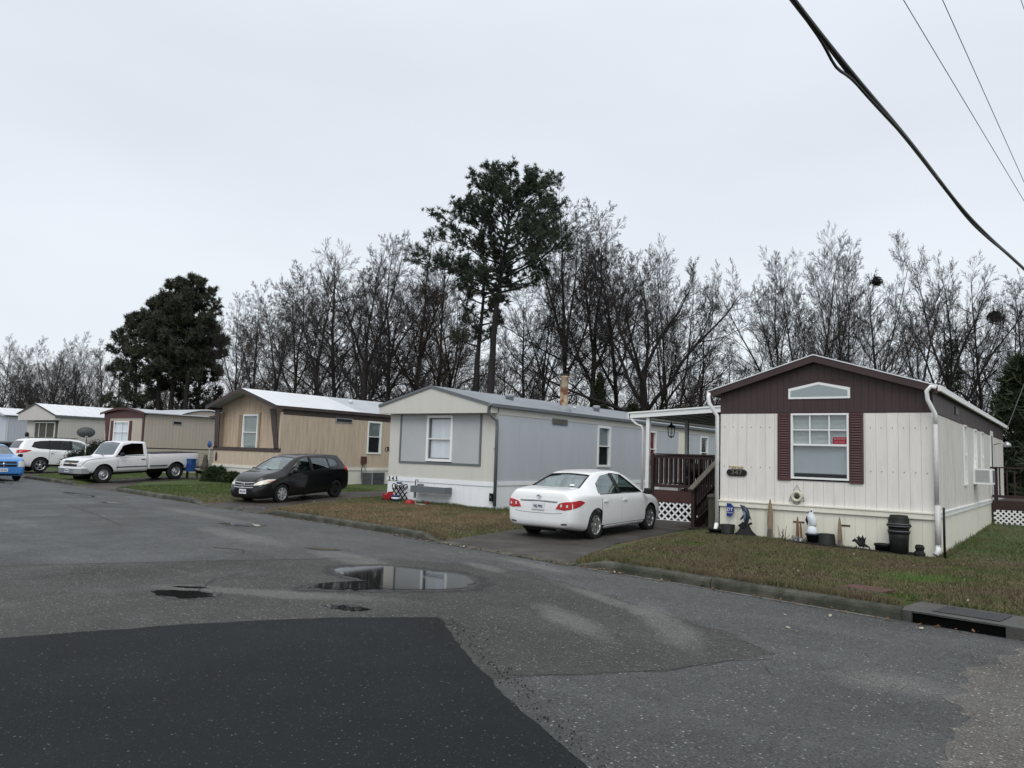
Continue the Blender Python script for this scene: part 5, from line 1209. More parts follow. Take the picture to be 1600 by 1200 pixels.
# seabird
gl = thing('seabird_statue', 'white seabird figure with dark wing perched on a small dark pot', 'statue', (-4.55, 16.46, gz(-4.55, 16.46) + .21))
b = MB(); b.tube([(.02, 0, .14), (.02, 0, .2), (.0, 0, .3), (-.03, 0, .38), (-.02, 0, .43), (-.01, 0, .47), (-.01, 0, .50)], [.05, .075, .09, .075, .04, .045, .02], 12); b.build('bird_body', 'gull', gl)
b = MB(); b.lathe([(.10, 0), (.11, .05), (.09, .1), (.07, .16), (0, .17)], n=12); b.build('pedestal', 'gull', gl); MB().tube([(-.03, 0, .46), (-.08, 0, .445), (-.10, 0, .42)], [.018, .012, .004], 6).build('beak', 'driftwood', gl)
b = MB(); b.tube([(-.10, -.01, .36), (-.105, -.01, .28), (-.09, -.01, .18)], [.01, .03, .008], 8); b.build('wing', 'iron', gl); MB().lathe([(0, -.006), (.02, 0), (0, .006)], (-.005, -.045, .47), 8, 'y').build('eye_patch', 'iron', gl)
# dead stems and little wreath heap
dh = thing('dead_plant', 'pale dead stems and curled leaves on the ground at the foot of the reddish stakes', 'plant', (-4.95, 16.45, gz(-4.95, 16.45)))
b = MB(); r_ = random.Random(5)
for _ in range(34):
    a = r_.uniform(0, 6.28); x = r_.uniform(-.28, .3); hh = r_.uniform(.05, .26) * (1.3 if x < -.12 else .6); b.tube([(x, r_.uniform(-.06, .06), 0), (x + .04 * math.cos(a), .03 * math.sin(a), hh * .6), (x + .1 * math.cos(a), .06 * math.sin(a), hh)], [.008, .007, .004], 4)
b.build('stems', 'oldwood', dh)['kind'] = 'stuff'; b = MB()
for _ in range(22):
    c = Vector((r_.uniform(-.12, .22), r_.uniform(-.07, .05), r_.uniform(.03, .13))); u = Vector((r_.uniform(-1, 1), r_.uniform(-1, 1), r_.uniform(-1, 1))).normalized() * .05; v_ = Vector((r_.uniform(-1, 1), r_.uniform(-1, 1), r_.uniform(-1, 1))).normalized() * .03; b.add([c - u, c + v_, c + u, c - v_], [(0, 1, 2, 3)])
b.build('leaves', 'gal', dh)['kind'] = 'stuff'
# little black dragon-like figure
dg_ = thing('iron_figure', 'small black iron lizard-like figure on the timber between stake and bin', 'statue', (-3.60, 16.40, gz(-3.6, 16.4)))
b = MB(); b.tube([(.16, 0, .02), (.14, 0, .08), (.07, 0, .11), (-.02, 0, .12), (-.08, 0, .17), (-.12, 0, .20), (-.17, 0, .17)], [.006, .014, .03, .05, .035, .035, .012], 8)
b.build('body', 'iron', dg_)
b = MB(); b.prism([(-.02, .14), (-.06, .30), (.0, .25), (.03, .31), (.06, .24), (.09, .28), (.07, .12)], 'y', -.04, -.025); b.prism([(-.04, .14), (-.10, .26), (-.03, .24), (.0, .16)], 'y', .025, .04); fix_normals(b.build('wings', 'iron', dg_))
for x in (-.08, .05): MB().tube([(x, -.03, .09), (x - .02, -.05, .04), (x - .04, -.06, 0)], .012, 5).build('leg', 'iron', dg_)
# stacked bin
bn = thing('stacked_bin', 'tall black bin with upturned tubs stacked on it at the right corner of home 347', 'bin', (-2.93, 16.40, gz(-2.93, 16.4) - .02))
MB().lathe([(.20, 0), (.215, .35), (.225, .45), (.0, .46)], n=24).build('lower_bin', 'bin', bn); b = MB(); b.lathe([(.215, .44), (.24, .46), (.245, .50), (.225, .52), (.235, .58), (.255, .585), (.258, .60), (.235, .615)], n=24); b.build('rim', 'blackplastic', bn); MB().lathe([(.235, .60), (.25, .62), (.252, .635), (.235, .64), (.225, .75), (.19, .82), (.0, .83)], n=24).build('upper_tub', 'bin', bn)
b = MB()
for z in (.50, .60, .645): b.lathe([(.248, z), (.257, z + .004), (.257, z + .010), (.248, z + .014)], n=24, cap=False)
b.build('rim_edge', 'slate', bn)
for s_ in (-1, 1): MB().box(s_ * .25 - .02, s_ * .25 + .02, -.04, .04, .60, .63).build('handle', 'blackplastic', bn)
bn.scale = (.80, .80, .95)
gn = thing('garden_figure', 'small dark broken figure at the right end of the timber by the downspout', 'statue', (-2.58, 16.38, gz(-2.58, 16.38))); b = MB(); b.lathe([(.10, 0), (.11, .08), (.07, .14), (.09, .19), (.06, .24), (0, .25)], n=9, smooth=False); b.v = [(x + .02 * mnoise.noise(Vector((z * 20, x * 10, y * 10))), y, z) for x, y, z in b.v]; b.build('body', 'rock', gn); MB().box(-.2, -.09, -.06, .04, 0, .09).build('side_block', 'rock', gn)
pl = thing('black_pole', 'slim black metal pole standing in the grass at the right corner of home 347', 'pole', (-2.20, 16.65, .06)); MB().lathe([(.022, -.1), (.022, .98), (.0, .99)], n=10).build('shaft', 'black', pl); MB().lathe([(.03, -.05), (.03, .03), (.022, .035)], n=10).build('collar', 'black', pl)
# blue security sign on a stake
sg2 = thing('security_sign', 'blue eight-sided security sign lettered ADT on a stake left of the dolphin figure', 'sign', (-6.36, 16.60, gz(-6.36, 16.6)))
pts = [(.125 * math.cos(PI / 8 + k * PI / 4), .70 - .14 + .155 * math.sin(PI / 8 + k * PI / 4) - .02) for k in range(8)]; pts = [(max(x, -.045), z) for x, z in pts]
MB().prism(pts, 'y', -.012, 0).build('sign_plate', 'navysign', sg2); text('lettering', 'DT', .105, 'white', sg2, (.03, -.016, .545), (R(90), 0, 0), .95); text('small_print', '====', .03, 'white', sg2, (.03, -.016, .60), (R(90), 0, 0), .9) if False else None
MB().box(-.03, .10, -.0155, -.0125, .475, .483).build('rule_line', 'white', sg2); tubepart('stake', 'gal', sg2, [(.0, .005, -.05), (0, .005, .5)], .006, 5)

# satellite dish
sdh = thing('satellite_dish', 'dark grey satellite dish on a slim pole standing in front of the dark hedge', 'satellite dish', (-39.95, 18.15, .12))
MB().lathe([(.04, 0), (.035, 1.55)], n=8).build('pole', 'gal', sdh)
b = MB(); vs = []; n1 = 28
for i in range(6):
    r_ = i / 5
    for k in range(n1): t = 2 * PI * k / n1; vs.append((.36 * r_ * math.cos(t), -.10 * (1 - r_ * r_), .235 * r_ * math.sin(t)))
fs = [(i * n1 + k, i * n1 + (k + 1) % n1, (i + 1) * n1 + (k + 1) % n1, (i + 1) * n1 + k) for i in range(5) for k in range(n1)]
b.add(vs, fs, smooth=True); b.add([(x, y + .012, z) for x, y, z in vs], [f[::-1] for f in fs], smooth=True); o = b.build('reflector', 'dish', sdh); o.location = (0, -.05, 2.1); o.scale = (1.15,) * 3; o.rotation_euler = (R(-12), 0, R(62))
b = MB(); b.tube([(0, 0, 1.5), (.04, -.02, 1.75), (.02, -.0, 2.05)], .03, 6); b.tube([(.03, -.02, 1.72), (.38, -.18, 1.72), (.46, -.22, 1.85)], .014, 6); b.box(.42, .52, -.26, -.18, 1.84, 1.92); b.build('feed_arm', 'gal', sdh)

# overhead service cable bundle and thin wires
def cpts(P, n=12):
    out = []
    for i in range(len(P) - 1):
        p0, p1, p2, p3 = [Vector(P[max(0, min(len(P) - 1, i + j))]) for j in (-1, 0, 1, 2)]
        for k in range(n): t = k / n; out.append(.5 * ((2 * p1) + (p2 - p0) * t + (2 * p0 - 5 * p1 + 4 * p2 - p3) * t * t + (3 * p1 - p0 - 3 * p2 + p3) * t ** 3))
    out.append(Vector(P[-1])); return out
cb = thing('service_cable', 'thick black bundled service cable crossing the sky at the upper right', 'cable', (0, 0, 0))
CP = cpts([(-1.9, -26, 5.6), (-1.6, -14, 4.7), (-1.4, -5, 4.25), (-1.30, 1.5, 4.22), (-1.27, 2.8, 4.27), (-1.23, 4.12, 4.31), (-1.17, 5.18, 4.33), (-1.06, 6.53, 4.33), (-.92, 8.27, 4.285), (-.78, 9.44, 4.25), (-.55, 11.01, 4.21), (-.1, 14.5, 4.15), (1.2, 24, 4.3), (3.2, 38, 4.9)])
MB().tube(CP, .017, 8).build('cable', 'black', cb)
tw = [p + Vector((.010 * math.cos(i * .22), .004, .010 * math.sin(i * .22) - .012)) for i, p in enumerate(CP)]; MB().tube(tw, .0115, 6).build('twisted_conductor', 'black', cb)
tw = [p + Vector((.011 * math.cos(i * .2 + 2), .0, .008 * math.sin(i * .2 + 2) - .016 - (.05 * math.exp(-((i - 69) / 2.2) ** 2)))) for i, p in enumerate(CP)]; MB().tube(tw, .010, 6).build('twisted_conductor', 'black', cb)
def wire(label, pts, r=.006, sag=.0, grp=None):
    P = []; a, c = Vector(pts[0]), Vector(pts[1])
    for i in range(17): t = i / 16; P.append(a + (c - a) * t - Vector((0, 0, sag * 4 * t * (1 - t))))
    t_ = thing('overhead_wire', label, 'wire', (0, 0, 0), 0, grp); MB().tube(P, r, 5).build('wire', 'slate', t_)
wire('left one of the two thin wires high in the upper right sky', [(-1.69 - .86 * 4, 10.3 - 6.9 * 4, 7.67 + .72 * 4), (-.83 + .86 * 3.5, 17.2 + 6.9 * 3.5, 6.94 - .73 * 3.5)], .0055, .0)
wire('right one of the two thin wires high in the upper right sky', [(-3.36, -15.0, 9.8), (.9, 39.0, 5.6)], .0055, 0)
wire('thin wire crossing the top right corner of the sky', [(-.52 - 1.5, 10.3 - 24, 7.35 - 1.26), (-.40 + 2.2, 12.2 + 34, 7.45 + 1.8)], .004, 0)
wire('thin pale wire rising from the back corner of home 347 to the right', [(-2.15, 29.9, 2.96), (-1.3, 29.8, 5.4)], .012)
wire('pale double wire rising behind the maroon band of home 347', [(-2.85, 29.8, 3.3), (-2.02, 29.7, 5.75)], .012)
wire('second strand of the pale double wire behind home 347', [(-2.92, 29.8, 3.3), (-2.06, 29.7, 5.75)], .008)

# ------------------------------------------------------------------ vehicles (built facing +x, left is +y, then turned)
def pchip(K, x):
    xs_ = [k[0] for k in K]; ys_ = [k[1] for k in K]; n = len(K)
    if x <= xs_[0]: return ys_[0]
    if x >= xs_[-1]: return ys_[-1]
    h_ = [xs_[i + 1] - xs_[i] for i in range(n - 1)]; d = [(ys_[i + 1] - ys_[i]) / h_[i] for i in range(n - 1)]
    m = [d[0]] + [0 if d[i - 1] * d[i] <= 0 else 2 * d[i - 1] * d[i] / (d[i - 1] + d[i]) for i in range(1, n - 1)] + [d[-1]]
    for i in range(n - 1):
        if x <= xs_[i + 1]:
            t = (x - xs_[i]) / h_[i]; t2, t3 = t * t, t ** 3
            return (2 * t3 - 3 * t2 + 1) * ys_[i] + (t3 - 2 * t2 + t) * h_[i] * m[i] + (-2 * t3 + 3 * t2) * ys_[i + 1] + (t3 - t2) * h_[i] * m[i + 1]
def ring(zt, zs, wb, wr, z0, inset=0.0):
    zs = min(zs, zt - .02); zr = zs + (zt - zs) * .84; cab = min(1, max(0, (zt - zs - .12) / .3))
    K = [(0, z0), (.72 * wb, z0), (.92 * wb, z0 + .04), (.985 * wb, z0 + .22 * (zs - z0)), (wb, z0 + .55 * (zs - z0)), (.99 * wb, zs - .09 * min(1, (zs - z0) / .5)), (.955 * wb, zs - .005), (.955 * wb + (wr + .01 - .955 * wb) * .5, zs + (zr - zs) * .5 + .0), (wr, zr), (wr - .07, zr + (zt - zr) * .72), (.5 * wr, zt - (zt - zr) * .10), (0, zt)]
    if inset: K = [(max(0, y - inset), z) for y, z in K]
    P = [Vector(k) for k in K]; out = []
    for i in range(len(P) - 1):
        p0 = P[i - 1] if i > 0 else Vector((-P[1].x, P[1].y)); p1, p2 = P[i], P[i + 1]; p3 = P[i + 2] if i + 2 < len(P) else Vector((-P[-2].x, P[-2].y))
        for k in range(3):
            t = k / 3; q = .5 * ((2 * p1) + (p2 - p0) * t * .9 + (2 * p0 * .9 - 5 * p1 + 4 * p2 + .2 * p1 - p3 * .9 - 1.0 * (p0 * .0)) * t * t * 0 )
            # cubic hermite with tension
            m1, m2 = (p2 - p0) * .36, (p3 - p1) * .36; t2, t3 = t * t, t ** 3
            q = p1 * (2 * t3 - 3 * t2 + 1) + m1 * (t3 - 2 * t2 + t) + p2 * (-2 * t3 + 3 * t2) + m2 * (t3 - t2); out.append((max(0, q.x) if 0 < i else q.x, q.y))
    out.append(tuple(P[-1])); return out
def loft(S, x0, x1, n, inset=0, dz=0, zfloor=None, sel=None):
    xs_ = [x0 + (x1 - x0) * (.5 - .5 * math.cos(PI * i / n)) * .55 + (x1 - x0) * i / n * .45 for i in range(n + 1)]
    vs = []; fs = []; m = None
    for x in xs_:
        zt, zs, wb_, wr, z0 = [pchip(S[k], x) for k in ('zt', 'zs', 'wb', 'wr', 'z0')]
        if zfloor is not None: z0 = zfloor
        rg_ = ring(zt - dz, zs - (dz * .3 if dz else 0), wb_, wr, z0, inset)
        full = [(y, z) for y, z in rg_] + [(-y, z) for y, z in rg_[-2:0:-1]]
        m = len(full); vs += [(x, y, z) for y, z in full]
    for i in range(n):
        for j in range(m): fs.append((i * m + j, (i + 1) * m + j, (i + 1) * m + (j + 1) % m, i * m + (j + 1) % m))
    for e, fl in ((0, 1), (n, 0)):
        f = tuple(range(e * m, e * m + m)); fs.append(f[::-1] if fl else f)
    return vs, fs
def mk(vs, fs, mats, smooth=False, name='tmp'):
    b = MB(); b.add(vs, fs, 0, smooth); return fix_normals(b.build(name, mats))
def boolean(o, cut, op='DIFFERENCE'):
    md = o.modifiers.new('b', 'BOOLEAN'); md.object = cut; md.operation = op; md.solver = 'EXACT'; md.material_mode = 'TRANSFER'; md.use_self = True
    dg = bpy.context.evaluated_depsgraph_get(); me = bpy.data.meshes.new_from_object(o.evaluated_get(dg)); o.modifiers.clear(); old = o.data; o.data = me
    bpy.data.meshes.remove(old); bpy.data.objects.remove(cut)
def curve_at(L, t):
    n = len(L) - 1; s_ = t * n; i = min(n - 1, int(s_)); f = s_ - i
    return tuple(L[i][k] + (L[i + 1][k] - L[i][k]) * f for k in (0, 1))
class Car:
    def __init__(s, name, label, S, pm, x0, x1, cab=None, cabm='interior', group=None):
        s.root = thing(name, label, 'truck' if 'pickup' in name else 'car', group=group); s.S = S; s.pm = pm
        vs, fs = loft(S, x0, x1, 84); s.body = mk(vs, fs, [pm, 'underbody', 'interior'], True, 'body')
        bm = bmesh.new(); bm.from_mesh(s.body.data); s.bvh = BVHTree.FromBMesh(bm); bm.free(); s.cuts = MB(); s.x0, s.x1 = x0, x1; s.sect = []
        if cab:
            vs, fs = loft(S, cab[0], cab[1], 30, .055, .045, .42); c = mk(vs, fs, cabm); boolean(s.body, c)
    def hit(s, d, a, c):
        if d[0] == 'y': sg_ = 1 if d[1] == '+' else -1; o = Vector((a, 3 * sg_, c)); v = Vector((0, -sg_, 0))
        elif d[0] == 'x': sg_ = 1 if d[1] == '+' else -1; o = Vector((5 * sg_, a, c)); v = Vector((-sg_, 0, 0))
        else: o = Vector((a, c, 4)); v = Vector((0, 0, -1))
        h_ = s.bvh.ray_cast(o, v)
        if h_[0] is None:
            nr = s.bvh.find_nearest(o + v * (3 - .8 if d[0] == 'y' else 5 - 2.2 if d[0] == 'x' else 3)); return nr[0], -v
        return h_[0], -v
    def patch(s, name, d, lo, hi, m, off=.004, th=.012, nu=10, nv=5, parent=None, smooth=True, nrm=False):
        top = []; bm_ = bmesh.new(); G_ = []
        for j in range(nv + 1):
            row = []
            for i in range(nu + 1):
                a = curve_at(lo, i / nu); c = curve_at(hi, i / nu); f = j / nv; p, nn = s.hit(d, a[0] + (c[0] - a[0]) * f, a[1] + (c[1] - a[1]) * f); row.append((p + nn * off, p + nn * (off - th)))
            G_.append(row)
        A = [[bm_.verts.new(q[0]) for q in r_] for r_ in G_]; B = [[bm_.verts.new(q[1]) for q in r_] for r_ in G_]
        for j in range(nv):
            for i in range(nu):
                try: bm_.faces.new((A[j][i], A[j][i + 1], A[j + 1][i + 1], A[j + 1][i]))
                except ValueError: pass
                bm_.faces.new((B[j + 1][i], B[j + 1][i + 1], B[j][i + 1], B[j][i]))
        for i in range(nu):
            bm_.faces.new((A[0][i + 1], A[0][i], B[0][i], B[0][i + 1])); bm_.faces.new((A[nv][i], A[nv][i + 1], B[nv][i + 1], B[nv][i]))
        for j in range(nv):
            bm_.faces.new((A[j][0], A[j + 1][0], B[j + 1][0], B[j][0])); bm_.faces.new((A[j + 1][nu], A[j][nu], B[j][nu], B[j + 1][nu]))
        bmesh.ops.recalc_face_normals(bm_, faces=bm_.faces)
        for f in bm_.faces: f.smooth = smooth
        me = bpy.data.meshes.new(name); bm_.to_mesh(me); bm_.free(); me.materials.append(M[m]); me.set_sharp_from_angle(angle=R(40))
        o = bpy.data.objects.new(name, me); col.objects.link(o); o.parent = parent or s.root; return o
    def both(s, name, lo, hi, m, **k):
        return [s.patch(name, d, lo, hi, m, **k) for d in ('y+', 'y-')]
    def opening(s, d, lo, hi, depth=(0, 3), n=8):
        # prism along d through the body following the outline
        pts = [curve_at(lo, i / n) for i in range(n + 1)] + [curve_at(hi, 1 - i / n) for i in range(n + 1)]
        b = MB(); ax = d[0]; q = []
        for p in pts:
            if not q or (abs(p[0] - q[-1][0]) + abs(p[1] - q[-1][1])) > 1e-4: q.append(p)
        b.prism(q, ax, depth[0], depth[1]); o = len(s.cuts.v); s.cuts.v += b.v; s.cuts.f += [[i + o for i in f] for f in b.f]; s.cuts.m += [0] * len(b.f); s.cuts.sm += [False] * len(b.f)
    def window(s, d, lo, hi, glass, depth, inner=-.012, name='window', **k):
        s.opening(d, lo, hi, depth)
        if d[0] == 'y': return [s.patch(name, dd, lo, hi, glass, off=inner, th=.005, **k) for dd in ('y+', 'y-')]
        return s.patch(name, d, lo, hi, glass, off=inner, th=.005, **k)
    def finish(s, wells, wr=.36, wd=.34, hw=.9):
        for x, z in wells:
            for sg_ in (1, -1):
                b = MB(); b.lathe([(wr, -wd / 2), (wr, wd / 2)], (x, sg_ * (hw - wd / 2 + .14), z), 36, 'y'); o = len(s.cuts.v)
                s.cuts.v += b.v; s.cuts.f += [[i + o for i in f] for f in b.f]; s.cuts.m += [0] * len(b.f); s.cuts.sm += [False] * len(b.f)
        c = fix_normals(s.cuts.build('cut', 'underbody')); boolean(s.body, c)
        me = s.body.data
        bm = bmesh.new(); bm.from_mesh(me)
        for f in bm.faces: f.smooth = True
        bm.to_mesh(me); bm.free(); me.set_sharp_from_angle(angle=R(32))
        s.body.parent = s.root; s.body.name = 'body'
        md = s.body.modifiers.new('n', 'WEIGHTED_NORMAL'); md.keep_sharp = True
    def wheel(s, x, y, r, style='spoke', ns=5, rim='alloy', tw=.20, steer=0, rr=.66, nm='wheel', dark=False):
        sg_ = 1 if y > 0 else -1; w_ = bpy.data.objects.new(nm, None); col.objects.link(w_); w_.parent = s.root; w_.location = (x, y, r); w_.rotation_euler = (0, 0, steer); w_.empty_display_size = .1
        b = MB(); b.lathe([(r * rr, -tw * .46), (r * .82, -tw * .5), (r * .96, -tw * .44), (r, -tw * .3), (r, tw * .3), (r * .96, tw * .44), (r * .82, tw * .5), (r * rr, tw * .46)], n=40, axis='y', cap=False); fix_normals(b.build('tyre', 'rubber', w_))
        q = r * rr; o = sg_ * tw * .40; b = MB(); b.lathe([(q + .004, o), (q + .006, o * 1.12), (q - .018, o * 1.1), (q - .03, o * .55), (q - .035, o * .2)], n=36, axis='y', cap=False)
        if style == 'spoke':
            for k in range(ns):
                t = 2 * PI * k / ns + .3; c_, s2 = math.cos(t), math.sin(t); wdt = q * .20
                P = [(.10 * q, -wdt), (q - .02, -wdt * 1.05), (q - .02, wdt * 1.05), (.10 * q, wdt)]; vs = [(a * c_ - e * s2, o * dd, a * s2 + e * c_) for dd in (.78, 1.02) for a, e in P]; b.add(vs, [(0, 1, 2, 3), (7, 6, 5, 4), (0, 4, 5, 1), (1, 5, 6, 2), (2, 6, 7, 3), (3, 7, 4, 0)])
            b.lathe([(0, o * 1.1), (q * .2, o * 1.08), (q * .24, o * .8)], n=18, axis='y')
        elif style == 'hubcap':
            # full disc with holes near the edge: build annulus sectors
            n = 8 * ns; ri, ro = q * .58, q * .86
            b.lathe([(0, o * 1.16), (q * .18, o * 1.15), (q * .24, o * 1.04), (ri, o * 1.10)], n=n, axis='y', cap=False); b.lathe([(ro, o * 1.06), (q, o * 1.04)], n=n, axis='y', cap=False)
            for k in range(n):
                if k % 8 in (0, 1, 2): continue
                t0, t1 = 2 * PI * k / n, 2 * PI * (k + 1) / n; b.add([(ri * math.cos(t0), o * 1.10, ri * math.sin(t0)), (ri * math.cos(t1), o * 1.10, ri * math.sin(t1)), (ro * math.cos(t1), o * 1.06, ro * math.sin(t1)), (ro * math.cos(t0), o * 1.06, ro * math.sin(t0))], [(0, 1, 2, 3)])
        else:  # steel
            b.lathe([(0, o * .5), (q * .16, o * .5), (q * .18, o * .95), (q * .34, o * .95), (q * .40, o * .55), (q * .72, o * .75), (q * .80, o * .45), (q - .03, o * .4)], n=30, axis='y', cap=False)
        fix_normals(b.build('rim', rim, w_)); MB().lathe([(0, o * .3), (q - .02, o * .3), (q - .02, o * .1), (0, o * .1)], n=24, axis='y').build('brake_disc', 'underbody', w_)
        if style == 'steel':
            for k in range(8): t = k * PI / 4; MB().lathe([(0, o * .76), (.02, o * .74), (.02, o * .6)], (q * .58 * math.cos(t), 0, q * .58 * math.sin(t)), 8, 'y').build('wheel_nut', 'darkiron', w_)
        return w_
    def mirror(s, x, y, z, m, size=(.12, .2, .14)):
        for sg_ in (1, -1):
            b = MB(); b.lathe([(.0, -.5), (.36, -.48), (.5, -.3), (.5, .25), (.42, .5), (0, .5)], n=14); b.v = [(x + p[0] * size[0] * (1 if p[0] > 0 else .6), sg_ * y + p[1] * size[1], z + p[2] * size[2]) for p in b.v]
            o = b.build('mirror', m, s.root); MB().bar((x + .02, sg_ * (y - size[1] * .6), z - .03), (x, sg_ * y, z - .02), .05, .04).build('mirror_arm', m, o); MB().box(x - size[0] * .32 - .004, x - size[0] * .32, sg_ * y - size[1] * .36, sg_ * y + size[1] * .36, z - size[2] * .33, z + size[2] * .33).build('mirror_glass', 'black', o)
    def seats_(s, xs_, y, m, z=.50, hh=.62):
        for x in xs_:
            for yy in (y, -y):
                b = MB(); b.box(x - .05, x + .45, yy - .24, yy + .24, z - .1, z + .08); b.prism([(x - .08, z), (x + .06, z), (x - .10, z + hh), (x - .22, z + hh)], 'y', yy - .23, yy + .23); b.box(x - .24, x - .12, yy - .12, yy + .12, z + hh + .03, z + hh + .20); o = b.build('seat', m, s.root)
        
    def place(s, x, y, z, heading, pitch=0):
        s.root.rotation_euler = (0, -pitch, heading); s.root.location = (x, y, z)

# ---- white sedan, rear towards the street
S = dict(zt=[(-2.27, .66), (-2.25, .86), (-2.20, 1.00), (-2.08, 1.055), (-1.80, 1.09), (-1.62, 1.105), (-1.35, 1.21), (-1.05, 1.335), (-.75, 1.425), (-.35, 1.462), (.05, 1.465), (.35, 1.435), (.62, 1.36), (1.0, 1.17), (1.30, 1.0), (1.5, .955), (1.85, .88), (2.1, .78), (2.22, .66), (2.27, .5)],
         zs=[(-2.27, .60), (-2.2, .86), (-2.0, .94), (-1.5, .965), (0, .925), (1.2, .87), (1.8, .76), (2.15, .62), (2.27, .45)],
         wb=[(-2.27, .68), (-2.24, .755), (-2.15, .82), (-1.9, .865), (-1.3, .885), (0, .88), (1.3, .88), (1.75, .85), (2.05, .76), (2.2, .6), (2.27, .42)],
         wr=[(-2.27, .60), (-2.1, .68), (-1.7, .69), (-1.4, .63), (-1.0, .575), (-.5, .56), (.3, .565), (.8, .60), (1.2, .66), (1.6, .66), (2.0, .56), (2.27, .3)],
         z0=[(-2.27, .42), (-2.22, .31), (-2.0, .25), (-1.5, .19), (1.5, .18), (2.0, .19), (2.2, .24), (2.27, .32)])
for k_ in S: S[k_] = [(x if x > -1.9 else -1.9 + (x + 1.9) * .8, v) for x, v in S[k_]]
car = Car('sedan', 'white four-door sedan with red tail lamps parked rear to the street beside the porch', S, 'pwhite', -1.9 - .37 * .8, 2.27, cab=(-1.85, 1.38), cabm='cabinlight')
car.window('y', [(-1.10, .985), (-.6, .972), (-.17, .96)], [(-.97, 1.19), (-.62, 1.345), (-.17, 1.395)], 'carglass', (-1.5, 1.5)); car.window('y', [(-.05, .965), (.4, .955), (.98, .945)], [(-.05, 1.365), (.28, 1.345), (.62, 1.20)], 'carglass', (-1.5, 1.5), name='window') if False else car.window('y', [(-.05, .965), (.4, .955), (1.02, .945)], [(-.05, 1.398), (.36, 1.355), (1.0, .985)], 'carglass', (-1.5, 1.5))
car.both('window_trim', [(-1.06, .962), (-.5, .95), (1.10, .915)], [(-1.04, .98), (-.5, .968), (1.08, .94)], 'black', off=.004, nu=20, nv=1); car.both('pillar_cover', [(-.168, .96), (-.052, .96)], [(-.168, 1.40), (-.052, 1.40)], 'black', off=.004, nu=2, nv=6)
car.window('z', [(-1.58, -.60), (-1.62, 0), (-1.58, .60)], [(-.94, -.475), (-.92, 0), (-.94, .475)], 'carglass', (.95, 2), name='rear_windscreen', nu=14, nv=8)
car.patch('rear_window_border', 'z', [(-1.60, -.64), (-1.6, -.60)], [(-.92, -.505), (-.94, -.47)], 'black', off=.003, nu=2, nv=10); car.patch('rear_window_border', 'z', [(-1.60, .60), (-1.6, .64)], [(-.94, .47), (-.92, .505)], 'black', off=.003, nu=2, nv=10)
car.patch('rear_window_border', 'z', [(-.94, -.5), (-.92, 0), (-.94, .5)], [(-.915, -.5), (-.895, 0), (-.915, .5)], 'black', off=.003, nu=12, nv=1)
car.window('z', [(1.20, -.62), (1.26, 0), (1.20, .62)], [(.52, -.49), (.50, 0), (.52, .49)], 'carglass', (.95, 2), name='windscreen', nu=14, nv=8)
def doorset(c, xs_, zlo, zhi, m, hz, hm, edge=.006):
    for (xa, xb) in xs_:
        for d in ('y+', 'y-'):
            c.patch('door_gap', d, [(xa - .012, zlo - .012), (xb + .012, zlo - .012)], [(xa - .012, zhi(xa)), (xb + .012, zhi(xb))], 'black', off=.0028, th=.01, nu=8, nv=8)
            dd = c.patch('door', d, [(xa, zlo), (xb, zlo)], [(xa, zhi(xa)), (xb, zhi(xb))], m, off=.006, th=.01, nu=12, nv=10)
            hx = xa + .06; c.patch('handle', d, [(hx, hz), (hx + .17, hz)], [(hx, hz + .028), (hx + .17, hz + .028)], hm, off=.032, th=.03, nu=4, nv=1, parent=dd)
doorset(car, [(-1.0, -.115), (-.105, 1.05)], .30, lambda x: .945 - .012 * x, 'pwhite', .80, 'pwhite')
for dd in ('y+', 'y-'): car.patch('fuel_lid' if dd == 'y-' else 'side_marker', dd, [(1.85, .60), (2.0, .58)], [(1.85, .63), (2.0, .61)], 'redlamp', off=.006, nu=3, nv=1) if False else None
car.both('sill', [(-.85, .20), (1.0, .20)], [(-.85, .27), (1.0, .27)], 'pwhite', off=.012, nu=12, nv=2)
# rear details
car.patch('trunk_gap', 'x-', [(-.60, .60), (-.35, .575), (.35, .575), (.60, .60)], [(-.60, .607), (-.35, .583), (.35, .583), (.60, .607)], 'slate', off=.003, nu=18, nv=1)
for s_ in (1, -1):
    car.patch('tail_lamp', 'x-', [(s_ * .44, .685), (s_ * .66, .665), (s_ * .80, .69)], [(s_ * .52, .80), (s_ * .66, .835), (s_ * .80, .845)], 'redlamp', off=.012, th=.03, nu=12, nv=6)
    t_ = car.patch('tail_lamp', 'y+' if s_ > 0 else 'y-', [(-2.11, .70), (-1.9, .75), (-1.74, .81)], [(-2.11, .85), (-1.9, .87), (-1.74, .83)], 'redlamp', off=.008, th=.02, nu=10, nv=5)
    car.patch('reverse_lens', 'x-', [(s_ * .55, .73), (s_ * .595, .728)], [(s_ * .56, .785), (s_ * .595, .785)], 'clearlamp', off=.018, th=.01, nu=4, nv=4); car.patch('lamp_ring', 'x-', [(s_ * .69, .725), (s_ * .73, .725)], [(s_ * .69, .775), (s_ * .73, .775)], 'clearlamp', off=.0175, th=.01, nu=4, nv=4)
    car.patch('bumper_reflector', 'x-', [(s_ * .56, .355), (s_ * .70, .36)], [(s_ * .58, .385), (s_ * .70, .39)], 'black', off=.006, nu=4, nv=1)
car.patch('garnish_bar', 'x-', [(-.46, .825), (0, .835), (.46, .825)], [(-.47, .848), (0, .858), (.47, .848)], 'chrome', off=.018, th=.03, nu=14, nv=2); car.patch('garnish_shadow', 'x-', [(-.46, .812), (0, .822), (.46, .812)], [(-.46, .826), (0, .836), (.46, .826)], 'black', off=.008, nu=14, nv=1)
pl_ = car.patch('licence_plate', 'x-', [(-.155, .64), (.155, .64)], [(-.155, .795), (.155, .795)], 'plate', off=.014, th=.01, nu=4, nv=2, smooth=False)
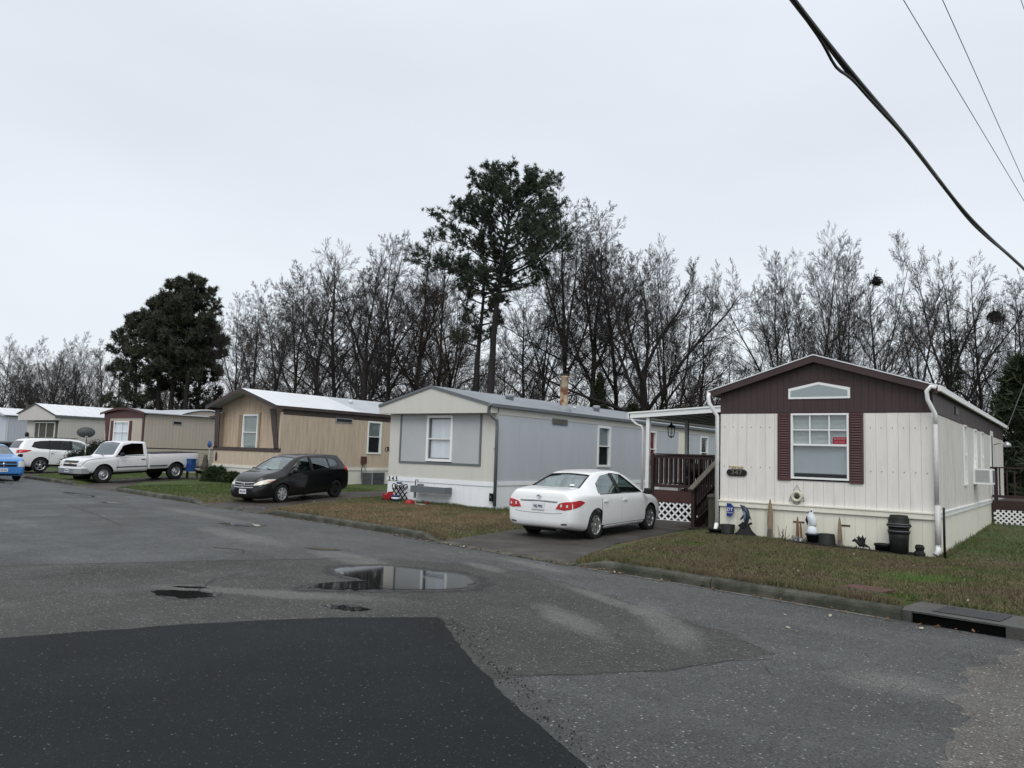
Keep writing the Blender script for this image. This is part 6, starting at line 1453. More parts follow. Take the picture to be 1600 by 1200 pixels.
zx = car.hit('x-', 0, .72)[0].x - .02
text('plate_number', 'VKJ 7976', .085, 'plateink', car.root, (zx, 0, .715), (R(90), 0, R(-90)), .72); MB().box(zx - .0, zx + .008, -.16, .16, .645, .652).build('plate_frame', 'slate', car.root)
b = MB(); xx = car.hit('x-', 0, .915)[0].x - .006; 
for ra, rb in ((.062, .042), (.034, .030)): b.tube([(xx + (.0), ra * math.cos(t * PI / 10), .915 + rb * math.sin(t * PI / 10) - (.0 if ra > .05 else -.008)) for t in range(21)], .006, 5)
b.tube([(xx, .018 * math.cos(t * PI / 8), .905 + .033 * math.sin(t * PI / 8)) for t in range(17)], .005, 5); b.build('emblem', 'chrome', car.root)
text('badge', 'COROLLA', .04, 'gal', car.root, (car.hit('x-', -.0, .6)[0].x - .004, .56, .635), (R(90), 0, R(-90)), 1.0) if False else None
b = MB(); b.prism([(-2.05, .26), (-1.5, .2), (-1.5, .15), (-2.0, .20)], 'y', -.55, .5); b.tube([(-2.22, -.5, .24), (-1.7, -.5, .22)], .035, 10); b.build('exhaust', 'underbody', car.root)
car.mirror(.98, .98, .97, 'black'); car.seats_((.15, -.95), .36, 'seatbeige', .46, .60); MB().box(-1.62, -1.2, -.6, .6, .86, .90).build('parcel_shelf', 'cabinlight', car.root); MB().box(.85, 1.3, -.66, .66, .6, .88).build('dashboard', 'interior', car.root)
b = MB(); b.tube([(.72 + .06 * math.sin(t * PI / 8), .36 + .18 * math.cos(t * PI / 8), .92 + .17 * math.sin(t * PI / 8)) for t in range(17)], .014, 5); b.build('steering_wheel', 'interior', car.root)
stk = MB(); hp_, _ = car.hit('z', -1.50, -.36)[0], 0; car.patch('round_sticker', 'z', [(-1.50, -.44), (-1.44, -.44)], [(-1.50, -.33), (-1.44, -.33)], 'white', off=.004, th=.003, nu=6, nv=4)
car.finish([(-1.23, .32), (1.37, .32)], .365, .34, .885)
for x in (-1.23, 1.37):
    for y in (.765, -.765): car.wheel(x, y, .318, 'spoke', 7, 'alloy', .20)
car.both('headlamp', [(1.78, .66), (2.1, .60)], [(1.70, .80), (2.05, .74)], 'clearlamp', off=.006, nu=6, nv=4)
car.place(-9.37, 15.76, .035, R(90) + R(.5), .018)

# ---- black hatchback, nose towards the street
S = dict(zt=[(-2.08, .72), (-2.06, .95), (-2.02, 1.05), (-1.96, 1.10), (-1.82, 1.27), (-1.70, 1.41), (-1.62, 1.465), (-1.2, 1.505), (-.6, 1.53), (-.1, 1.53), (.3, 1.49), (.6, 1.39), (.95, 1.22), (1.22, 1.08), (1.40, 1.03), (1.75, .965), (1.98, .87), (2.12, .75), (2.19, .6), (2.215, .46)],
         zs=[(-2.08, .66), (-2.03, .92), (-1.8, 1.02), (-1.0, 1.0), (0, .95), (1.2, .88), (1.8, .74), (2.1, .60), (2.215, .40)],
         wb=[(-2.08, .66), (-2.04, .73), (-1.9, .80), (-1.4, .845), (0, .85), (1.2, .85), (1.7, .825), (1.98, .75), (2.12, .66), (2.19, .54), (2.215, .42)],
         wr=[(-2.08, .56), (-1.95, .60), (-1.7, .57), (-1.0, .575), (0, .59), (.6, .60), (1.1, .66), (1.5, .66), (1.9, .58), (2.215, .34)],
         z0=[(-2.08, .40), (-2.0, .28), (-1.6, .2), (1.5, .18), (1.95, .17), (2.12, .19), (2.215, .28)])
car = Car('hatchback', 'black five-door hatchback parked nose to the street beside the tan home', S, 'pblack', -2.08, 2.215, cab=(-1.9, 1.35))
car.window('y', [(-1.46, 1.15), (-1.25, 1.10), (-1.02, 1.07)], [(-1.40, 1.31), (-1.25, 1.355), (-1.02, 1.38)], 'carglass', (-1.5, 1.5)); car.window('y', [(-.97, 1.055), (-.6, 1.03), (-.18, 1.005)], [(-.97, 1.385), (-.6, 1.415), (-.18, 1.43)], 'carglass', (-1.5, 1.5)); car.window('y', [(-.06, .99), (.4, .97), (1.0, .96)], [(-.06, 1.43), (.3, 1.40), (.78, 1.10)], 'carglass', (-1.5, 1.5))
car.both('pillar_cover', [(-.175, .99), (-.065, .99)], [(-.175, 1.42), (-.065, 1.42)], 'black', off=.004, nu=2, nv=6)
car.window('z', [(1.17, -.62), (1.26, 0), (1.17, .62)], [(.47, -.50), (.42, 0), (.47, .50)], 'carglass', (1.0, 2), name='windscreen', nu=14, nv=8)
car.window('x', [(-.5, 1.06), (.5, 1.06)], [(-.46, 1.36), (.46, 1.36)], 'tintglass', (-2.3, -1.6), name='rear_windscreen') if False else car.patch('rear_windscreen', 'x-', [(-.52, 1.06), (.52, 1.06)], [(-.46, 1.36), (.46, 1.36)], 'tintglass', off=.004, nu=8, nv=6)
doorset(car, [(-1.05, -.125), (-.115, 1.02)], .30, lambda x: .975 - .02 * x, 'pblack', .83, 'pblack')
for s_ in (1, -1):
    car.patch('headlamp', 'x+', [(s_ * .42, .60), (s_ * .60, .62), (s_ * .74, .66)], [(s_ * .44, .66), (s_ * .60, .75), (s_ * .74, .80)], 'creamlamp', off=.010, th=.02, nu=8, nv=4)
    car.patch('turn_lens', 'y+' if s_ > 0 else 'y-', [(1.72, .73), (1.90, .69)], [(1.68, .76), (1.86, .73)], 'amber', off=.012, nu=4, nv=2)
    car.patch('headlamp', 'y+' if s_ > 0 else 'y-', [(1.60, .775), (1.80, .70), (2.0, .64)], [(1.58, .79), (1.75, .79), (1.98, .74)], 'creamlamp', off=.008, th=.02, nu=8, nv=4)
    car.patch('tail_lamp', 'y+' if s_ > 0 else 'y-', [(-2.02, .88), (-1.72, .96)], [(-1.98, 1.12), (-1.74, 1.06)], 'redlamp', off=.008, nu=6, nv=4)
    car.patch('fog_recess', 'x+', [(s_ * .50, .30), (s_ * .64, .32)], [(s_ * .50, .40), (s_ * .64, .40)], 'black', off=.004, nu=3, nv=2)
gr = car.patch('grille', 'x+', [(-.42, .56), (0, .53), (.42, .56)], [(-.44, .68), (0, .685), (.44, .68)], 'black', off=.006, nu=12, nv=3)
for z0_, z1_ in ((.675, .70), (.60, .615), (.525, .55)): car.patch('grille_bar', 'x+', [(-.43, z0_ + .012), (0, z0_ - .01), (.43, z0_ + .012)], [(-.43, z1_ + .012), (0, z1_ - .01), (.43, z1_ + .012)], 'chrome', off=.018, th=.02, nu=12, nv=1)
xx = car.hit('x+', 0, .61)[0].x + .02; b = MB(); b.tube([(xx, .065 * math.cos(t * PI / 10), .61 + .06 * math.sin(t * PI / 10)) for t in range(21)], .010, 5); b.box(xx - .006, xx + .012, -.085, .085, .598, .624); b.build('emblem', 'chrome', car.root)
car.patch('licence_plate', 'x+', [(-.155, .335), (.155, .335)], [(-.155, .48), (.155, .48)], 'plate', off=.016, th=.014, nu=4, nv=2, smooth=False); text('plate_number', 'XKS 4190', .08, 'plateink', car.root, (car.hit('x+', 0, .40)[0].x + .018, 0, .405), (R(90), 0, R(90)), .72)
car.patch('air_intake', 'x+', [(-.45, .235), (.45, .235)], [(-.48, .32), (.48, .32)], 'black', off=.005, nu=8, nv=2)
car.mirror(.86, .95, 1.02, 'pblack'); car.seats_((.12, -.85), .36, 'seatblack', .5, .62); MB().box(.85, 1.25, -.62, .62, .6, .92).build('dashboard', 'interior', car.root)
for s_ in (.3, -.25): MB().tube([(1.30, s_, 1.055), (1.22, s_ - .32, 1.10)], .01, 4).build('wiper', 'black', car.root)
tubepart('aerial', 'black', car.root, [(-1.0, .0, 1.52), (-1.14, .0, 1.66)], .008, 5)
car.finish([(-1.30, .31), (1.30, .31)], .35, .32, .85)
for y in (.73, -.73): car.wheel(1.30, y, .305, 'hubcap', 7, 'hubsilver', .19); car.wheel(-1.30, y, .305, 'steel', 5, 'underbody', .19)
car.root.scale = (.965, .965, .98); car.place(-21.44, 16.55, .075, R(-90) + R(8), -.046)

# ---- white pickup, nose towards the street
S = dict(zt=[(-.16, 1.70), (-.14, 1.76), (0, 1.785), (.5, 1.795), (.84, 1.775), (1.0, 1.68), (1.15, 1.48), (1.33, 1.20), (1.45, 1.14), (2.0, 1.11), (2.4, 1.05), (2.60, .98), (2.68, .88), (2.70, .74)],
         zs=[(-.16, 1.14), (.9, 1.13), (1.4, 1.09), (2.0, 1.05), (2.5, .99), (2.70, .72)],
         wb=[(-.16, .94), (1.5, .955), (2.3, .955), (2.55, .93), (2.66, .89), (2.70, .85)],
         wr=[(-.16, .77), (.6, .78), (1.0, .81), (1.35, .88), (2.0, .915), (2.6, .90), (2.70, .86)],
         z0=[(-.16, .44), (2.2, .44), (2.6, .46), (2.70, .56)])
car = Car('pickup_truck', 'white single-cab pickup truck with long bed parked nose to the street', S, 'pwhite2', -.16, 2.70, cab=(-.08, 1.38))
car.window('y', [(.0, 1.20), (.5, 1.19), (1.22, 1.17)], [(.0, 1.67), (.5, 1.69), (.90, 1.60)], 'tintglass', (-1.5, 1.5)); car.window('z', [(1.31, -.78), (1.36, 0), (1.31, .78)], [(.95, -.69), (.92, 0), (.95, .69)], 'carglass', (1.1, 2.5), name='windscreen', nu=14, nv=8)
doorset(car, [(-.10, 1.18)], .52, lambda x: 1.15, 'pwhite2', .98, 'black'); car.both('lower_trim', [(-.14, .66), (1.25, .66)], [(-.14, .70), (1.25, .70)], 'black', off=.014, nu=8, nv=1)
for d in ('y+', 'y-'): car.patch('window_frame', d, [(-.04, 1.15), (1.28, 1.13)], [(-.04, 1.175), (1.26, 1.155)], 'black', off=.008, nu=8, nv=1)
# front: grille with chrome surround, stacked lamps
car.patch('grille_surround', 'x+', [(-.86, .72), (.86, .72)], [(-.84, 1.02), (.84, 1.02)], 'pwhite2', off=.010, th=.03, nu=12, nv=4)
car.patch('grille_upper', 'x+', [(-.54, .895), (.54, .895)], [(-.54, .985), (.54, .985)], 'black', off=.022, nu=8, nv=2); car.patch('grille_lower', 'x+', [(-.54, .745), (.54, .745)], [(-.54, .845), (.54, .845)], 'black', off=.022, nu=8, nv=2)
b = MB(); xx = car.hit('x+', 0, .87)[0].x + .035; b.prism([(-.09, .855), (-.03, .855), (-.02, .84), (.04, .84), (.035, .856), (.10, .858), (.09, .886), (.03, .886), (.02, .90), (-.04, .90), (-.035, .884), (-.10, .882)], 'x', xx - .01, xx + .006); fix_normals(b.build('emblem', 'yellow', car.root))
for s_ in (1, -1):
    for z0_, z1_ in ((.90, .985), (.75, .835)): car.patch('headlamp', 'x+', [(s_ * .57, z0_), (s_ * .84, z0_)], [(s_ * .57, z1_), (s_ * .84, z1_)], 'clearlamp', off=.024, th=.02, nu=5, nv=3)
    car.patch('side_marker', 'y+' if s_ > 0 else 'y-', [(2.54, .75), (2.64, .75)], [(2.54, .97), (2.62, .97)], 'clearlamp', off=.010, nu=3, nv=3)
b = MB(); b.add([(x, y, z) for y, x in ((-.97, 2.50), (-.93, 2.72), (-.5, 2.83), (.5, 2.83), (.93, 2.72), (.97, 2.50)) for z in (.46, .68)], [(2 * i, 2 * i + 2, 2 * i + 3, 2 * i + 1) for i in range(5)]); b.add([(x - .10, y * .97, z) for y, x in ((-.97, 2.50), (-.93, 2.72), (-.5, 2.83), (.5, 2.83), (.93, 2.72), (.97, 2.50)) for z in (.46, .68)], [(2 * i + 1, 2 * i + 3, 2 * i + 2, 2 * i) for i in range(5)])
o = len(b.v) // 2; b.f += [[2 * i + 1, 2 * i + 3, o + 2 * i + 3, o + 2 * i + 1] for i in range(5)] + [[2 * i, o + 2 * i, o + 2 * i + 2, 2 * i + 2] for i in range(5)]; b.m += [0] * 10; b.sm += [False] * 10
bp = b.build('front_bumper', 'chrome', car.root); MB().add([(2.56, -.96, .66), (2.735, -.92, .66), (2.845, -.5, .66), (2.845, .5, .66), (2.735, .92, .66), (2.56, .96, .66), (2.56, -.96, .70), (2.735, -.92, .70), (2.845, -.5, .70), (2.845, .5, .70), (2.735, .92, .70), (2.56, .96, .70)], [(i, i + 1, i + 7, i + 6) for i in range(5)] + [(6, 7, 8, 9, 10, 11)]).build('bumper_top', 'white', bp)
MB().box(2.50, 2.74, -.8, .8, .36, .48).build('air_dam', 'underbody', car.root); MB().box(2.835, 2.85, -.16, .14, .50, .64).build('licence_plate', 'plate', car.root); text('plate_number', 'WTR 219', .08, 'plateink', car.root, (2.853, -.01, .57), (R(90), 0, R(90)), .72)
# bed
vs = []; prof_b = [(0, .52), (.80, .52), (.92, .56), (.965, .70), (.975, .95), (.955, 1.13), (.93, 1.20), (.90, 1.215)]
full = prof_b + [(-y, z) for y, z in prof_b[::-1][:-1]]
xs_ = [-.22, -.23, -1.0, -1.8, -2.5, -2.66, -2.70]; m_ = len(full)
b = MB(); b.add([(x, y * (.985 if x < -2.68 or x == -.22 else 1), z) for x in xs_ for y, z in full], [(i * m_ + j, (i + 1) * m_ + j, (i + 1) * m_ + (j + 1) % m_, i * m_ + (j + 1) % m_) for i in range(len(xs_) - 1) for j in range(m_)] + [tuple(range(m_)), tuple(range((len(xs_) - 1) * m_, len(xs_) * m_))[::-1]], smooth=True)
bed = fix_normals(b.build('bed', ['pwhite2', 'underbody']))
c = MB(); c.box(-2.62, -.30, -.86, .86, .72, 1.5); boolean(bed, fix_normals(c.build('cut', 'underbody')))
c = MB()
for sg_ in (1, -1): c.lathe([(.43, -.2), (.43, .2)], (-1.56, sg_ * .9, .41), 36, 'y')
boolean(bed, fix_normals(c.build('cut', 'underbody'))); bed.parent = car.root; bed.name = 'bed'; bed.data.set_sharp_from_angle(angle=R(35))
MB().box(-2.68, -.26, -.93, .93, 1.215, 1.235).build('bed_cover', 'blackplastic', car.root)
for s_ in (1, -1): MB().box(-1.10, -.26, s_ * .972, s_ * .985, .66, .70).build('lower_trim', 'black', car.root); MB().box(-2.715, -2.69, s_ * .82, s_ * .95, .80, 1.12).build('tail_lamp', 'redlamp', car.root)
MB().box(-2.85, -2.72, -.95, .95, .48, .60).build('rear_bumper', 'chrome', car.root); MB().box(-2.6, 2.4, -.42, -.3, .36, .48).build('frame_rail', 'underbody', car.root); MB().box(-2.6, 2.4, .3, .42, .36, .48).build('frame_rail', 'underbody', car.root)
car.mirror(1.08, 1.10, 1.22, 'black', (.12, .26, .16)); MB().box(.0, .22, -.72, .72, .7, 1.35).build('bench_seat', 'seatblack', car.root); MB().box(1.0, 1.38, -.8, .8, .8, 1.08).build('dashboard', 'interior', car.root)
MB().tube([(1.46, .3, 1.15), (1.36, -.15, 1.22)], .01, 4).build('wiper', 'black', car.root)
car.finish([(1.78, .41)], .44, .4, .955)
for y in (.80, -.80): car.wheel(1.78, y, .385, 'steel', 5, 'hubsilver', .25, rr=.56); car.wheel(-1.56, y, .385, 'steel', 5, 'hubsilver', .25, rr=.56)
car.place(-34.45, 17.75, .085, R(-90) + R(3), -.045)

# ---- white SUV, rear towards the street
S = dict(zt=[(-2.55, .75), (-2.53, 1.02), (-2.47, 1.25), (-2.32, 1.52), (-2.16, 1.68), (-1.9, 1.74), (-1.2, 1.775), (-.3, 1.78), (.3, 1.74), (.7, 1.62), (1.1, 1.40), (1.45, 1.20), (1.7, 1.13), (2.2, 1.03), (2.5, .88), (2.6, .7)],
         zs=[(-2.55, .70), (-2.45, 1.05), (-2.0, 1.16), (-1, 1.12), (.6, 1.05), (1.6, 1.0), (2.2, .88), (2.6, .6)],
         wb=[(-2.55, .80), (-2.5, .88), (-2.3, .94), (-1.6, .985), (0, .98), (1.6, .98), (2.2, .92), (2.5, .75), (2.6, .55)], wr=[(-2.55, .72), (-2.3, .72), (-1.8, .70), (0, .72), (.7, .72), (1.4, .80), (2.2, .72), (2.6, .4)],
         z0=[(-2.55, .48), (-2.4, .34), (-1.8, .26), (1.8, .26), (2.4, .28), (2.6, .42)])
car = Car('suv', 'white SUV with dark tinted side windows parked beyond the white pickup', S, 'pwhite', -2.55, 2.6, cab=(-2.3, 1.5))
car.window('y', [(-1.95, 1.30), (-1.6, 1.215), (-1.1, 1.19)], [(-1.80, 1.56), (-1.5, 1.62), (-1.1, 1.645)], 'tintglass', (-1.6, 1.6)); car.window('y', [(-1.04, 1.185), (-.6, 1.17), (-.1, 1.155)], [(-1.04, 1.65), (-.6, 1.665), (-.1, 1.66)], 'tintglass', (-1.6, 1.6)); car.window('y', [(.0, 1.15), (.5, 1.13), (1.15, 1.11)], [(.0, 1.655), (.45, 1.59), (1.0, 1.28)], 'carglass', (-1.6, 1.6))
car.both('pillar_cover', [(-1.10, 1.17), (-1.04, 1.17)], [(-1.10, 1.66), (-1.04, 1.66)], 'black', nu=2, nv=6); car.both('pillar_cover', [(-.1, 1.15), (0, 1.15)], [(-.1, 1.665), (0, 1.665)], 'black', nu=2, nv=6)
car.patch('rear_windscreen', 'x-', [(-.68, 1.22), (.68, 1.22)], [(-.60, 1.60), (.60, 1.60)], 'interior', off=.003, nu=10, nv=8); car.patch('rear_window_glass', 'x-', [(-.66, 1.23), (.66, 1.23)], [(-.58, 1.59), (.58, 1.59)], 'tintglass', off=.008, th=.003, nu=10, nv=8)
car.window('z', [(1.40, -.76), (1.46, 0), (1.40, .76)], [(.74, -.64), (.70, 0), (.74, .64)], 'carglass', (1.2, 2.5), name='windscreen', nu=12, nv=8)
doorset(car, [(-1.12, -.06), (-.05, 1.2)], .42, lambda x: 1.14 - .015 * x, 'pwhite', .98, 'chrome'); car.both('lower_cladding', [(-1.4, .28), (1.4, .28)], [(-1.4, .42), (1.4, .42)], 'blackplastic', off=.012, nu=14, nv=2)
for s_ in (1, -1):
    car.patch('tail_lamp', 'x-', [(s_ * .60, .96), (s_ * .86, .98)], [(s_ * .60, 1.12), (s_ * .86, 1.16)], 'redlamp', off=.010, nu=6, nv=4); car.patch('tail_lamp', 'y+' if s_ > 0 else 'y-', [(-2.46, .97), (-2.2, 1.02), (-1.96, 1.11)], [(-2.44, 1.15), (-2.2, 1.15), (-1.96, 1.14)], 'redlamp', off=.008, nu=8, nv=4)
    MB().bar((-1.7, s_ * .60, 1.80), (.3, s_ * .62, 1.80), .03, .03).build('roof_rail', 'black', car.root)
car.mirror(1.10, 1.10, 1.18, 'pwhite', (.14, .24, .18)); car.seats_((.25,), .4, 'seatblack', .66, .66)
car.finish([(-1.50, .38), (1.52, .38)], .43, .36, .985)
for x in (-1.50, 1.52):
    for y in (.85, -.85): car.wheel(x, y, .372, 'spoke', 5, 'alloy', .24)
car.place(-44.15, 19.05, .10, R(90) - R(4))

# ---- blue car at the kerb, facing right towards the camera
S = dict(zt=[(-2.2, .9), (-2.15, 1.35), (-1.9, 1.50), (-1.2, 1.55), (-.3, 1.55), (.2, 1.50), (.6, 1.34), (1.0, 1.12), (1.2, 1.06), (1.6, 1.01), (1.95, .95), (2.12, .86), (2.19, .72), (2.21, .5)],
         zs=[(-2.2, .8), (-1.8, 1.02), (0, 1.0), (1.2, .95), (1.9, .88), (2.15, .7), (2.21, .42)], wb=[(-2.2, .78), (-1.9, .86), (0, .885), (1.5, .885), (1.9, .85), (2.1, .79), (2.18, .70), (2.21, .62)],
         wr=[(-2.2, .62), (-1, .64), (.2, .63), (.9, .70), (1.5, .78), (2.0, .74), (2.21, .55)], z0=[(-2.2, .4), (-1.8, .24), (1.8, .22), (2.1, .22), (2.21, .32)])
car = Car('hatchback', 'blue car with split crossbar grille parked at the kerb at the far left', S, 'pblue', -2.2, 2.21, cab=(-2.0, 1.15))
car.window('z', [(.98, -.66), (1.04, 0), (.98, .66)], [(.32, -.55), (.28, 0), (.32, .55)], 'carglass', (1.02, 2.5), name='windscreen', nu=12, nv=8); car.window('y', [(-1.7, 1.08), (-.9, 1.06), (.8, 1.03)], [(-1.6, 1.40), (-.8, 1.43), (.45, 1.32)], 'tintglass', (-1.5, 1.5))
doorset(car, [(-1.1, -.12), (-.11, .9)], .34, lambda x: 1.0, 'pblue', .86, 'pblue')
for s_ in (1, -1):
    car.patch('headlamp', 'x+', [(s_ * .52, .60), (s_ * .78, .62)], [(s_ * .54, .84), (s_ * .77, .86)], 'clearlamp', off=.012, th=.02, nu=6, nv=5); car.patch('headlamp', 'y+' if s_ > 0 else 'y-', [(1.86, .66), (2.10, .62)], [(1.86, .84), (2.06, .82)], 'clearlamp', off=.008, nu=5, nv=4)
    for z0_, z1_ in ((.60, .70), (.735, .83)): car.patch('grille', 'x+', [(s_ * .02, z0_), (s_ * .46, z0_)], [(s_ * .02, z1_), (s_ * .48, z1_)], 'black', off=.006, nu=6, nv=3)
car.patch('grille_bar', 'x+', [(-.5, .70), (.5, .70)], [(-.5, .733), (.5, .733)], 'pblue', off=.022, th=.03, nu=10, nv=1); MB().lathe([(0, .03), (.05, .02), (.055, -.01)], (car.hit('x+', 0, .715)[0].x + .01, 0, .715), 10, 'x').build('emblem', 'chrome', car.root)
car.patch('licence_plate', 'x+', [(-.155, .40), (.155, .40)], [(-.155, .54), (.155, .54)], 'plate', off=.014, th=.012, nu=4, nv=2, smooth=False); text('plate_number', 'YHA 3053', .08, 'plateink', car.root, (car.hit('x+', 0, .47)[0].x + .017, 0, .47), (R(90), 0, R(90)), .72)
car.patch('air_intake', 'x+', [(-.55, .26), (.55, .26)], [(-.55, .34), (.55, .34)], 'black', off=.005, nu=8, nv=2); car.mirror(.78, 1.0, 1.06, 'black'); car.seats_((.0,), .37, 'seatbeige', .52, .62); MB().box(.7, 1.1, -.66, .66, .6, .95).build('dashboard', 'interior', car.root)
car.finish([(-1.35, .33), (1.29, .33)], .38, .34, .885)
for x in (-1.35, 1.29):
    for y in (.76, -.76): car.wheel(x, y, .325, 'spoke', 5, 'alloy', .21)
car.place(-38.3, 13.35, 0, R(-4))
# ---- dark car half hidden behind the SUV at the left edge
S = dict(zt=[(-2.2, .9), (-2.1, 1.2), (-1.8, 1.45), (-1.0, 1.52), (0, 1.5), (.5, 1.38), (1.1, 1.05), (1.8, .95), (2.1, .8), (2.2, .5)], zs=[(-2.2, .8), (-1.8, 1.0), (0, .98), (1.8, .85), (2.2, .45)], wb=[(-2.2, .75), (-1.8, .86), (1.6, .86), (2.0, .75), (2.2, .55)], wr=[(-2.2, .62), (.3, .62), (1.2, .7), (2.2, .5)], z0=[(-2.2, .4), (-1.8, .22), (1.8, .22), (2.2, .32)])
car = Car('parked_car', 'dark grey car mostly hidden behind the white SUV at the left edge', S, 'pdark', -2.2, 2.2, cab=(-2.0, 1.1))
car.window('y', [(-1.6, 1.06), (-.9, 1.04), (.9, 1.0)], [(-1.4, 1.36), (-.8, 1.40), (.5, 1.26)], 'tintglass', (-1.5, 1.5)); car.patch('rear_windscreen', 'x-', [(-.6, 1.08), (.6, 1.08)], [(-.5, 1.36), (.5, 1.36)], 'tintglass', off=.004, nu=8, nv=6); car.window('z', [(1.02, -.66), (1.08, 0), (1.02, .66)], [(.42, -.55), (.38, 0), (.42, .55)], 'carglass', (.98, 2.5), name='windscreen', nu=12, nv=8)
doorset(car, [(-1.1, -.12), (-.11, .9)], .34, lambda x: .99, 'pdark', .86, 'pdark')
for s_ in (1, -1): car.patch('tail_lamp', 'x-', [(s_ * .5, .86), (s_ * .78, .88)], [(s_ * .5, 1.0), (s_ * .76, 1.02)], 'redlamp', off=.008, nu=5, nv=3)
car.finish([(-1.35, .32), (1.3, .32)], .37, .34, .86)
for x in (-1.35, 1.3):
    for y in (.74, -.74): car.wheel(x, y, .315, 'spoke', 5, 'alloy', .2)
car.place(-57.0, 21.2, .12, R(95))

# ------------------------------------------------------------------ trees
class Veg:
    """collects tapered branch tubes (numpy) for one mesh"""
    def __init__(s): s.V = []; s.F = []; s.n = 0; s.B = {}
    def tube(s, pts, rad, k): s.B.setdefault((len(pts), k), []).append((pts, rad))
    def flush(s):
        for (n, k), L in s.B.items():
            P = np.array([l[0] for l in L], dtype=float); r = np.array([l[1] for l in L])[:, :, None, None]; m = len(L)
            T = np.gradient(P, axis=1); T /= np.linalg.norm(T, axis=2)[..., None] + 1e-9
            ref = np.where(np.abs(T[:, :1, 2:3]) < .9, np.array([0, 0, 1.]), np.array([1., 0, 0])); A = np.cross(T, np.broadcast_to(ref, T.shape)); A /= np.linalg.norm(A, axis=2)[..., None] + 1e-9; B = np.cross(T, A)
            an = np.arange(k) * 2 * PI / k; V = P[:, :, None, :] + r * (A[:, :, None, :] * np.cos(an)[None, None, :, None] + B[:, :, None, :] * np.sin(an)[None, None, :, None]); s.V.append(V.reshape(-1, 3))
            i, j = np.meshgrid(np.arange(n - 1), np.arange(k), indexing='ij'); j2 = (j + 1) % k
            F = np.stack([i * k + j, i * k + j2, (i + 1) * k + j2, (i + 1) * k + j], -1).reshape(1, -1, 4) + (np.arange(m) * n * k)[:, None, None] + s.n; s.F.append(F.reshape(-1, 4)); s.n += m * n * k
    def mesh(s, name, m, smooth=True):
        s.flush(); V = np.concatenate(s.V); F = np.concatenate(s.F).astype(np.int32); me = bpy.data.meshes.new(name); me.vertices.add(len(V)); me.vertices.foreach_set('co', V.astype(np.float32).ravel())
        me.loops.add(F.size); me.loops.foreach_set('vertex_index', F.ravel()); me.polygons.add(len(F)); me.polygons.foreach_set('loop_start', np.arange(0, F.size, 4, dtype=np.int32))
        me.update(calc_edges=True); me.materials.append(M[m]); me.polygons.foreach_set('use_smooth', [smooth] * len(F)); return me
def rot_dir(d, ang, az):
    d = d / np.linalg.norm(d); ref = np.array([0, 0, 1.]) if abs(d[2]) < .95 else np.array([1., 0, 0]); a = np.cross(d, ref); a /= np.linalg.norm(a); b = np.cross(d, a)
    return d * math.cos(ang) + (a * math.cos(az) + b * math.sin(az)) * math.sin(ang)
def path(r, p, d, L, n, wig, up):
    pts = [p]; d = d / np.linalg.norm(d)
    for i in range(n):
        d = d + np.array([r.gauss(0, wig), r.gauss(0, wig), r.gauss(0, wig) + up]); d /= np.linalg.norm(d); pts.append(pts[-1] + d * L / n)
    return pts
def at_t(pts, t):
    s_ = t * (len(pts) - 1); i = min(len(pts) - 2, int(s_)); f = s_ - i; p = pts[i] * (1 - f) + pts[i + 1] * f; return p, pts[i + 1] - pts[i]
def grow(r, V, p, d, L, rad, lev, cfg, tips=None):
    c = cfg[lev]; n = c['n']; pts = path(r, p, d, L, n, c['wig'], c['up']); tip = c.get('tip', .35)
    rads = [max(cfg[-1]['rmin'], rad * (1 - (1 - tip) * (i / n))) for i in range(n + 1)]
    V.tube(pts, rads, c['k'])
    if tips is not None: tips.append((lev, pts))
    if lev + 1 < len(cfg):
        m = max(1, int(c['ch'] * (.8 + .4 * r.random()))); az = r.uniform(0, 6.28)
        for i in range(m):
            t = c['t0'] + (1 - c['t0']) * (i + r.random() * .8) / m; t = min(t, .99); q, dd = at_t(pts, t); az += 2.4 + r.uniform(-.4, .4)
            nd = rot_dir(dd, R(c['ang'] + r.uniform(-12, 12)), az); ll = L * c['ratio'] * (1 - c['fall'] * (t - c['t0']) / (1 - c['t0'])) * r.uniform(.75, 1.15)
            grow(r, V, q, nd, ll, max(cfg[-1]['rmin'], rad * (1 - (1 - tip) * t) * c.get('rr', .5)), lev + 1, cfg, tips)
